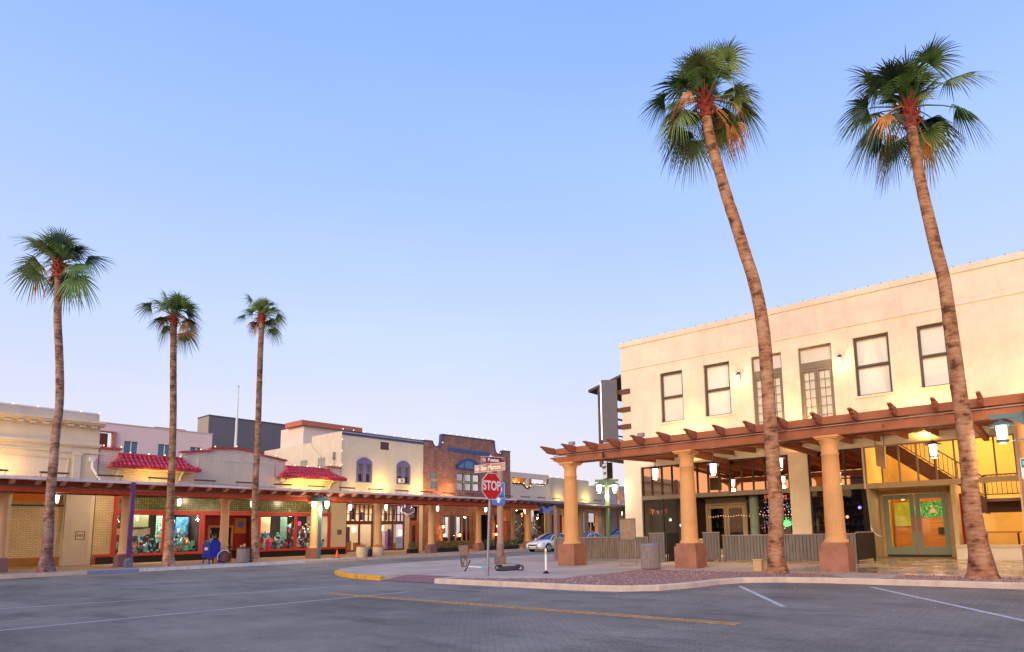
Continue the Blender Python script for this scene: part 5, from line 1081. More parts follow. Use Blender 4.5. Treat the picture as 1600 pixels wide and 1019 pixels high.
m = MB(); m.box(29.0, 37.0, 47.5, 47.6, 0, 4); m.box(29.0, 37, 44.3, 47.5, 4.0, 4.1); m.build('shop_interior', mat('cream_interior', (.62, .52, .40), .8, .1, 2), C)
m = MB()
for x, y, w_, h_, mi in ((29.9, 45.2, .5, 1.1, 0), (30.6, 45.5, .5, .95, 1), (31.4, 45.3, .45, .8, 1), (33.1, 45.0, .5, 1.9, 0), (33.5, 45.9, .3, 1.0, 1), (34.6, 45.4, .5, 1.7, 0), (34.9, 45.2, .3, .7, 1)):
    m.box(x - w_ / 2, x + w_ / 2, y - .2, y + .2, .2, h_, mi)
    m.box(x - w_ / 2 - .03, x + w_ / 2 + .03, y - .23, y + .23, h_, h_ + .03, 1)
m.build('counters', [mat('violet_counter', (.22, .12, .55), .5, .1, 3), mat('oak_counter', (.5, .2, .06), .5, .2, 3)], C)
m = MB()
for x, z in ((30.1, 1.9), (31.5, 1.9), (34.2, 2.0), (29.8, 3.0), (33.3, 3.4), (36.2, 1.6)): m.box(x - .12, x + .12, 45.8, 46.0, z - .2, z + .22)
m.build('interior_lamps', emis('lamp_shade_warm', (1, .62, .3), 4), C)
for k, (x, z0, z1) in enumerate(((29.9, 2.65, 3.4), (30.7, 2.7, 3.6), (31.5, 2.65, 3.3), (33.1, 2.7, 3.5), (33.9, 2.65, 3.3), (34.7, 2.7, 3.6), (30.3, .9, 2.1), (34.3, .5, 1.9))):
    m = MB(); m.box(x - .13, x + .13, 44.9, 45.0, z0, z1); m.build('hanging_panel', mat('violet_panel', (.10, .06, .22), .6, .3, 5) if k == 0 else MATS['violet_panel'], C)
light('AREA', (31, 46, 3.8), 130, (1, .86, .62), C, 3, aim=(31, 46, 0), sizey=1.5); light('AREA', (34.8, 46, 3.8), 130, (1, .86, .62), C, 3, aim=(34.8, 46, 0), sizey=1.5)
for a_, p in ((32.5, 75), (36.4, 62), (30.0, 14)): light('AREA', (a_, 43.1, 4.85), p, (1, .66, .18), C, .2, aim=(a_, 44, 5.8), sizey=1.0)
m = MB()
for i in range(4):
    for j in range(4):
        if i in (0, 3) or j in (0, 3): m.box(28.62 + i * .1, 28.70 + i * .1, 43.855, 43.87, 1.5 + j * .1, 1.58 + j * .1)
m.box(28.74, 28.9, 43.862, 43.872, 1.62, 1.76)
C2 = MB(); C2.box(28.1, 29.38, 43.875, 43.998, .56, 3.98); C2.build('plaster_pier', stucco_l, C); m.build('tile_plaque', dark_metal, C)
bulbs('roof_edge_string_lights', [(28.9, 43.93, 5.9), (28.9, 43.93, 6.9), (28.88, 43.93, 8.0), (28.9, 43.93, 8.9), (28.95, 43.93, 9.74), (29.9, 43.93, 9.74), (30.9, 43.93, 9.74), (31.9, 43.93, 9.74), (33.9, 43.93, 9.74), (34.9, 43.93, 9.74), (35.9, 43.93, 9.74), (37.0, 43.93, 9.74)], 'warm bulbs up the corner and along the roof of the ivory plastered building')

# --- D: red brick building
D_ = thing('red_brick_building', 'red brick building with blue trimmed curved parapet and blue arched window', 'building', (43, 44, 0))
holes = [(38.0, 38.87, 5.45, 7.02), (41.17, 44.2, 5.45, 7.05), (39.4, 43.1, .75, 3.15), (44.0, 45.6, .0, 3.2), (46.2, 47.3, .3, 3.2)]
m = MB(); wallh(m, FL, 37.12, 48.6, 0, 9.25, holes, .01, .3)
par = [(37.12, 9.25), (37.12, 9.72), (38.15, 9.75)] + [(38.25, 9.5), (38.45, 9.33), (38.8, 9.28), (39.05, 9.32), (39.2, 9.5), (39.28, 9.8), (39.33, 10.5), (46.2, 10.6), (46.3, 9.9), (46.42, 9.5), (46.65, 9.32), (47.0, 9.28), (47.3, 9.4), (47.5, 9.72), (48.6, 9.72), (48.6, 9.25)]
m.prism(par, lambda u, d, z: (u, 44.012 + d, z), 0, .3); m.box(48.3, 48.6, 44.31, 60, 0, 9.6)
m.build('wall', brick_red, D_)
m = MB()
for p, q in zip(par[1:-2], par[2:-1]):
    t_ = (Vector((q[0], q[1])) - Vector((p[0], p[1]))); 
    if t_.length < .01: continue
    t_.normalize(); n_ = Vector((-t_.y, t_.x)) * .06
    m.prism([(p[0] - n_.x * .5, p[1] - n_.y * .5), (q[0] - n_.x * .5, q[1] - n_.y * .5), (q[0] + n_.x, q[1] + n_.y), (p[0] + n_.x, p[1] + n_.y)], lambda u, d, z: (u, 43.96 + d, z), 0, .38)
m.build('blue_coping', blue_trim, D_)
m = MB(); m.box(40.04, 45.55, 43.95, 44.009, 9.05, 9.36); m.build('blue_fascia_panel', mat('panel_blue', (.03, .10, .28), .5, .1, 3), D_)
n = 16; a_, b_, d_, e_ = 41.0, 44.42, 7.75, 8.52
arcp = [(a_ + (b_ - a_) * i / n, d_ + (e_ - d_) * math.sin(PI * i / n) ** .8) for i in range(n + 1)]
arci = [(a_ + .22 + (b_ - a_ - .44) * i / n, 7.58 + (e_ - .75 + .02 - d_ + .7) * math.sin(PI * i / n) ** .8) for i in range(n + 1)]
m = MB()
for i in range(n): m.prism([arcp[i], arcp[i + 1], arci[i + 1], arci[i]], lambda u, d, z: (u, 43.93 + d, z), 0, .08)
m.box(41.0, 44.42, 43.93, 44.008, 7.44, 7.58); m.box(41.0, 41.22, 43.93, 44.008, 7.58, 7.75); m.box(44.2, 44.42, 43.93, 44.008, 7.58, 7.75)
for x in (42.1, 43.3): m.box(x - .04, x + .04, 43.94, 44.0, 7.58, 8.3)
ar = m.build('arched_fanlight', blue_trim, D_)
m = MB(); m.prism(arci, lambda u, d, z: (u, 43.975 + d, z), 0, .03); m.build('fanlight_glass', win_blue, ar)
m = MB(); ft = mat('tan_sash', (.36, .30, .18), .6, .1, 3)
for x in (42.15, 43.2): m.box(x - .08, x + .08, 44.05, 44.16, 5.45, 7.05)
m.box(41.17, 44.2, 44.06, 44.15, 6.18, 6.32)
gw = m.build('grouped_window', ft, D_)
m = MB()
for x0, x1 in ((41.17, 42.07), (42.23, 43.12), (43.28, 44.2)):
    for z0, z1 in ((5.45, 6.18), (6.32, 7.05)):
        for q in ((x0, x0 + .05, z0, z1), (x1 - .05, x1, z0, z1), (x0 + .05, x1 - .05, z0, z0 + .05), (x0 + .05, x1 - .05, z1 - .05, z1)): m.box(q[0], q[1], 44.08, 44.13, q[2], q[3])
m.build('sash', frame_dark, gw)
g = MB(); g.quad((41.1, 44.14, 5.45), (44.3, 44.14, 5.45), (44.3, 44.14, 7.1), (41.1, 44.14, 7.1)); g.build('pane', glass('reflect_glass', (.15, .17, .2), .22, .03, .7), gw)
g = MB(); g.box(41.1, 44.3, 44.32, 44.36, 5.4, 7.1); g.build('dark_room', grey_int, gw)
m = MB()
for q in ((38.0, 38.06, 5.45, 7.02), (38.81, 38.87, 5.45, 7.02), (38.06, 38.81, 6.2, 6.32), (38.06, 38.81, 6.96, 7.02), (38.06, 38.81, 5.45, 5.51)): m.box(q[0], q[1], 44.08, 44.14, q[2], q[3])
sw_ = m.build('narrow_window', ft, D_)
g = MB(); g.quad((38, 44.15, 5.45), (38.87, 44.15, 5.45), (38.87, 44.15, 7.02), (38, 44.15, 7.02)); g.build('pane', MATS['reflect_glass'], sw_)
g = MB(); g.box(37.95, 38.9, 44.33, 44.36, 5.4, 7.05); g.build('dark_room', dark_int, sw_)
m = MB(); 
for x in (39.5, 40.3, 41.1, 41.9, 42.5, 43.0): m.box(x - .06, x + .06, 44.04, 44.16, .75, 3.1)
m.box(39.4, 43.1, 44.05, 44.15, 3.05, 3.15); m.build('restaurant_window', mat('rust_mullion', (.30, .12, .05), .6, .1, 3), D_)
g = MB(); g.quad((39.4, 44.1, .75), (43.1, 44.1, .75), (43.1, 44.1, 3.15), (39.4, 44.1, 3.15)); g.build('restaurant_pane', shop_glass, D_)
m = MB()
for x in (39.75, 40.7, 41.5, 42.75): m.box(x - .28, x + .28, 45.6, 45.65, 1.1, 3.0)
m.build('bright_screens', emis('screen_pale', (.55, .66, .72), .6), D_)
m = MB(); m.box(37.5, 48.2, 47, 47.1, 0, 4); m.box(37.5, 48.2, 44.35, 47, 4, 4.1); m.box(37.5, 48.2, 45.0, 45.9, .3, .9); m.build('restaurant_interior', dark_int, D_)
m = MB(); m.box(43.2, 43.9, 43.9, 43.997, 0, 3.4); m.box(45.7, 46.1, 43.9, 43.997, 0, 3.4); m.build('brick_pier', brick_red, D_)
m = MB(); m.box(46.9, 47.6, 43.2, 43.9, 2.6, 3.7); m.build('orange_box_sign', mat('orange_box', (.6, .25, .08), .7, .1, 3), D_)
m = MB(); m.box(47.35, 48.0, 43.95, 44.0, 0, 3.6); m.box(47.55, 47.8, 43.92, 43.95, 1.2, 1.6); m.build('orange_side_panel', mat('orange_brickish', (.55, .16, .05), .7, .3, 6), D_)
for k, (x, z) in enumerate(((39.32, 2.08), (39.48, 1.3), (41.36, 1.3), (46.42, 2.1), (46.2, 1.3))):
    t = thing('wall_sconce', ['orange wall lamp, upper of two left of the restaurant window', 'orange wall lamp, lower of two left of the restaurant window', 'orange wall lamp in the middle of the restaurant window', 'orange wall lamp, upper of two right of the brick doorway', 'orange wall lamp, lower of two right of the brick doorway'][k], 'wall lamp', (x, 43.8, z), 'orange lamps of the brick restaurant')
    m = MB(); m.lathe(x, 43.8, [(.03, z - .12), (.08, z - .08), (.09, z + .06), (.05, z + .1)], 8); m.build('globe', lit_warm, t)
    m = MB(); m.box(x - .03, x + .03, 43.85, 43.92, z - .1, z + .25); m.lathe(x, 43.8, [(.10, z + .1), (.02, z + .18)], 8); m.build('bracket', dark_metal, t)
    light('POINT', (x, 43.6, z), 16, (1, .42, .1), t, .06)
light('AREA', (42, 45.5, 3.6), 80, (1, .8, .55), D_, 3, aim=(42, 45.5, 0), sizey=1)
for a_, p in ((39.9, 75), (38.0, 22)): light('AREA', (a_, 43.1, 4.85), p, (1, .55, .14), D_, .2, aim=(a_, 44, 5.8), sizey=1.0)
bl = [(38.5, 43.9, 9.38), (39.3, 43.9, 9.7)] + lerp_pts((40.2, 43.9, 10.62), (46.1, 43.9, 10.7), 8) + [(47.0, 43.9, 9.38), (47.7, 43.9, 9.82)]
bulbs('parapet_string_lights', bl, 'warm bulbs along the curved parapet of the red brick building')

# --- E: low beige and taupe buildings to the right
E_ = thing('beige_patio_building', 'low beige building with open roof terrace slot right of the brick one', 'building', (52, 44, 0))
m = MB(); wallh(m, FL, 48.62, 54.94, 0, 7.66, [(48.85, 54.3, 6.45, 7.12), (49.0, 54.3, .3, 3.9)], 0, .3); m.build('wall', stucco_g, E_)
m = MB(); m.box(51.15, 51.5, 43.97, 44.25, 6.45, 7.3); m.build('pillar', stucco_g, E_)
m = MB(); m.box(48.7, 54.3, 46, 46.1, 6.0, 7.6); m.build('terrace_back_wall', mat('amber_wall', (.5, .25, .08), .8, .1, 2), E_)
m = MB(); pts = [(48.85, 43.96, 6.5), (50.5, 43.96, 6.48), (50.8, 43.96, 6.2), (51.2, 43.96, 6.05), (51.6, 43.96, 6.2), (51.75, 43.96, 6.55), (54.2, 43.96, 6.6), (54.6, 43.96, 6.8), (54.7, 43.96, 7.25)]
m.tube(pts, .07, 6); m.build('scroll_trim', mat('dark_scroll', (.08, .03, .03), .6, .1, 3), E_)
bulbs('terrace_string_lights', [(49.1, 43.85, 6.55), (49.7, 43.85, 6.55), (50.5, 43.85, 6.5), (51.0, 43.85, 6.15), (51.6, 43.85, 6.3), (52.3, 43.85, 6.65), (53.1, 43.85, 6.65), (54.1, 43.85, 6.65)], 'warm bulbs strung on the terrace slot of the beige building', r=.05)
light('POINT', (51.5, 45.3, 6.9), 60, (1, .5, .15), E_, .1)
m = MB(); oc = mat('ochre_frame', (.60, .33, .08), .6, .1, 3)
for x in (49.0, 50.85, 51.65, 54.2): m.box(x - .13, x + .13, 43.95, 44.1, 0, 3.9)
m.box(49, 54.3, 43.96, 44.1, 3.75, 4.0); m.build('window_frame', oc, E_)
g = MB(); g.quad((49, 44.12, .3), (54.3, 44.12, .3), (54.3, 44.12, 3.8), (49, 44.12, 3.8)); g.build('pane', shop_glass, E_)
m = MB(); m.box(48.8, 55, 47, 47.1, 0, 4.2); m.box(48.8, 55, 44.3, 47, 4.2, 4.3); m.build('shop_interior', dark_int, E_)
light('AREA', (51.5, 45.6, 3.9), 170, (1, .8, .5), E_, 3, aim=(51.5, 45.6, 0), sizey=1)
goods(49.2, 50.8, 260, 3.6, 'dark green and gold plants and goods in left window of beige shop', y0=44.3, y1=45.6, z0=.6, pal=[5, 6, 8, 10, 5, 3, 9, 8])
goods(51.9, 54.0, 330, 3.6, 'packed shelves of small bright goods in right window of beige shop', y0=44.3, y1=45.6, z0=.6, pal=[8, 6, 3, 9, 10, 5, 11, 4])
G_ = thing('taupe_stepped_building', 'low taupe building with stepped parapet lit by yellow uplights', 'building', (60, 44, 0))
m = MB(); wallh(m, FL, 54.96, 68.6, 0, 6.9, [(55.3, 57.4, 0, 3.3), (58.6, 60.0, .3, 3.5), (62.2, 65.0, .8, 3.3), (66, 67.6, 0, 3.2)], .01, .3); m.box(54.96, 62.5, 44.01, 44.31, 6.9, 7.45); m.box(68.3, 68.6, 44.31, 55, 0, 6.9); m.build('wall', stucco_t, G_)
m = MB(); m.box(55.0, 56.9, 43.95, 44.008, 4.6, 7.2) if False else m.box(54.97, 55.05, 43.95, 44.008, 4.6, 7.4); m.build('corner_bead', stucco_g, G_)
m = MB(); m.box(55.3, 68, 46.5, 46.6, 0, 4); m.box(55.3, 68, 44.33, 46.5, 3.9, 4.0); m.build('shop_interior', dark_int, G_)
for x0, x1, mt in ((57.5, 58.5, orange_trim), (60.1, 61.3, white_ptd), (65.0, 65.8, orange_trim), (57.45, 57.0 + .4, oc)):
    m = MB(); m.box(min(x0, x1), max(x0, x1), 43.9, 44.0, 0, 3.6); m.build('pilaster', mt, G_)
m = MB(); m.box(55.4, 57.2, 44.1, 44.2, 0, 3.2); m.build('maroon_doors', MATS['maroon_panel'], G_)
light('AREA', (63.8, 45.6, 3.7), 90, (1, .75, .45), G_, 2, aim=(63.8, 45.6, 0), sizey=1)
goods(62.3, 64.9, 120, 3.2, 'small warm lit goods in window of taupe shop far down the street', y0=44.4, y1=45.2, z0=.9, pal=[8, 4, 9, 3, 6])
for a_, p in ((56.6, 55), (61.8, 95)): light('AREA', (a_, 43.2, 4.75), p, (1, .68, .14), G_, .2, aim=(a_, 44, 5.5), sizey=.5)
bulbs('stepped_roof_string_lights', lerp_pts((55.1, 43.93, 7.5), (62.2, 43.93, 7.5), 7) + lerp_pts((62.7, 43.93, 6.95), (68.4, 43.93, 6.95), 5), 'warm bulbs along the stepped roof of the taupe building', r=.05)
FB = thing('far_peach_building', 'peach brick building closing the street behind the green lamp post', 'building', (72, 44, 0))
m = MB(); m.box(68.8, 80, 43.8, 50, 0, 6.6); m.build('wall', brick('far_peach_brick', (.70, .38, .24), (.55, .24, .15), (.6, .4, .3), w=.6, h=.3, ms=.03, var=.4), FB)
m = MB(); m.box(68.8, 80, 43.75, 50, 6.6, 7.1); m.build('parapet', stucco_t, FB)

# --- taller blocks behind the row
t = thing('pink_office_block', 'pale pink office block with blue windows behind the red tile roofs', 'building', (18, 58, 0))
m = MB(); wallh(m, FL, -10, 25.2, 0, 10.45, [(18.54, 19.5, 7.2, 9.2), (20.98, 21.98, 7.2, 9.2), (23.46, 24.38, 7.2, 9.2), (16.0, 17.7, 8.4, 9.75)], 14, 14.3); m.box(24.9, 25.2, 58.3, 62.5, 0, 10.45); m.build('wall', pink_wall, t)
m = MB(); m.box(-10, 25.25, 57.96, 58.35, 10.45, 10.53); m.build('coping', stucco_g, t)
for x in (18.54, 20.98, 23.46):
    m = MB(); m.box(x + .48, x + .54, 58.08, 58.16, 7.2, 9.2); o = m.build('window', white_ptd, t); g = MB(); g.box(x, x + 1.0, 58.17, 58.2, 7.2, 9.2); g.build('pane', win_blue, o)
m = MB(); m.box(17.7, 17.95, 57.9, 58.1, 8.3, 9.85); m.box(15.8, 17.7, 57.9, 58.1, 9.75, 9.85); m.build('orange_surround', orange_trim, t)
m = MB(); m.box(16, 17.7, 59, 59.1, 8.3, 9.8); m.build('recess_wall', mat('recess_brown', (.22, .08, .06), .8, .1, 3), t)
m = MB(); m.box(21.2, 23.6, 59.5, 61, 10.5, 10.85); m.build('roof_coping', orange_trim, t)
t = thing('charcoal_block', 'tall windowless charcoal block with taupe side behind the shops', 'building', (32, 64, 0))
m = MB(); m.box(27.4, 44, 64.01, 66.4, 0, 13.2); m.build('side_wall', grey_lit_side, t)
m = MB(); m.box(27.4, 44, 64.0 - .05, 64.0, 0, 13.2); m.build('front_wall', grey_wall, t)
m = MB(); m.box(27.35, 44.05, 63.9, 66.45, 13.2, 13.3); m.build('coping', mat('dark_coping', (.1, .09, .11), .6, .1, 3), t)
t = thing('orange_capped_block', 'pale rooftop block with a terracotta slab roof behind the plastered shop', 'building', (31, 51, 0))
m = MB(); m.box(29.3, 34.6, 50.3, 54, 0, 10.84); m.build('wall', peach_wall, t)
m = MB(); m.box(28.95, 34.95, 50.0, 52.7, 10.84, 11.27); m.build('roof_slab', orange_trim, t)
t = thing('flagpole', 'bare white flagpole rising behind the white brick gable', 'flagpole', (25.37, 54, 0))
m = MB(); m.tube([(25.37, 54, 0), (25.37, 54, 8), (25.37, 54, 14.1)], [.13, .12, .05], 10); m.build('pole', white_ptd, t)
m = MB(); m.sphere((25.37, 54, 14.17), .09, 0, 8); m.build('finial', chrome, t)

# ---------------------------------------------------------------- long arcade canopy
ac_ = thing('arcade_canopy', 'long red timber arcade canopy on sand columns along the far shops', 'arcade', (20, 38, 0))
X0, X1 = -6, 70
m = MB(); m.box(X0, X1, 36.95, 37.25, 3.62, 3.86); m.build('beam', red_wood, ac_)
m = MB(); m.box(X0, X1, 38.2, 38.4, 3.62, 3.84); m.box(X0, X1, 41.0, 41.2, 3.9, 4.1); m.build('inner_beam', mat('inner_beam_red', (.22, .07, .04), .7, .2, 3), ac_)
m = MB(); m.tube([(X0, 36.88, 3.90), (X1, 36.88, 3.90)], .045, 6); m.build('gutter_pipe', green_gut, ac_)
m = MB(); m.box(X0, X1, 36.96, 37.0, 3.93, 4.14); m.build('fascia_board', red_wood, ac_)
m = MB(); m.box(X0, X1, 36.34, 36.38, 4.13, 4.26); m.build('metal_edge', fascia_metal, ac_)
m = MB(); m.add([(X0, 36.38, 4.15), (X1, 36.38, 4.15), (X1, 43.85, 4.60), (X0, 43.85, 4.60), (X0, 36.38, 4.2), (X1, 36.38, 4.2), (X1, 43.85, 4.66), (X0, 43.85, 4.66)], [(0, 1, 2, 3), (4, 7, 6, 5), (0, 4, 5, 1), (3, 2, 6, 7), (0, 3, 7, 4), (1, 5, 6, 2)]); m.build('roof', mat('canopy_boards', (.30, .17, .09), .8, .2, 3), ac_)
x = 7.49 - .93 * 9; r0 = None; nraf = 0
while x < 68:
    if r0 is None:
        m = MB(); prof = [(36.42, 4.13), (36.42, 4.06), (36.48, 4.02), (36.55, 4.04), (36.6, 3.96), (36.68, 3.98), (36.74, 3.93), (36.94, 3.93), (36.94, 4.13)]
        m.prism(prof, lambda u, d, z: (x + d, u, z), -.09, .09); r0 = m.build('rafter_tail', rafter_l, ac_); rx = x
    else:
        c = r0.copy(); COL.objects.link(c); c.parent = ac_; c.location.x = x - rx
    nraf += 1; x += .93
j0 = None
for k in range(26):
    x = -4 + k * 2.8
    if j0 is None:
        m = MB(); m.box(x - .06, x + .06, 37.3, 43.8, 4.0, 4.12); j0 = m.build('joist', mat('joist', (.3, .12, .06), .8, .2, 3), ac_); jx = x
    else:
        c = j0.copy(); COL.objects.link(c); c.parent = ac_; c.location.x = x - jx
for i, cx in enumerate((2.5, 7.51, 12.45, 17.42, 23.06, 27.99, 32.86, 37.94, 44.19, 49.6, 55.2, 60.8, 66.4)):
    warm = i >= 7
    column(None, cx, 37.95, 3.62, .64, (col_paint if warm else col_pale, ped_purple if i in (1, 2, 6) else ped_paint), .66, ac_, False, False)
b0 = None
for k in range(-3, 21):
    x = 9.22 + 2.43 * k
    if b0 is None:
        m = MB(); m.box(x, x + 1.2, 39.92, 40.1, 4.76, 4.84); bx0 = x
        b0 = m.build('light_bar', mat('bar_bronze', (.10, .07, .05), .5, .1, 3), ac_)
        m = MB()
        for q in (.08, 1.12): m.tube([(x + q, 40, 4.77), (x + q - .08, 40.0, 4.35)], .012, 4)
        l0 = m.build('bar_legs', MATS['bar_bronze'], b0)
    else:
        c = b0.copy(); COL.objects.link(c); c.parent = ac_; c.location.x = x - bx0
        d = l0.copy(); COL.objects.link(d); d.parent = c
# lanterns under the arcade
LB = ['beside the purple footed palm at far left', 'twin glowing before prism glass left of mailbox palm', 'beside the compact palm near the litter bin', 'before the upper panes of the first violet counter shop window', 'left of the hanging cross sign', 'right of the hanging cross sign', 'behind the stop sign post', 'in front of the beige shop window', 'before the stepped taupe shops', 'near the street end at the far right']
for k, (x, z) in enumerate(((10.0, 3.52), (15.75, 3.5), (20.0, 3.5), (27.1, 3.45), (30.2, 3.5), (35.3, 3.5), (40.9, 3.5), (46.2, 3.45), (58.0, 3.45), (63.5, 3.5))):
    lantern((x, 40, z), 4.3, 'far arcade lantern ' + LB[k], .8, 'lanterns under the far arcade', power=75)
for k, (x, y, z) in enumerate(((5, 41, 3.9), (13, 42, 3.9), (18.5, 42, 3.9), (25, 42, 3.9), (37.5, 42, 3.9), (43.5, 42, 3.9), (52, 42, 3.9))):
    light('POINT', (x, y, z), 75, (1, .78, .52), ac_, .15)

# ================================================================ STREET FURNITURE AND SMALL THINGS
def text(par, s_, loc, right, up, size, mt, name='lettering', depth=.004, align='CENTER', sx=1., bold=0.):
    cu = bpy.data.curves.new('txt', 'FONT'); cu.body = s_; cu.size = size; cu.extrude = depth; cu.align_x = align; cu.align_y = 'CENTER'; cu.offset = bold
    tmp = bpy.data.objects.new('txt', cu); COL.objects.link(tmp); bpy.context.view_layer.update()
    me = bpy.data.meshes.new_from_object(tmp); bpy.data.objects.remove(tmp)
    rt = Vector(right).normalized(); u = Vector(up).normalized(); nrm = rt.cross(u); off = worldloc(par)
    for v in me.vertices: v.co = Vector(loc) - off + rt * v.co.x * sx + u * v.co.y + nrm * v.co.z
    me.name = name; o = bpy.data.objects.new(name, me); COL.objects.link(o); me.materials.clear(); me.materials.append(mt); o.parent = par; return o
UP = Vector((0, 0, 1))
def plate(mb, c, right, w_, h_, th=.006, m=0, corner=0.):
    c = Vector(c); rt = Vector(right).normalized(); nrm = rt.cross(UP)
    if not corner: return mb.obox(c, rt * w_ / 2, nrm * th / 2, UP * h_ / 2, m)
    pts = []
    for cx, cz, a0 in ((w_ / 2 - corner, h_ / 2 - corner, 0), (-w_ / 2 + corner, h_ / 2 - corner, 90), (-w_ / 2 + corner, -h_ / 2 + corner, 180), (w_ / 2 - corner, -h_ / 2 + corner, 270)):
        for k in range(5): a = R(a0 + k * 22.5); pts.append((cx + corner * math.cos(a), cz + corner * math.sin(a)))
    return mb.prism(pts, lambda u, d, z: tuple(c + rt * u + nrm * d + UP * z), -th / 2, th / 2, m)
def octagon(r): return [(r * math.cos(R(22.5 + 45 * k)) / math.cos(R(22.5)), r * math.sin(R(22.5 + 45 * k)) / math.cos(R(22.5))) for k in range(8)]
# stop sign with two street name blades
bx_, by_ = 14.84, 14.46
t = thing('stop_sign', 'red stop sign with two street name blades on a leaning galvanised post', 'stop sign', (bx_, by_, 0))
m = MB(); m.tube([(bx_, by_, 0), (bx_ + .05, by_ - .07, 2.3), (bx_ + .08, by_ - .10, 3.86)], .042, 10); m.tube([(bx_, by_, 0), (bx_ + .01, by_ - .01, .5)], .055, 10); m.build('post', grey_metal, t)
sr = Vector((1, -.03, 0)).normalized(); sn = sr.cross(UP)
c = Vector((bx_ + .065, by_ - .09, 2.84)) + sn * .06
def poly_plate(mb, poly, c, rt, d0, d1, m=0):
    nrm = rt.cross(UP); return mb.prism(poly, lambda u, d, z: tuple(c + rt * u + nrm * d + UP * z), d0, d1, m)
m = MB(); poly_plate(m, octagon(.43), c, sr, -.004, .004); so_ = m.build('stop_plate', sign_white, t)
m = MB(); poly_plate(m, octagon(.408), c, sr, .005, .009); m.build('red_face', sign_red, so_)
text(so_, 'STOP', c + sn * .012 + UP * .005, sr, UP, .42, sign_white, 'stop_lettering', .002, sx=.78, bold=.010)
m = MB(); m.sphere(tuple(c + sn * .01 + UP * .34), .014, 0, 6); m.sphere(tuple(c + sn * .01 - UP * .34), .014, 0, 6); m.build('bolts', grey_metal, so_)
# San Marcos Pl blade (faces the west street)
rt = Vector((0, -1, 0)); nn = rt.cross(UP)
c = Vector((bx_ + .085, by_ - .10, 3.435)) + nn * .085 + rt * .02
m = MB(); plate(m, c, rt, 1.36, .25, .006); b1 = m.build('street_name_blade', sign_white, t)
m = MB(); plate(m, c + nn * .006, rt, 1.33, .22, .004); m.build('tan_face', sign_tan, b1)
text(b1, 'San Marcos', c + nn * .009 + rt * .06, rt, UP, .20, sign_white, 'street_name_lettering', .001, sx=.95, bold=.007)
text(b1, 'PL', c + nn * .009 + rt * .59 + UP * .05, rt, UP, .075, sign_white, 'small_lettering', .001)
text(b1, '100', c + nn * .009 + rt * .59 - UP * .055, rt, UP, .075, sign_white, 'small_lettering', .001)
def swirl(par, c, rt, r, nn, mt=sign_white):
    m = MB(); 
    poly_plate(m, [(r * math.cos(R(a)), r * math.sin(R(a))) for a in range(0, 360, 20)], c, rt, .0, .002)
    o = m.build('round_emblem', mt, par)
    m = MB(); P = [c + nn * .004 + rt * (r * .62 * math.cos(R(a))) + UP * (r * .62 * math.sin(R(a))) for a in range(50, 310, 20)]
    m.tube(P, r * .13, 5); m.tube([c + nn * .004 + rt * (r * .05), c + nn * .004 + rt * (r * .8)], r * .11, 5); m.build('emblem_stroke', sign_tan if mt is sign_white and r > .08 else sign_maroon, o)
swirl(b1, c + nn * .009 - rt * .56, rt, .085, nn)
m = MB(); m.box(*[0] * 6) if False else m.obox(c + nn * .009 - rt * .43, rt * .008, nn * .001, UP * .02); m.build('dot_mark', sign_white, b1)
# Boston St blade (at right angles, above)
rt = Vector((.96, -.28, 0)).normalized(); nn = rt.cross(UP)
c = Vector((bx_ + .085, by_ - .10, 3.68)) + nn * .085 + rt * .02
m = MB(); plate(m, c, rt, .86, .23, .006); b2 = m.build('street_name_blade', sign_white, t)
m = MB(); plate(m, c + nn * .006, rt, .835, .205, .004); m.build('maroon_face', sign_maroon, b2)
text(b2, 'Boston', c + nn * .009 + rt * .02, rt, UP, .165, sign_white, 'street_name_lettering', .001, sx=.86, bold=.007)
text(b2, 'ST', c + nn * .009 + rt * .36 + UP * .05, rt, UP, .06, sign_white, 'small_lettering', .001)
swirl(b2, c + nn * .009 - rt * .33, rt, .07, nn)
m = MB(); m.tube([(bx_ + .08, by_ - .10, 3.3), (bx_ + .085, by_ - .10, 3.82)], .05, 8); m.build('bracket', sign_white, t)

# thick mauve pole with blue parking sign
t = thing('signal_pole', 'thick mauve painted pole on square footing behind the stop sign', 'pole', (21.16, 19.76, 0))
px0, py0 = 21.14, 19.78
m = MB(); m.lathe(px0, py0, [(.17, .0), (.165, .6), (.16, .9), (.145, 1.0), (.14, 4.55), (.145, 4.6), (.10, 4.66), (.02, 4.7)], 20); m.build('shaft', pole_mauve, t)
m = MB(); m.obox((px0 - .02, py0, .16), (.19, -.14, 0), (.19, .22, 0), (0, 0, .16)); m.build('footing', mat('brown_footing', (.24, .16, .13), .8, .2, 4), t)
m = MB(); m.lathe(px0, py0, [(.175, .3), (.17, .85), (.15, .92)], 20); m.build('lower_sleeve', mat('pole_sleeve', (.27, .16, .13), .7, .2, 4), t)
t = thing('parking_sign', 'blue parking sign with white up arrow on the mauve pole', 'sign', (px0, py0, 2.7))
rt = Vector((.86, -.5, 0)).normalized(); nn = rt.cross(UP); cc = Vector((px0, py0, 0)) + nn * -.0 + Vector((-.16, -.13, 0)) - rt * .06
m = MB(); plate(m, cc + UP * 3.25, rt, .60, .72, .008, 0, .05); u_ = m.build('upper_panel', sign_blue, t)
m = MB(); 
for q in ((-.27, .27, .335, .345), (-.27, .27, -.345, -.335)): m.obox(cc + UP * (3.25 + (q[2] + q[3]) / 2) + nn * .006, rt * .27, nn * .001, UP * .006)
for sg in (-1, 1): m.obox(cc + UP * 3.25 + nn * .006 + rt * (.275 * sg), rt * .006, nn * .001, UP * .33)
m.build('white_border', sign_white, u_)
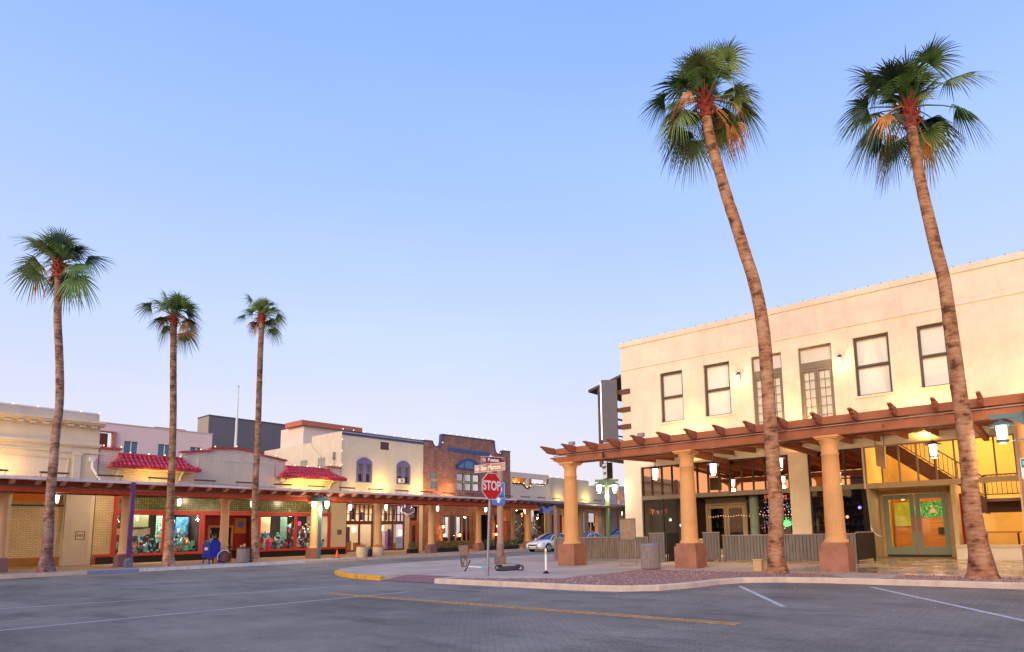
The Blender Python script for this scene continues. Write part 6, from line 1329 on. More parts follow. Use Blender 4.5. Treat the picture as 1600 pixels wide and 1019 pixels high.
m = MB(); poly_plate(m, [(.17 * math.cos(R(a)), .17 * math.sin(R(a))) for a in range(0, 360, 15)], cc + UP * 3.28, rt, .006, .008); ci = m.build('white_disc', sign_white, u_)
text(ci, 'P', cc + UP * 3.28 + nn * .011, rt, UP, .30, sign_blue, 'letter', .001, bold=.008)
m = MB(); plate(m, cc + UP * 2.82, rt, .62, .42, .008, 0, .05); l_ = m.build('lower_panel', sign_blue, t)
m = MB(); poly_plate(m, [(0, .14), (.13, 0), (.06, 0), (.06, -.12), (-.06, -.12), (-.06, 0), (-.13, 0)], cc + UP * 2.82, rt, .006, .008); m.build('up_arrow', sign_white, l_)

# utility pedestal with bare conduits
t = thing('utility_pedestal', 'brown utility box on bare twisted conduits, left of the stop sign', 'utility box', (18.57, 19.45, 0))
m = MB(); m.obox((18.58, 19.42, .67), (.12, -.13, 0), (.11, .09, 0), (0, 0, .21)); m.obox((18.50, 19.52, .78), (.07, -.06, 0), (.06, .05, 0), (0, 0, .1)); m.build('box', util_tan, t)
r7 = random.Random(4)
for k in range(6):
    a = (-.13 + k * .05); x, y = 18.58 + a * .75, 19.42 - a * .8
    m = MB(); m.tube([(x, y, .48), (x + r7.uniform(-.05, .05), y + r7.uniform(-.05, .05), .32), (x + r7.uniform(-.06, .06), y + r7.uniform(-.05, .05), .16), (x * .7 + 18.58 * .3, y * .7 + 19.42 * .3, 0)], .02, 6); m.build('conduit', mat('conduit_tan', (.2, .14, .11), .7, .3, 9) if k == 0 else MATS['conduit_tan'], t)
# fallen scooter
t = thing('electric_scooter', 'electric scooter lying on its side by the stop sign post', 'scooter', (16.4, 16.8, 0))
A_, B_ = Vector((16.33, 16.85, .17)), Vector((16.98, 15.98, .10))
m = MB(); m.tube([A_, A_.lerp(B_, .42)], .024, 8); m.build('stem', white_ptd, t)
m = MB(); m.tube([A_.lerp(B_, .42), A_.lerp(B_, .62)], .03, 8); m.build('cyan_band', mat('cyan_band', (.05, .55, .65), .5, 0), t)
m = MB(); m.tube([A_.lerp(B_, .62), A_.lerp(B_, .76)], .03, 8); m.build('pink_band', mat('pink_band', (.75, .03, .12), .5, 0), t)
m = MB(); m.tube([A_.lerp(B_, .76), B_], .024, 8); m.build('stem_base', MATS['galvanised'], t)
m = MB(); m.tube([(16.26, 16.95, .01), (16.33, 16.86, .2), (16.37, 16.82, .36)], .018, 8); m.build('handlebar', black_p, t)
m = MB(); m.tube([(16.25, 16.96, .0), (16.28, 16.92, .09)], .024, 8); m.tube([(16.35, 16.84, .3), (16.38, 16.81, .4)], .024, 8); m.build('grip', black_p, t)
m = MB(); m.obox((17.2, 15.72, .085), (.25, -.29, .02), (.05, .045, .06), (-.02, -.015, .022)); m.obox((17.03, 15.94, .10), (.05, -.06, 0), (.03, .03, .09), (-.02, -.015, .03)); m.obox((17.42, 15.45, .15), (.05, -.06, .0), (.03, .03, .05), (-.02, -.015, .02)); m.build('deck', mat('deck_grey', (.05, .045, .05), .6, .2, 9), t)
for c in ((16.98, 16.0, .11), (17.5, 15.4, .09)):
    m = MB(); q = [Vector(c) + Vector((.52, -.6, 0)).normalized() * .1 * math.cos(R(a)) + Vector((-.35, -.25, .9)).normalized() * .1 * math.sin(R(a)) for a in range(0, 361, 30)]; m.tube(q, .028, 6, 0, False); m.build('wheel', tyre, t)
# delineator
t = thing('delineator_post', 'white flexible post with yellow band and black foot on the pavement', 'bollard', (16.57, 13.46, 0))
m = MB(); m.lathe(16.57, 13.46, [(.04, .03), (.038, .62)], 12); m.lathe(16.57, 13.46, [(.038, .71), (.036, .79), (.012, .82)], 12); m.build('post', sign_white, t)
m = MB(); m.lathe(16.57, 13.46, [(.041, .615), (.041, .715)], 12); m.build('band', mat('band_yellow', (.75, .55, .02), .5, 0), t)
m = MB(); m.lathe(16.57, 13.46, [(.11, .0), (.10, .025), (.05, .05), (.045, .09)], 16); m.build('foot', tyre, t)
# menu board on a stand
t = thing('menu_board', 'framed wooden menu board with orange writing on steel legs', 'menu board', (21.6, 13.4, 0))
d_ = Vector((.62, -.78, 0)); c = Vector((21.62, 13.42, 1.40)); nn = d_.cross(UP)
m = MB(); m.obox(c, d_ * .31, nn * .02, UP * .40); m.build('board', mat('menu_wood', (.30, .25, .17), .7, .3, 6), t)
m = MB()
for q in (-.31, .31): m.obox(c + d_ * q, d_ * .014, nn * .03, UP * .41)
for q in (-.41, .41): m.obox(c + UP * q, d_ * .32, nn * .03, UP * .014)
m.build('frame', frame_win, t)
m = MB()
for q in (-.31, .31): m.tube([c + d_ * q - UP * .4, Vector((c.x, c.y, .03)) + d_ * q], .016, 6)
m.tube([Vector((c.x, c.y, .03)) + d_ * -.33, Vector((c.x, c.y, .03)) + d_ * .33], .018, 6)
for q in (-.31, .31): m.tube([Vector((c.x, c.y, .03)) + d_ * q - nn * .22, Vector((c.x, c.y, .03)) + d_ * q + nn * .22], .018, 6)
m.build('stand', grey_metal, t)
m = MB(); r8 = random.Random(9)
for col, x0 in ((0, -.02), (1, .2)):
    for k in range(7 if col == 0 else 3):
        z = .30 - k * (.1 if col == 0 else .22)
        for q in range(4): m.obox(c + nn * .022 + d_ * (x0 + (q - 1.5) * .028) + UP * (z + r8.uniform(-.01, .01)), d_ * .011, nn * .002, UP * r8.uniform(.018, .036))
m.build('writing', mat('orange_writing', (.62, .16, .06), .7, .2, 9), t)
# litter bins
def bin_(x, y, r, h, label, lidm, name='litter_bin'):
    t = thing(name, label, 'litter bin', (x, y, 0), 'litter bins')
    m = MB(); m.lathe(x, y, [(r * .93, .02), (r * .96, h - .06)], 28)
    m.build('body', mat('bin_body', (.22, .18, .165), .7, .2, 9) if 'bin_body' not in MATS else MATS['bin_body'], t)
    m = MB()
    for k in range(44): a = k * 2 * PI / 44; m.obox((x + r * .97 * math.cos(a), y + r * .97 * math.sin(a), h / 2 - .01), (-.018 * math.sin(a), .018 * math.cos(a), 0), (.012 * math.cos(a), .012 * math.sin(a), 0), (0, 0, h / 2 - .05))
    o = m.build('slats', mat('bin_slats', (.30, .24, .22), .7, .2, 9) if 'bin_slats' not in MATS else MATS['bin_slats'], t)
    m = MB(); m.lathe(x, y, [(r * 1.03, h - .06), (r * 1.05, h - .02), (r * .98, h), (r * .55, h + .005), (r * .5, h - .05)], 28); m.build('lid', lidm, t); return t
bin_(19.8, 11.38, .34, .88, 'slatted grey brown bin on gravel between menu board and ochre column', mat('lid_bluegrey', (.20, .20, .30), .5, .1, 4))
t = bin_(17.62, 36.0, .33, .83, 'slatted grey bin on far pavement beside a compact crowned palm', mat('lid_dark', (.03, .035, .05), .5, .1, 4))
m = MB(); m.lathe(17.65, 35.95, [(.06, .84), (.10, .95), (.05, 1.04)], 8); m.sphere((17.5, 36.0, .9), .08, 0, 8); m.build('rubbish', mat('orange_rubbish', (.6, .25, .08), .7, .3, 9), t)
# bicycle leaning behind the far bin
t = thing('bicycle', 'bicycle with white rear mudguard parked behind the far litter bin', 'bicycle', (17.3, 36.9, 0))
for x in (17.0, 18.0):
    m = MB(); m.tube([(x + .31 * math.cos(R(a)), 36.9, .33 + .31 * math.sin(R(a))) for a in range(0, 361, 20)], .022, 6, 0, False); wh = m.build('wheel', tyre, t)
    m = MB()
    for a in range(0, 180, 30): m.tube([(x - .3 * math.cos(R(a)), 36.9, .33 - .3 * math.sin(R(a))), (x + .3 * math.cos(R(a)), 36.9, .33 + .3 * math.sin(R(a)))], .003, 3)
    m.build('spokes', chrome, wh)
m = MB(); m.tube([(17.0 + .35 * math.cos(R(a)), 36.9, .33 + .35 * math.sin(R(a))) for a in range(40, 215, 15)], .025, 6); m.build('mudguard', white_ptd, t)
m = MB(); F_ = [(17.0, 36.9, .33), (17.4, 36.9, .3), (17.3, 36.9, .8), (17.85, 36.9, .78), (17.4, 36.9, .3)]
m.tube(F_[:2], .014, 6); m.tube([F_[1], F_[2]], .014, 6); m.tube([F_[2], F_[3]], .014, 6); m.tube([F_[3], F_[1]], .014, 6); m.tube([(17.82, 36.9, .92), (18.0, 36.9, .33)], .014, 6); m.tube([(17.82, 36.65, .96), (17.82, 37.15, .96)], .012, 6); m.build('frame', black_p, t)
m = MB(); m.obox((17.27, 36.9, .88), (.12, 0, 0), (0, .06, 0), (0, 0, .03)); m.build('saddle', black_p, t)

# mailbox
t = thing('mailbox', 'blue street mailbox with domed top on four legs', 'mailbox', (16.45, 37.2, 0))
x0, y0 = 16.45, 37.2; w_ = .31
prof = [(-w_, .31), (-w_, 1.02)] + [(-w_ * math.cos(R(a)), 1.02 + .26 * math.sin(R(a))) for a in range(15, 180, 15)] + [(w_, 1.02), (w_, .31)]
rot = R(8); cr_, sr_ = math.cos(rot), math.sin(rot)
mf = lambda u, d, z: (x0 + u * cr_ - d * sr_, y0 + u * sr_ + d * cr_, z)
m = MB(); m.prism(prof, mf, -.29, .29); m.build('body', mailblue, t)
m = MB(); n = len(prof)
for sgn in (-.30, .30):
    P = [Vector(mf(u, sgn, z)) for u, z in prof]; m.tube(P, .018, 5)
m.build('rim', mat('mail_rim', (.02, .06, .5), .4, .1, 4), t)
for u in (-1, 1):
    for d in (-1, 1):
        l = MB(); p = mf(u * .27, d * .26, 0); l.box(p[0] - .03, p[0] + .03, p[1] - .03, p[1] + .03, 0, .32); l.build('leg', mailblue, t)
m = MB(); a = [mf(-w_ - .012, -.24, 1.0), mf(-w_ - .012, .24, 1.0), mf(-w_ * .80, .24, 1.2), mf(-w_ * .80, -.24, 1.2)]; m.quad(*a)
m.quad(*[(p[0] - .02, p[1], p[2]) for p in a]); m.build('pull_door', mat('dark_blue_slot', (.005, .01, .06), .4, .1, 4), t)
m = MB(); m.quad(mf(-w_ - .006, -.15, .72), mf(-w_ - .006, .15, .72), mf(-w_ - .006, .15, .88), mf(-w_ - .006, -.15, .88)); m.build('notice', sign_white, t)
# purple downpipe by second column
t = thing('purple_downpipe', 'purple square post with grey foot beside a sand column, from canopy roof to pavement', 'post', (12.12, 36.27, 0))
m = MB(); m.box(12.03, 12.21, 36.2, 36.33, .45, 4.2); m.build('post', mat('purple_paint', (.12, .035, .16), .5, .4, 1.2), t)
m = MB(); m.box(11.98, 12.28, 36.12, 36.42, 0, .36); m.lathe(12.13, 36.27, [(.17, .36), (.09, .5)], 10); m.build('foot', mat('grey_foot', (.16, .17, .22), .7, .2, 5), t)
# cone, planters
def cone():
    t = thing('traffic_cone', 'small orange traffic cone on far pavement before the plaster pier', 'traffic cone', (23.7, 36.28, 0))
    m = MB(); m.lathe(23.7, 36.28, [(.12, .03), (.03, .5), (.02, .51)], 14); m.build('cone', mat('cone_orange', (.85, .10, .01), .5, .05, 4), t)
    m = MB(); m.box(23.54, 23.86, 36.12, 36.44, 0, .03); m.build('foot', black_p, t)
cone()
r9 = random.Random(8)
def planter(x, y, s_, h, label, pm, fm, gy=0):
    t = thing('planter_pot', label, 'planter', (x, y, 0), 'planters before the plastered shop')
    m = MB(); m.lathe(x, y, [(s_ * .72, 0), (s_ * .95, h * .35), (s_, h * .6), (s_ * .92, h * .92), (s_ * .96, h), (s_ * .8, h), (s_ * .78, h - .05)], 24); m.build('pot', pm, t)
    m = MB()
    for k in range(170):
        a = r9.uniform(0, 6.3); q = r9.random() ** .5 * s_ * .95; z = h + r9.uniform(.0, .24) * (1.3 - q / s_); p = Vector((x + q * math.cos(a), y + q * math.sin(a), z)); e1 = Vector((r9.uniform(-1, 1), r9.uniform(-1, 1), r9.uniform(-1, 1))).normalized() * .035; e2 = Vector((r9.uniform(-1, 1), r9.uniform(-1, 1), r9.uniform(-1, 1))).normalized() * .03
        m.add([p - e1, p + e2, p + e1, p - e2], [(0, 1, 2, 3)], 0 if r9.random() < gy else 1)
    m.build('flowers', [leaf_g, fm], t)
pot_c = mat('cream_pot', (.66, .50, .30), .7, .08, 2); fl = mat('orange_flowers', (.65, .14, .04), .7, .3, 9)
planter(24.6, 34.95, .36, .66, 'round cream pot of orange flowers, left of the navy pot', pot_c, fl, .25)
planter(26.05, 35.25, .36, .62, 'round cream pot of orange flowers, right of the navy pot', pot_c, fl, .25)
planter(25.75, 35.75, .19, .5, 'small navy pot with yellow green plant between two cream pots', mat('navy_pot', (.01, .015, .06), .4, .1, 4), mat('lime_leaf', (.3, .35, .05), .7, .2, 9), .5)

# lamp posts with two lanterns
def lamp_post(x, y, H, label, pm, dirv, sc_=1., power=120, off=.42, cat='street lamp'):
    t = thing('street_lamp', label, cat, (x, y, 0), 'twin lantern street lamps')
    m = MB(); m.box(x - .075, x + .075, y - .075, y + .075, 0, H); m.build('post', pm, t)
    d = Vector((dirv[0], dirv[1], 0)).normalized(); n_ = Vector((-d.y, d.x, 0)); c = Vector((x, y, H))
    m = MB(); m.obox(c - UP * .12, d * (off + .22), n_ * .04, UP * .06); m.obox(c + UP * .0, n_ * .3, d * .04, UP * .05)
    m.add([c - UP * .18 - d * .45 - n_ * .03, c - UP * .18 + d * .45 - n_ * .03, c - UP * .42 - n_ * .03, c - UP * .18 - d * .45 + n_ * .03, c - UP * .18 + d * .45 + n_ * .03, c - UP * .42 + n_ * .03], [(0, 1, 2), (3, 5, 4), (0, 2, 5, 3), (1, 4, 5, 2), (0, 3, 4, 1)])
    m.build('cross_arm', pm, t)
    for sg in (-1, 1):
        q = c + d * off * sg - UP * (.50); X, Y, Z = q
        m = MB(); m.lathe(X, Y, [(.03, Z + .3), (.06, Z + .27), (.29, Z + .17), (.29, Z + .14), (.20, Z + .13)], 4 if False else 8, 0, False); m.lathe(X, Y, [(.13, Z - .2), (.13, Z - .26), (.08, Z - .3)], 8)
        for i in (-1, 1):
            for j in (-1, 1): m.tube([(X + i * .125, Y + j * .125, Z + .16), (X + i * .10, Y + j * .10, Z - .2)], .012, 4)
        m.tube([(X, Y, Z + .3), (X, Y, H - .12)], .02, 6); m.tube([(X, Y, Z - .24), (x, y, Z - .24)], .012, 4)
        h = m.build('lantern_head', pm, t)
        m = MB(); m.lathe(X, Y, [(.13, Z + .14), (.11, Z - .2)], 8); m.build('lantern_glass', lit_white, h)
        light('POINT', (X, Y, Z - .42), power, (1, .78, .48), t, .12)
    return t
lamp_post(22.63, 36.6, 3.92, 'teal street lamp with two lit lanterns at the far arcade edge', teal_post, (.6, -.8), off=.42)
lamp_post(29.05, 19.25, 4.22, 'green street lamp with two lit lanterns rising behind the fenced patio', green_post, (.6, -.8), power=90)
t = lamp_post(19.3, .36, 4.12, 'teal street lamp with lit lantern and green street sign at right edge', teal_post, (0, 1), off=.56, power=45)
m = MB(); plate(m, (19.22, .38, 2.66), (0, -1, 0), .46, .52, .006, 0, .04); b_ = m.build('street_sign', sign_white, t)
m = MB(); plate(m, (19.214, .38, 2.79), (0, -1, 0), .43, .22, .004); m.build('green_face', sign_green, b_)
text(b_, 'N', (19.205, .52, 2.79), (0, -1, 0), UP, .13, sign_white, 'letter', .001)

# patio fences (each run its own thing)
def fence(name, label, x0, y0, x1, y1, z0, z1, mt, brd=.13, cat='fence', posts=True, cap=True, back=True):
    t = thing(name, label, cat, (x0, y0, 0), 'patio fence panels')
    a = Vector((x0, y0, 0)); b = Vector((x1, y1, 0)); L = (b - a).length; d = (b - a).normalized(); n_ = Vector((-d.y, d.x, 0)); k = 0; m = MB(); q = 0; rr = random.Random(int(L * 100))
    while q < L - .02:
        w = min(brd * rr.uniform(.9, 1.1), L - q); m.obox(a + d * (q + w / 2) + UP * ((z0 + z1) / 2) + n_ * rr.uniform(-.004, .004), d * (w / 2 - .009), n_ * .011, UP * ((z1 - z0) / 2 - .03)); q += w
    m.build('boards', mt, t)
    if back: m = MB(); m.obox(a + d * L / 2 + UP * ((z0 + z1) / 2) + n_ * .02, d * L / 2, n_ * .006, UP * ((z1 - z0) / 2 - .05)); m.build('backing', dark_int, t)
    if cap: m = MB(); m.obox(a + d * L / 2 + UP * (z1 - .015), d * (L / 2 + .01), n_ * .05, UP * .018); m.build('cap_rail', mat('fence_cap', (.34, .29, .27), .8, .2, 4) if 'fence_cap' not in MATS else MATS['fence_cap'], t)
    if posts:
        for e in (a + d * .05, b - d * .05): m = MB(); m.obox(e + UP * (z1 - .06) / 2 - n_ * 0 + n_ * .045, d * .035, n_ * .03, UP * ((z1 - .06) / 2)); m.build('post', mt, t)
    return t
fence('patio_fence', 'long low brown board fence behind the first ochre column', 24.6, 19.26, 24.6, 14.2, .08, 1.08, wood_brown)
fence('patio_fence', 'grey board fence panel right of the near litter bin, one step taller', 24.6, 14.17, 24.6, 13.42, .04, 1.24, wood_fence)
fence('patio_fence', 'narrow grey board gate panel between wine barrel and long fence', 25.2, 11.93, 25.2, 11.18, .06, 1.23, wood_fence)
fence('patio_fence', 'long grey board fence behind the leaning orange trunked palm', 25.2, 11.06, 25.2, 5.9, .05, 1.1, wood_fence)
fence('patio_fence', 'brown board fence side run at far end of the corner patio', 24.62, 19.3, 33.5, 19.3, .08, 1.08, wood_brown)
t = fence('patio_screen', 'black slatted screen closing the patio next to the lobby doors', 25.25, 5.88, 27.5, 5.75, .1, 1.15, black_p, .07)
t = thing('gate_leaf', 'black gate leaf folded open beside the stepped grey fence', 'gate', (24.7, 13.3, 0))
m = MB(); m.obox((25.0, 13.2, .63), (.42, -.03, 0), (.01, .02, 0), (0, 0, .6)); m.build('leaf', black_p, t)
m = MB(); m.obox((24.62, 13.32, .63), (.02, 0, 0), (0, .03, 0), (0, 0, .62)); m.build('stile', dark_metal, t)
t = thing('wine_barrel', 'wooden wine barrel with steel hoops behind second ochre column', 'barrel', (25.9, 12.2, 0))
m = MB(); m.lathe(25.9, 12.15, [(.28, .0), (.34, .25), (.36, .48), (.34, .72), (.29, .96)], 24); m.build('staves', mat('barrel_wood', (.60, .30, .10), .6, .25, 5), t)
m = MB()
for z, r_ in ((.12, .315), (.32, .355), (.66, .352), (.86, .318)): m.lathe(25.9, 12.15, [(r_ + .004, z - .02), (r_ + .006, z + .02)], 24)
m.build('hoops', grey_metal, t)
t = thing('rolled_awning', 'black rolled vertical canvas post standing left of the lobby doors', 'canvas roll', (28.9, 6.35, 0))
m = MB(); m.tube([(29.0, 6.3, .2), (29.05, 6.33, 1.6), (29.1, 6.36, 2.9)], [.10, .12, .09], 10); m.build('roll', mat('black_canvas', (.018, .018, .022), .8, .3, 5), t)
m = MB(); m.box(28.85, 29.3, 6.1, 6.5, .0, .2); m.build('foot', frame_tan, t)
t = thing('chain_loop', 'white rope looped over the black patio screen', 'rope', (27.3, 5.75, 1.15))
m = MB(); m.tube([Vector((27.3, 5.75, 1.14)) + Vector((-.02, .16 * math.sin(a * .7), .14 * math.sin(a) + .05)) + Vector((0, -.05 * a, -.02 * a)) for a in [k * .5 for k in range(11)]], .018, 6); m.build('rope', white_ptd, t)
t = thing('access_box', 'small tan box on gravel touching the orange palm foot', 'utility box', (20.1, 7.6, 0))
m = MB(); m.box(20.0, 20.25, 7.52, 7.78, 0, .34); m.build('box', mat('tan_box', (.58, .38, .17), .7, .1, 3), t)
m = MB(); m.box(19.98, 20.27, 7.5, 7.8, .34, .37); m.build('lid', mat('tan_lid', (.62, .42, .2), .7, .1, 3), t)

# patio shelter with corrugated roof
t = thing('patio_shelter', 'grey post shelter with corrugated metal roof over the corner patio', 'shelter', (24.9, 19.6, 0))
for x in (24.95, 26.95, 29.1, 31.3, 33.5):
    m = MB(); m.box(x - .11, x + .11, 19.45, 19.65, 0, 2.5); m.build('post', wood_brown, t)
m = MB(); m.box(24.8, 33.9, 19.47, 19.63, 2.5, 2.66); m.build('beam', mat('shelter_beam', (.22, .15, .08), .7, .2, 3), t)
for x in (26.95, 29.1):
    m = MB(); m.tube([(x, 19.55, 2.2), (x + .3, 19.55, 2.5)], .03, 6); m.build('brace', dark_metal, t)
m = MB(); n = 110
pts = [(24.7 + 9.3 * k / n, .028 * math.sin(k * 1.45)) for k in range(n + 1)]
vs = []; 
for x, h in pts: vs += [(x, 19.2, 2.70 + h), (x, 22.0, 3.05 + h), (x, 19.2, 2.67 + h), (x, 22.0, 3.02 + h)]
m.add(vs, [(4 * k, 4 * k + 4, 4 * k + 5, 4 * k + 1) for k in range(n)] + [(4 * k + 2, 4 * k + 3, 4 * k + 7, 4 * k + 6) for k in range(n)] + [(4 * k, 4 * k + 2, 4 * k + 6, 4 * k + 4) for k in range(n)], 0, True)
m.build('corrugated_roof', mat('corrugated_brown', (.14, .09, .085), .5, .3, 5, metal=.3), t)
m = MB(); m.box(24.7, 34, 19.16, 19.195, 2.60, 2.72); m.build('gutter', dark_metal, t)
t = thing('shade_cloth', 'drooping black and blue shade cloth tied to shelter corner', 'shade cloth', (25, 20.5, 2.7))
base = Vector((24.75, 19.9, 2.66))
m = MB(); P = {}
for i in range(9):
    for j in range(6):
        f = i / 8; g = j / 5; p = Vector((24.9 + .45 * f * 0, 19.45, 2.70)).lerp(Vector((24.95, 20.75, 2.80)), f) + Vector((.35 * f, .0, 0)) * 0
        P[i, j] = p + Vector((.05 * math.sin(i * 1.7), .08 * math.sin(i * 2.3 + j), -g * (.12 + .55 * f * (1.15 - .5 * f)) - .05 * math.sin(f * PI)))
vs = [P[i, j] for i in range(9) for j in range(6)]
for i in range(8):
    for j in range(5):
        a = i * 6 + j; m.f.append([a, a + 1, a + 7, a + 6]); m.m.append(1 if j < 1 + (i % 3 == 1) or i in (6,) else 0); m.sm.append(True)
m.v = [tuple(v) for v in vs]; m.build('cloth', [mat('blue_cloth', (.10, .13, .42), .8, .1, 4), mat('black_cloth', (.02, .02, .03), .8, .1, 4)], t)

# hanging cross sign
t = thing('cross_sign', 'purple cross shaped shop sign with pale edge hanging under the far arcade', 'sign', (32.1, 39.6, 3.3))
cr0 = [(-.38, .52), (.38, .52), (.38, .14), (.86, .14), (.86, -.18), (.42, -.30), (.3, -.36), (-.3, -.36), (-.42, -.24), (-.86, -.20), (-.86, .12), (-.38, .14)]
fn = lambda u, d, z: (32.08 + u * .93 , 39.8 + d + u * .25, 3.32 + z)
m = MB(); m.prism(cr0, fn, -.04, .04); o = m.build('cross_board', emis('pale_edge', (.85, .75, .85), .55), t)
m = MB(); m.prism([(u * .93, z * .9 + .005) for u, z in cr0], fn, -.052, -.041); m.build('purple_face', mat('purple_face', (.34, .24, .55), .6, .3, 12), o)
m = MB(); 
for k, (u0, u1, z) in enumerate(((-.28, .28, .4), (-.3, .3, .26), (-.7, .7, .02), (-.5, .5, -.1), (-.22, .22, -.22))): m.prism([(u0, z - .02), (u1, z - .02), (u1, z + .02), (u0, z + .02)], fn, -.058, -.053)
m.build('sign_writing', mat('lilac_writing', (.45, .38, .55), .6, .4, 30), o)
m = MB(); m.prism([(.1, -.38), (.78, -.30), (.86, -.44), (.8, -.60), (.5, -.62), (.2, -.56)], fn, -.03, .03); m.build('lower_plaque', mat('mauve_plaque', (.30, .2, .35), .6, .3, 9), t)
m = MB(); m.tube([fn(-.3, 0, .52), fn(-.3, 0, .85)], .015, 5); m.tube([fn(.7, 0, .14), fn(.7, 0, .85)], .015, 5); m.build('hangers', dark_metal, t)

# hedge boxes before the brick restaurant
def hedge(x0, x1, y, label):
    t = thing('hedge_planter', label, 'hedge', (x0, y, 0), 'hedge boxes at the brick restaurant')
    m = MB(); m.box(x0, x1, y, y + .4, .0, .32); m.build('trough', dark_metal, t)
    m = MB(); n = int((x1 - x0) * 420)
    for k in range(n):
        p = Vector((r9.uniform(x0, x1), y + .2 + r9.uniform(-.24, .24), r9.uniform(.28, .82) + .05 * math.sin(k))); e1 = Vector((r9.uniform(-1, 1), r9.uniform(-1, 1), r9.uniform(-1, 1))).normalized() * .05; e2 = Vector((r9.uniform(-1, 1), r9.uniform(-1, 1), r9.uniform(-1, 1))).normalized() * .035
        m.add([p - e1, p + e2, p + e1, p - e2], [(0, 1, 2, 3)], r9.randrange(3))
    m.build('foliage', [mat('hedge_a', (.05, .12, .03), .6, .3, 9) if 'hedge_a' not in MATS else MATS['hedge_a'], leaf_d, leaf_l], t)
hedge(33.8, 37.2, 38.3, 'leafy hedge trough between two columns, left of the mauve pole')
hedge(38.7, 43.4, 38.3, 'leafy hedge trough between two columns, right of the mauve pole')
hedge(31.4, 32.2, 38.6, 'short dark shrub trough left of the brick restaurant column')

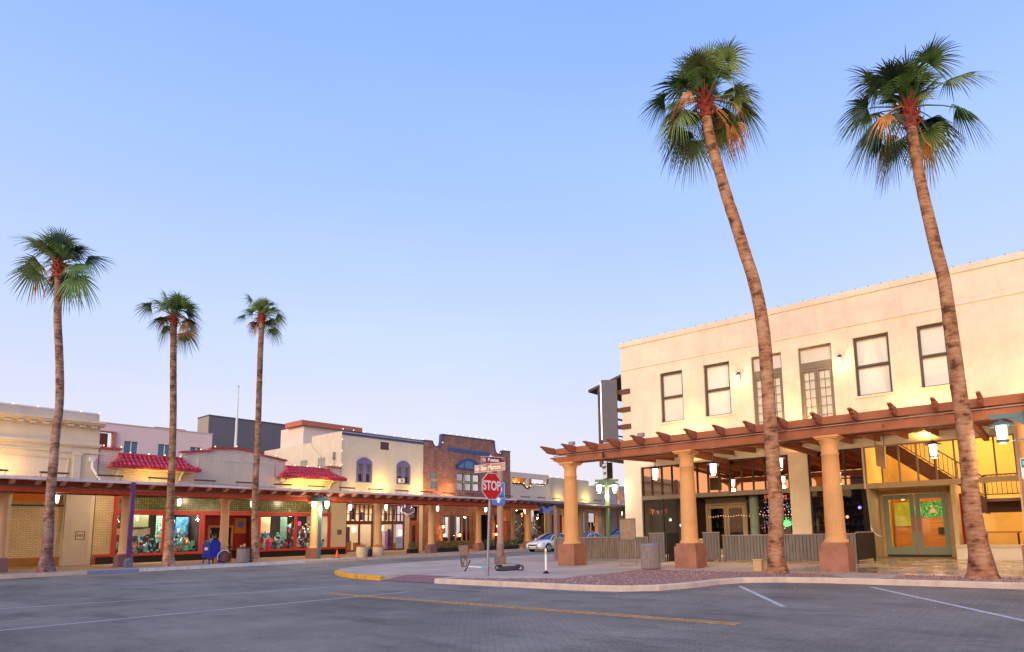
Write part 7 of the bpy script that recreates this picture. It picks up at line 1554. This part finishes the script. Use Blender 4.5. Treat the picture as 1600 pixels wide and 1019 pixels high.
# cars
def car(x, y, label, paint, kind='sedan', hdg=PI):
    t = thing('parked_car', label, 'car', (x, y, -.15), 'cars parked on the side street')
    cs, sn_ = math.cos(hdg), math.sin(hdg)
    W = lambda lx, ly, lz: (x + lx * cs - ly * sn_, y + lx * sn_ + ly * cs, -.15 + lz)
    big = kind == 'suv'
    L = 4.6 if not big else 4.8
    # stations: (lx, bottom, top, halfwidth)
    if not big: st = [(2.30, .42, .60, .62), (2.22, .28, .70, .78), (2.0, .20, .78, .86), (1.5, .19, .86, .90), (.95, .19, .95, .905), (.2, .19, .97, .91), (-.8, .19, .99, .91), (-1.6, .19, 1.02, .90), (-2.05, .22, 1.03, .86), (-2.24, .32, .98, .78), (-2.30, .5, .8, .66)]
    else: st = [(2.40, .5, .8, .7), (2.3, .32, 1.0, .86), (1.9, .28, 1.1, .93), (1.0, .28, 1.16, .95), (0, .28, 1.18, .95), (-1.2, .28, 1.2, .95), (-2.2, .3, 1.2, .93), (-2.38, .4, 1.1, .86)]
    m = MB(); sec = []
    for lx, zb, zt, hw in st:
        h = zt - zb
        ring = [(-hw * .86, zb), (-hw, zb + h * .18), (-hw * 1.0, zb + h * .62), (-hw * .95, zb + h * .86), (-hw * .80, zt), (0, zt + .035), (hw * .80, zt), (hw * .95, zb + h * .86), (hw, zb + h * .62), (hw, zb + h * .18), (hw * .86, zb)]
        sec.append([W(lx, a, b) for a, b in ring])
    n = len(sec[0]); vs = [p for s_ in sec for p in s_]
    fs = [(i * n + k, i * n + (k + 1) % n, (i + 1) * n + (k + 1) % n, (i + 1) * n + k) for i in range(len(sec) - 1) for k in range(n)] + [tuple(range(n)), tuple(range((len(sec) - 1) * n, len(sec) * n))]
    m.add(vs, fs, 0, True); body = m.build('body', paint, t)
    if not big: gh = [(1.05, .93, .93, .80), (.45, .95, 1.28, .70), (.05, .96, 1.40, .64), (-.7, .98, 1.42, .64), (-1.25, 1.0, 1.30, .66), (-1.95, 1.02, 1.05, .70)]
    else: gh = [(1.05, 1.12, 1.14, .86), (.6, 1.15, 1.55, .78), (.1, 1.16, 1.76, .74), (-1.2, 1.18, 1.78, .74), (-2.1, 1.18, 1.70, .74), (-2.34, 1.15, 1.2, .8)]
    m = MB(); sec = [[W(lx, -hw * 1.08, zb - .03), W(lx, -hw, zb + (zt - zb) * .75), W(lx, -hw * .82, zt), W(lx, hw * .82, zt), W(lx, hw, zb + (zt - zb) * .75), W(lx, hw * 1.08, zb - .03)] for lx, zb, zt, hw in gh]
    n = 6; vs = [p for s_ in sec for p in s_]; fs = [(i * n + k, i * n + k + 1, (i + 1) * n + k + 1, (i + 1) * n + k) for i in range(len(sec) - 1) for k in range(5)]
    m.add(vs, fs, 0, True); m.build('windows', car_glass, t)
    m = MB()
    for sg in (-1, 1):
        m.tube([W(gh[0][0], sg * gh[0][3] * 1.0, gh[0][2])] + [W(lx, sg * hw * .86, zt) for lx, zb, zt, hw in gh[1:]], .035, 6)
        i = 3; m.tube([W(-.35, sg * gh[i][3] * 1.10, gh[i][1]), W(-.42, sg * gh[i][3] * .9, gh[i][2] - .02)], .03, 6)
    rf = gh[2:-1]; vs = []
    for lx, zb, zt, hw in rf: vs += [W(lx, -hw * .84, zt + .012), W(lx, 0, zt + .04), W(lx, hw * .84, zt + .012)]
    m.add(vs, [(3 * i + k, 3 * i + k + 1, 3 * i + k + 4, 3 * i + k + 3) for i in range(len(rf) - 1) for k in (0, 1)], 0, True)
    m.build('roof', paint, t)
    for lx in (1.42, -1.35):
        for sg in (-1, 1):
            hw = .93 if not big else .97; R_ = .325 if not big else .38
            cx = Vector(W(lx, sg * (hw - .12), R_)); ax = Vector(W(0, 1, 0)) - Vector(W(0, 0, 0)); fx = Vector(W(1, 0, 0)) - Vector(W(0, 0, 0))
            m = MB(); ring = []
            for q, rr in ((-.11, R_ * .9), (-.10, R_), (.10, R_), (.125, R_ * .93), (.125, R_ * .66)): ring.append([cx + ax * q * sg + fx * rr * math.cos(a * PI / 12) + UP * rr * math.sin(a * PI / 12) for a in range(24)])
            vs = [p for r_ in ring for p in r_]; m.add(vs, [(i * 24 + k, i * 24 + (k + 1) % 24, (i + 1) * 24 + (k + 1) % 24, (i + 1) * 24 + k) for i in range(4) for k in range(24)] + [tuple(range(24))], 0, True)
            wh = m.build('wheel', tyre, t)
            m = MB()
            for k in range(5):
                a = k * 2 * PI / 5; dd_ = fx * math.cos(a) + UP * math.sin(a); ss = fx * -math.sin(a) + UP * math.cos(a)
                m.add([cx + ax * .13 * sg + ss * .045, cx + ax * .13 * sg - ss * .045, cx + ax * .125 * sg + dd_ * R_ * .68 - ss * .05, cx + ax * .125 * sg + dd_ * R_ * .68 + ss * .05], [(0, 1, 2, 3)])
            m.tube([cx + ax * .125 * sg + (fx * math.cos(a * PI / 12) + UP * math.sin(a * PI / 12)) * R_ * .67 for a in range(25)], .02, 5, 0, False)
            m.build('rim', chrome, wh)
            m = MB(); arcv = []
            for a in range(0, 13): arcv += [cx + ax * (.10 * sg) + (fx * math.cos(a * PI / 12) + UP * math.sin(a * PI / 12)) * (R_ + .015), cx + ax * (.10 * sg) + (fx * math.cos(a * PI / 12) + UP * math.sin(a * PI / 12)) * (R_ + .075)]
            m.add(arcv, [(2 * k, 2 * k + 1, 2 * k + 3, 2 * k + 2) for k in range(12)]); m.build('wheel_arch', black_p, t)
    z_ = .66 if not big else .95
    for sg in (-1, 1):
        m = MB(); m.add([W(2.26, sg * .45, z_ - .06), W(2.10, sg * .80, z_ - .05), W(1.9, sg * .885, z_ + .04), W(2.24, sg * .5, z_ + .05)], [(0, 1, 2, 3)]); m.add([W(2.31, sg * .45, z_ - .06), W(2.17, sg * .78, z_ - .05), W(1.93, sg * .90, z_ + .03), W(2.28, sg * .48, z_ + .03)], [(0, 1, 2, 3)]); m.build('headlight', mat('headlight_dark', (.12, .13, .16), .1, 0, spec=.9) if 'headlight_dark' not in MATS else MATS['headlight_dark'], t)
        m = MB(); m.obox(W(.72, sg * 1.0, 1.0 if not big else 1.2), tuple((Vector(W(.06, 0, 0)) - Vector(W(0, 0, 0)))), tuple((Vector(W(0, .09, 0)) - Vector(W(0, 0, 0)))), (0, 0, .05)); m.build('mirror', paint, t)
        m = MB(); m.add([W(2.315, sg * .35, .34), W(2.22, sg * .72, .33), W(2.2, sg * .74, .44), W(2.318, sg * .4, .47)], [(0, 1, 2, 3)]); m.build('intake', black_p, t)
        m = MB(); m.tube([W(.9, sg * .912, .3), W(.9, sg * .915, .9)], .006, 4); m.tube([W(-.3, sg * .915, .3), W(-.3, sg * .918, .9)], .006, 4); m.build('door_seam', black_p, t)
    m = MB(); m.add([W(2.325, -.45, .5), W(2.325, .45, .5), W(2.30, .45, .6), W(2.30, -.45, .6)], [(0, 1, 2, 3)]); m.build('grille', black_p, t)
    return t
car(41.3, 33.0, 'white sedan parked on side street, nose showing left of first ochre column', white_coat)
car(46.6, 33.2, 'white sedan parked behind, glimpsed right of the first ochre column', white_coat)
car(52.6, 33.2, 'blue sports utility car seen through the patio shelter posts', blue_coat, 'suv')
car(58.6, 33.2, 'blue sedan with white reflections, rightmost car on side street', blue_coat)
# crowd barriers
def barrier(x0, x1, y, label):
    t = thing('crowd_barrier', label, 'barrier', (x0, y, 0), 'steel crowd barriers')
    m = MB(); m.tube([(x0, y, .1), (x0 + .05, y, .95), (x0 + .2, y, 1.1), (x1 - .2, y, 1.1), (x1 - .05, y, .95), (x1, y, .1)], .03, 6); m.tube([(x0, y, .2), (x1, y, .2)], .02, 6); m.build('frame', chrome, t)
    m = MB(); k = x0 + .15
    while k < x1 - .1: m.tube([(k, y, .2), (k, y, 1.08)], .012, 4); k += .13
    m.build('bars', chrome, t)
barrier(33.0, 35.6, 22.4, 'silver crowd barrier behind patio fence, left of the green post')
barrier(36.0, 38.4, 22.4, 'silver crowd barrier behind patio fence, right of the green post')
t = thing('street_notice', 'small white notice on a thin post seen between shelter posts', 'sign', (44.9, 31.5, 0))
m = MB(); m.tube([(44.9, 31.5, 0), (44.9, 31.5, 2.7)], .04, 6); m.build('post', mat('notice_post', (.3, .33, .28), .6, .1, 3), t)
m = MB(); plate(m, (44.85, 31.4, 2.55), (.9, -.4, 0), .5, .75, .02); m.build('plate', white_ptd, t)
# leaves and scraps on the road by the kerb
m = MB()
for k in range(60):
    x, y = r9.uniform(12, 17.6), r9.uniform(-1, 8.5); s_ = r9.uniform(.01, .03); m.add([(x - s_, y, -.142), (x, y - s_, -.14), (x + s_, y, -.138), (x, y + s_ * .7, -.14)], [(0, 1, 2, 3)], r9.randrange(2))
tag(m.build('litter', [mat('pale_scrap', (.6, .58, .5), .8, .2, 9), leaf_l]), 'tiny leaves and paper scraps scattered on the road by the kerb', 'litter', kind='stuff')

# ---------------------------------------------------------------- shop blocks and signal added behind the camera, only for the glass to reflect
for k, (x0, x1, y0, y1, h, mt) in enumerate(((-46, -34, -30, 4, 6.5, stucco_g), (-48, -34, 5, 22, 8.5, brick_red), (-50, -36, 24, 40, 5.5, stucco_t), (-50, -38, 50, 90, 7, stucco_l), (-44, -34, -70, -34, 9, stucco_t))):
    t = thing('west_shop_block', ['low beige shop block across the street, reflected in the restaurant glass', 'brick shop block across the street, reflected in the restaurant glass', 'low taupe shop block across the street at the crossing', 'long ivory shop block beyond the crossing', 'tall taupe shop block at the south end'][k], 'building', (x1, y0, 0))
    m = MB(); m.box(x0, x1, y0, y1, 0, h); m.build('wall', mt, t); m = MB(); m.box(x0 - .1, x1 + .15, y0 - .1, y1 + .1, h, h + .35); m.build('parapet', mt, t)
    y = y0 + 1.2; n = 0
    while y < y1 - 3 and n < 9:
        m = MB(); m.box(x1, x1 + .06, y, y + 2.2, .6, 2.8); m.build('shop_window', emis('warm_shop_window', (1, .66, .35), 1.6) if 'warm_shop_window' not in MATS else MATS['warm_shop_window'], t); y += 3.4; n += 1  # glowing windows added to the unseen blocks for the reflections
t = thing('traffic_signal', 'traffic signal mast across the crossing, reflected in the transom glass', 'traffic signal', (-6, 8, 0))
m = MB(); m.tube([(-6, 8, 0), (-6, 8, 6.2)], .12, 8); m.tube([(-6, 8, 5.8), (-6, 17, 6.1)], .07, 8); m.build('mast', dark_metal, t)
for y in (12, 16.5):
    m = MB(); m.box(-6.15, -5.85, y - .17, y + .17, 5.2, 6.2); h_ = m.build('signal_head', black_p, t)
    m = MB(); m.box(-5.85, -5.82, y - .1, y + .1, 5.9, 6.1); m.build('red_lens', emis('red_lens', (1, .05, .03), 6) if 'red_lens' not in MATS else MATS['red_lens'], h_)
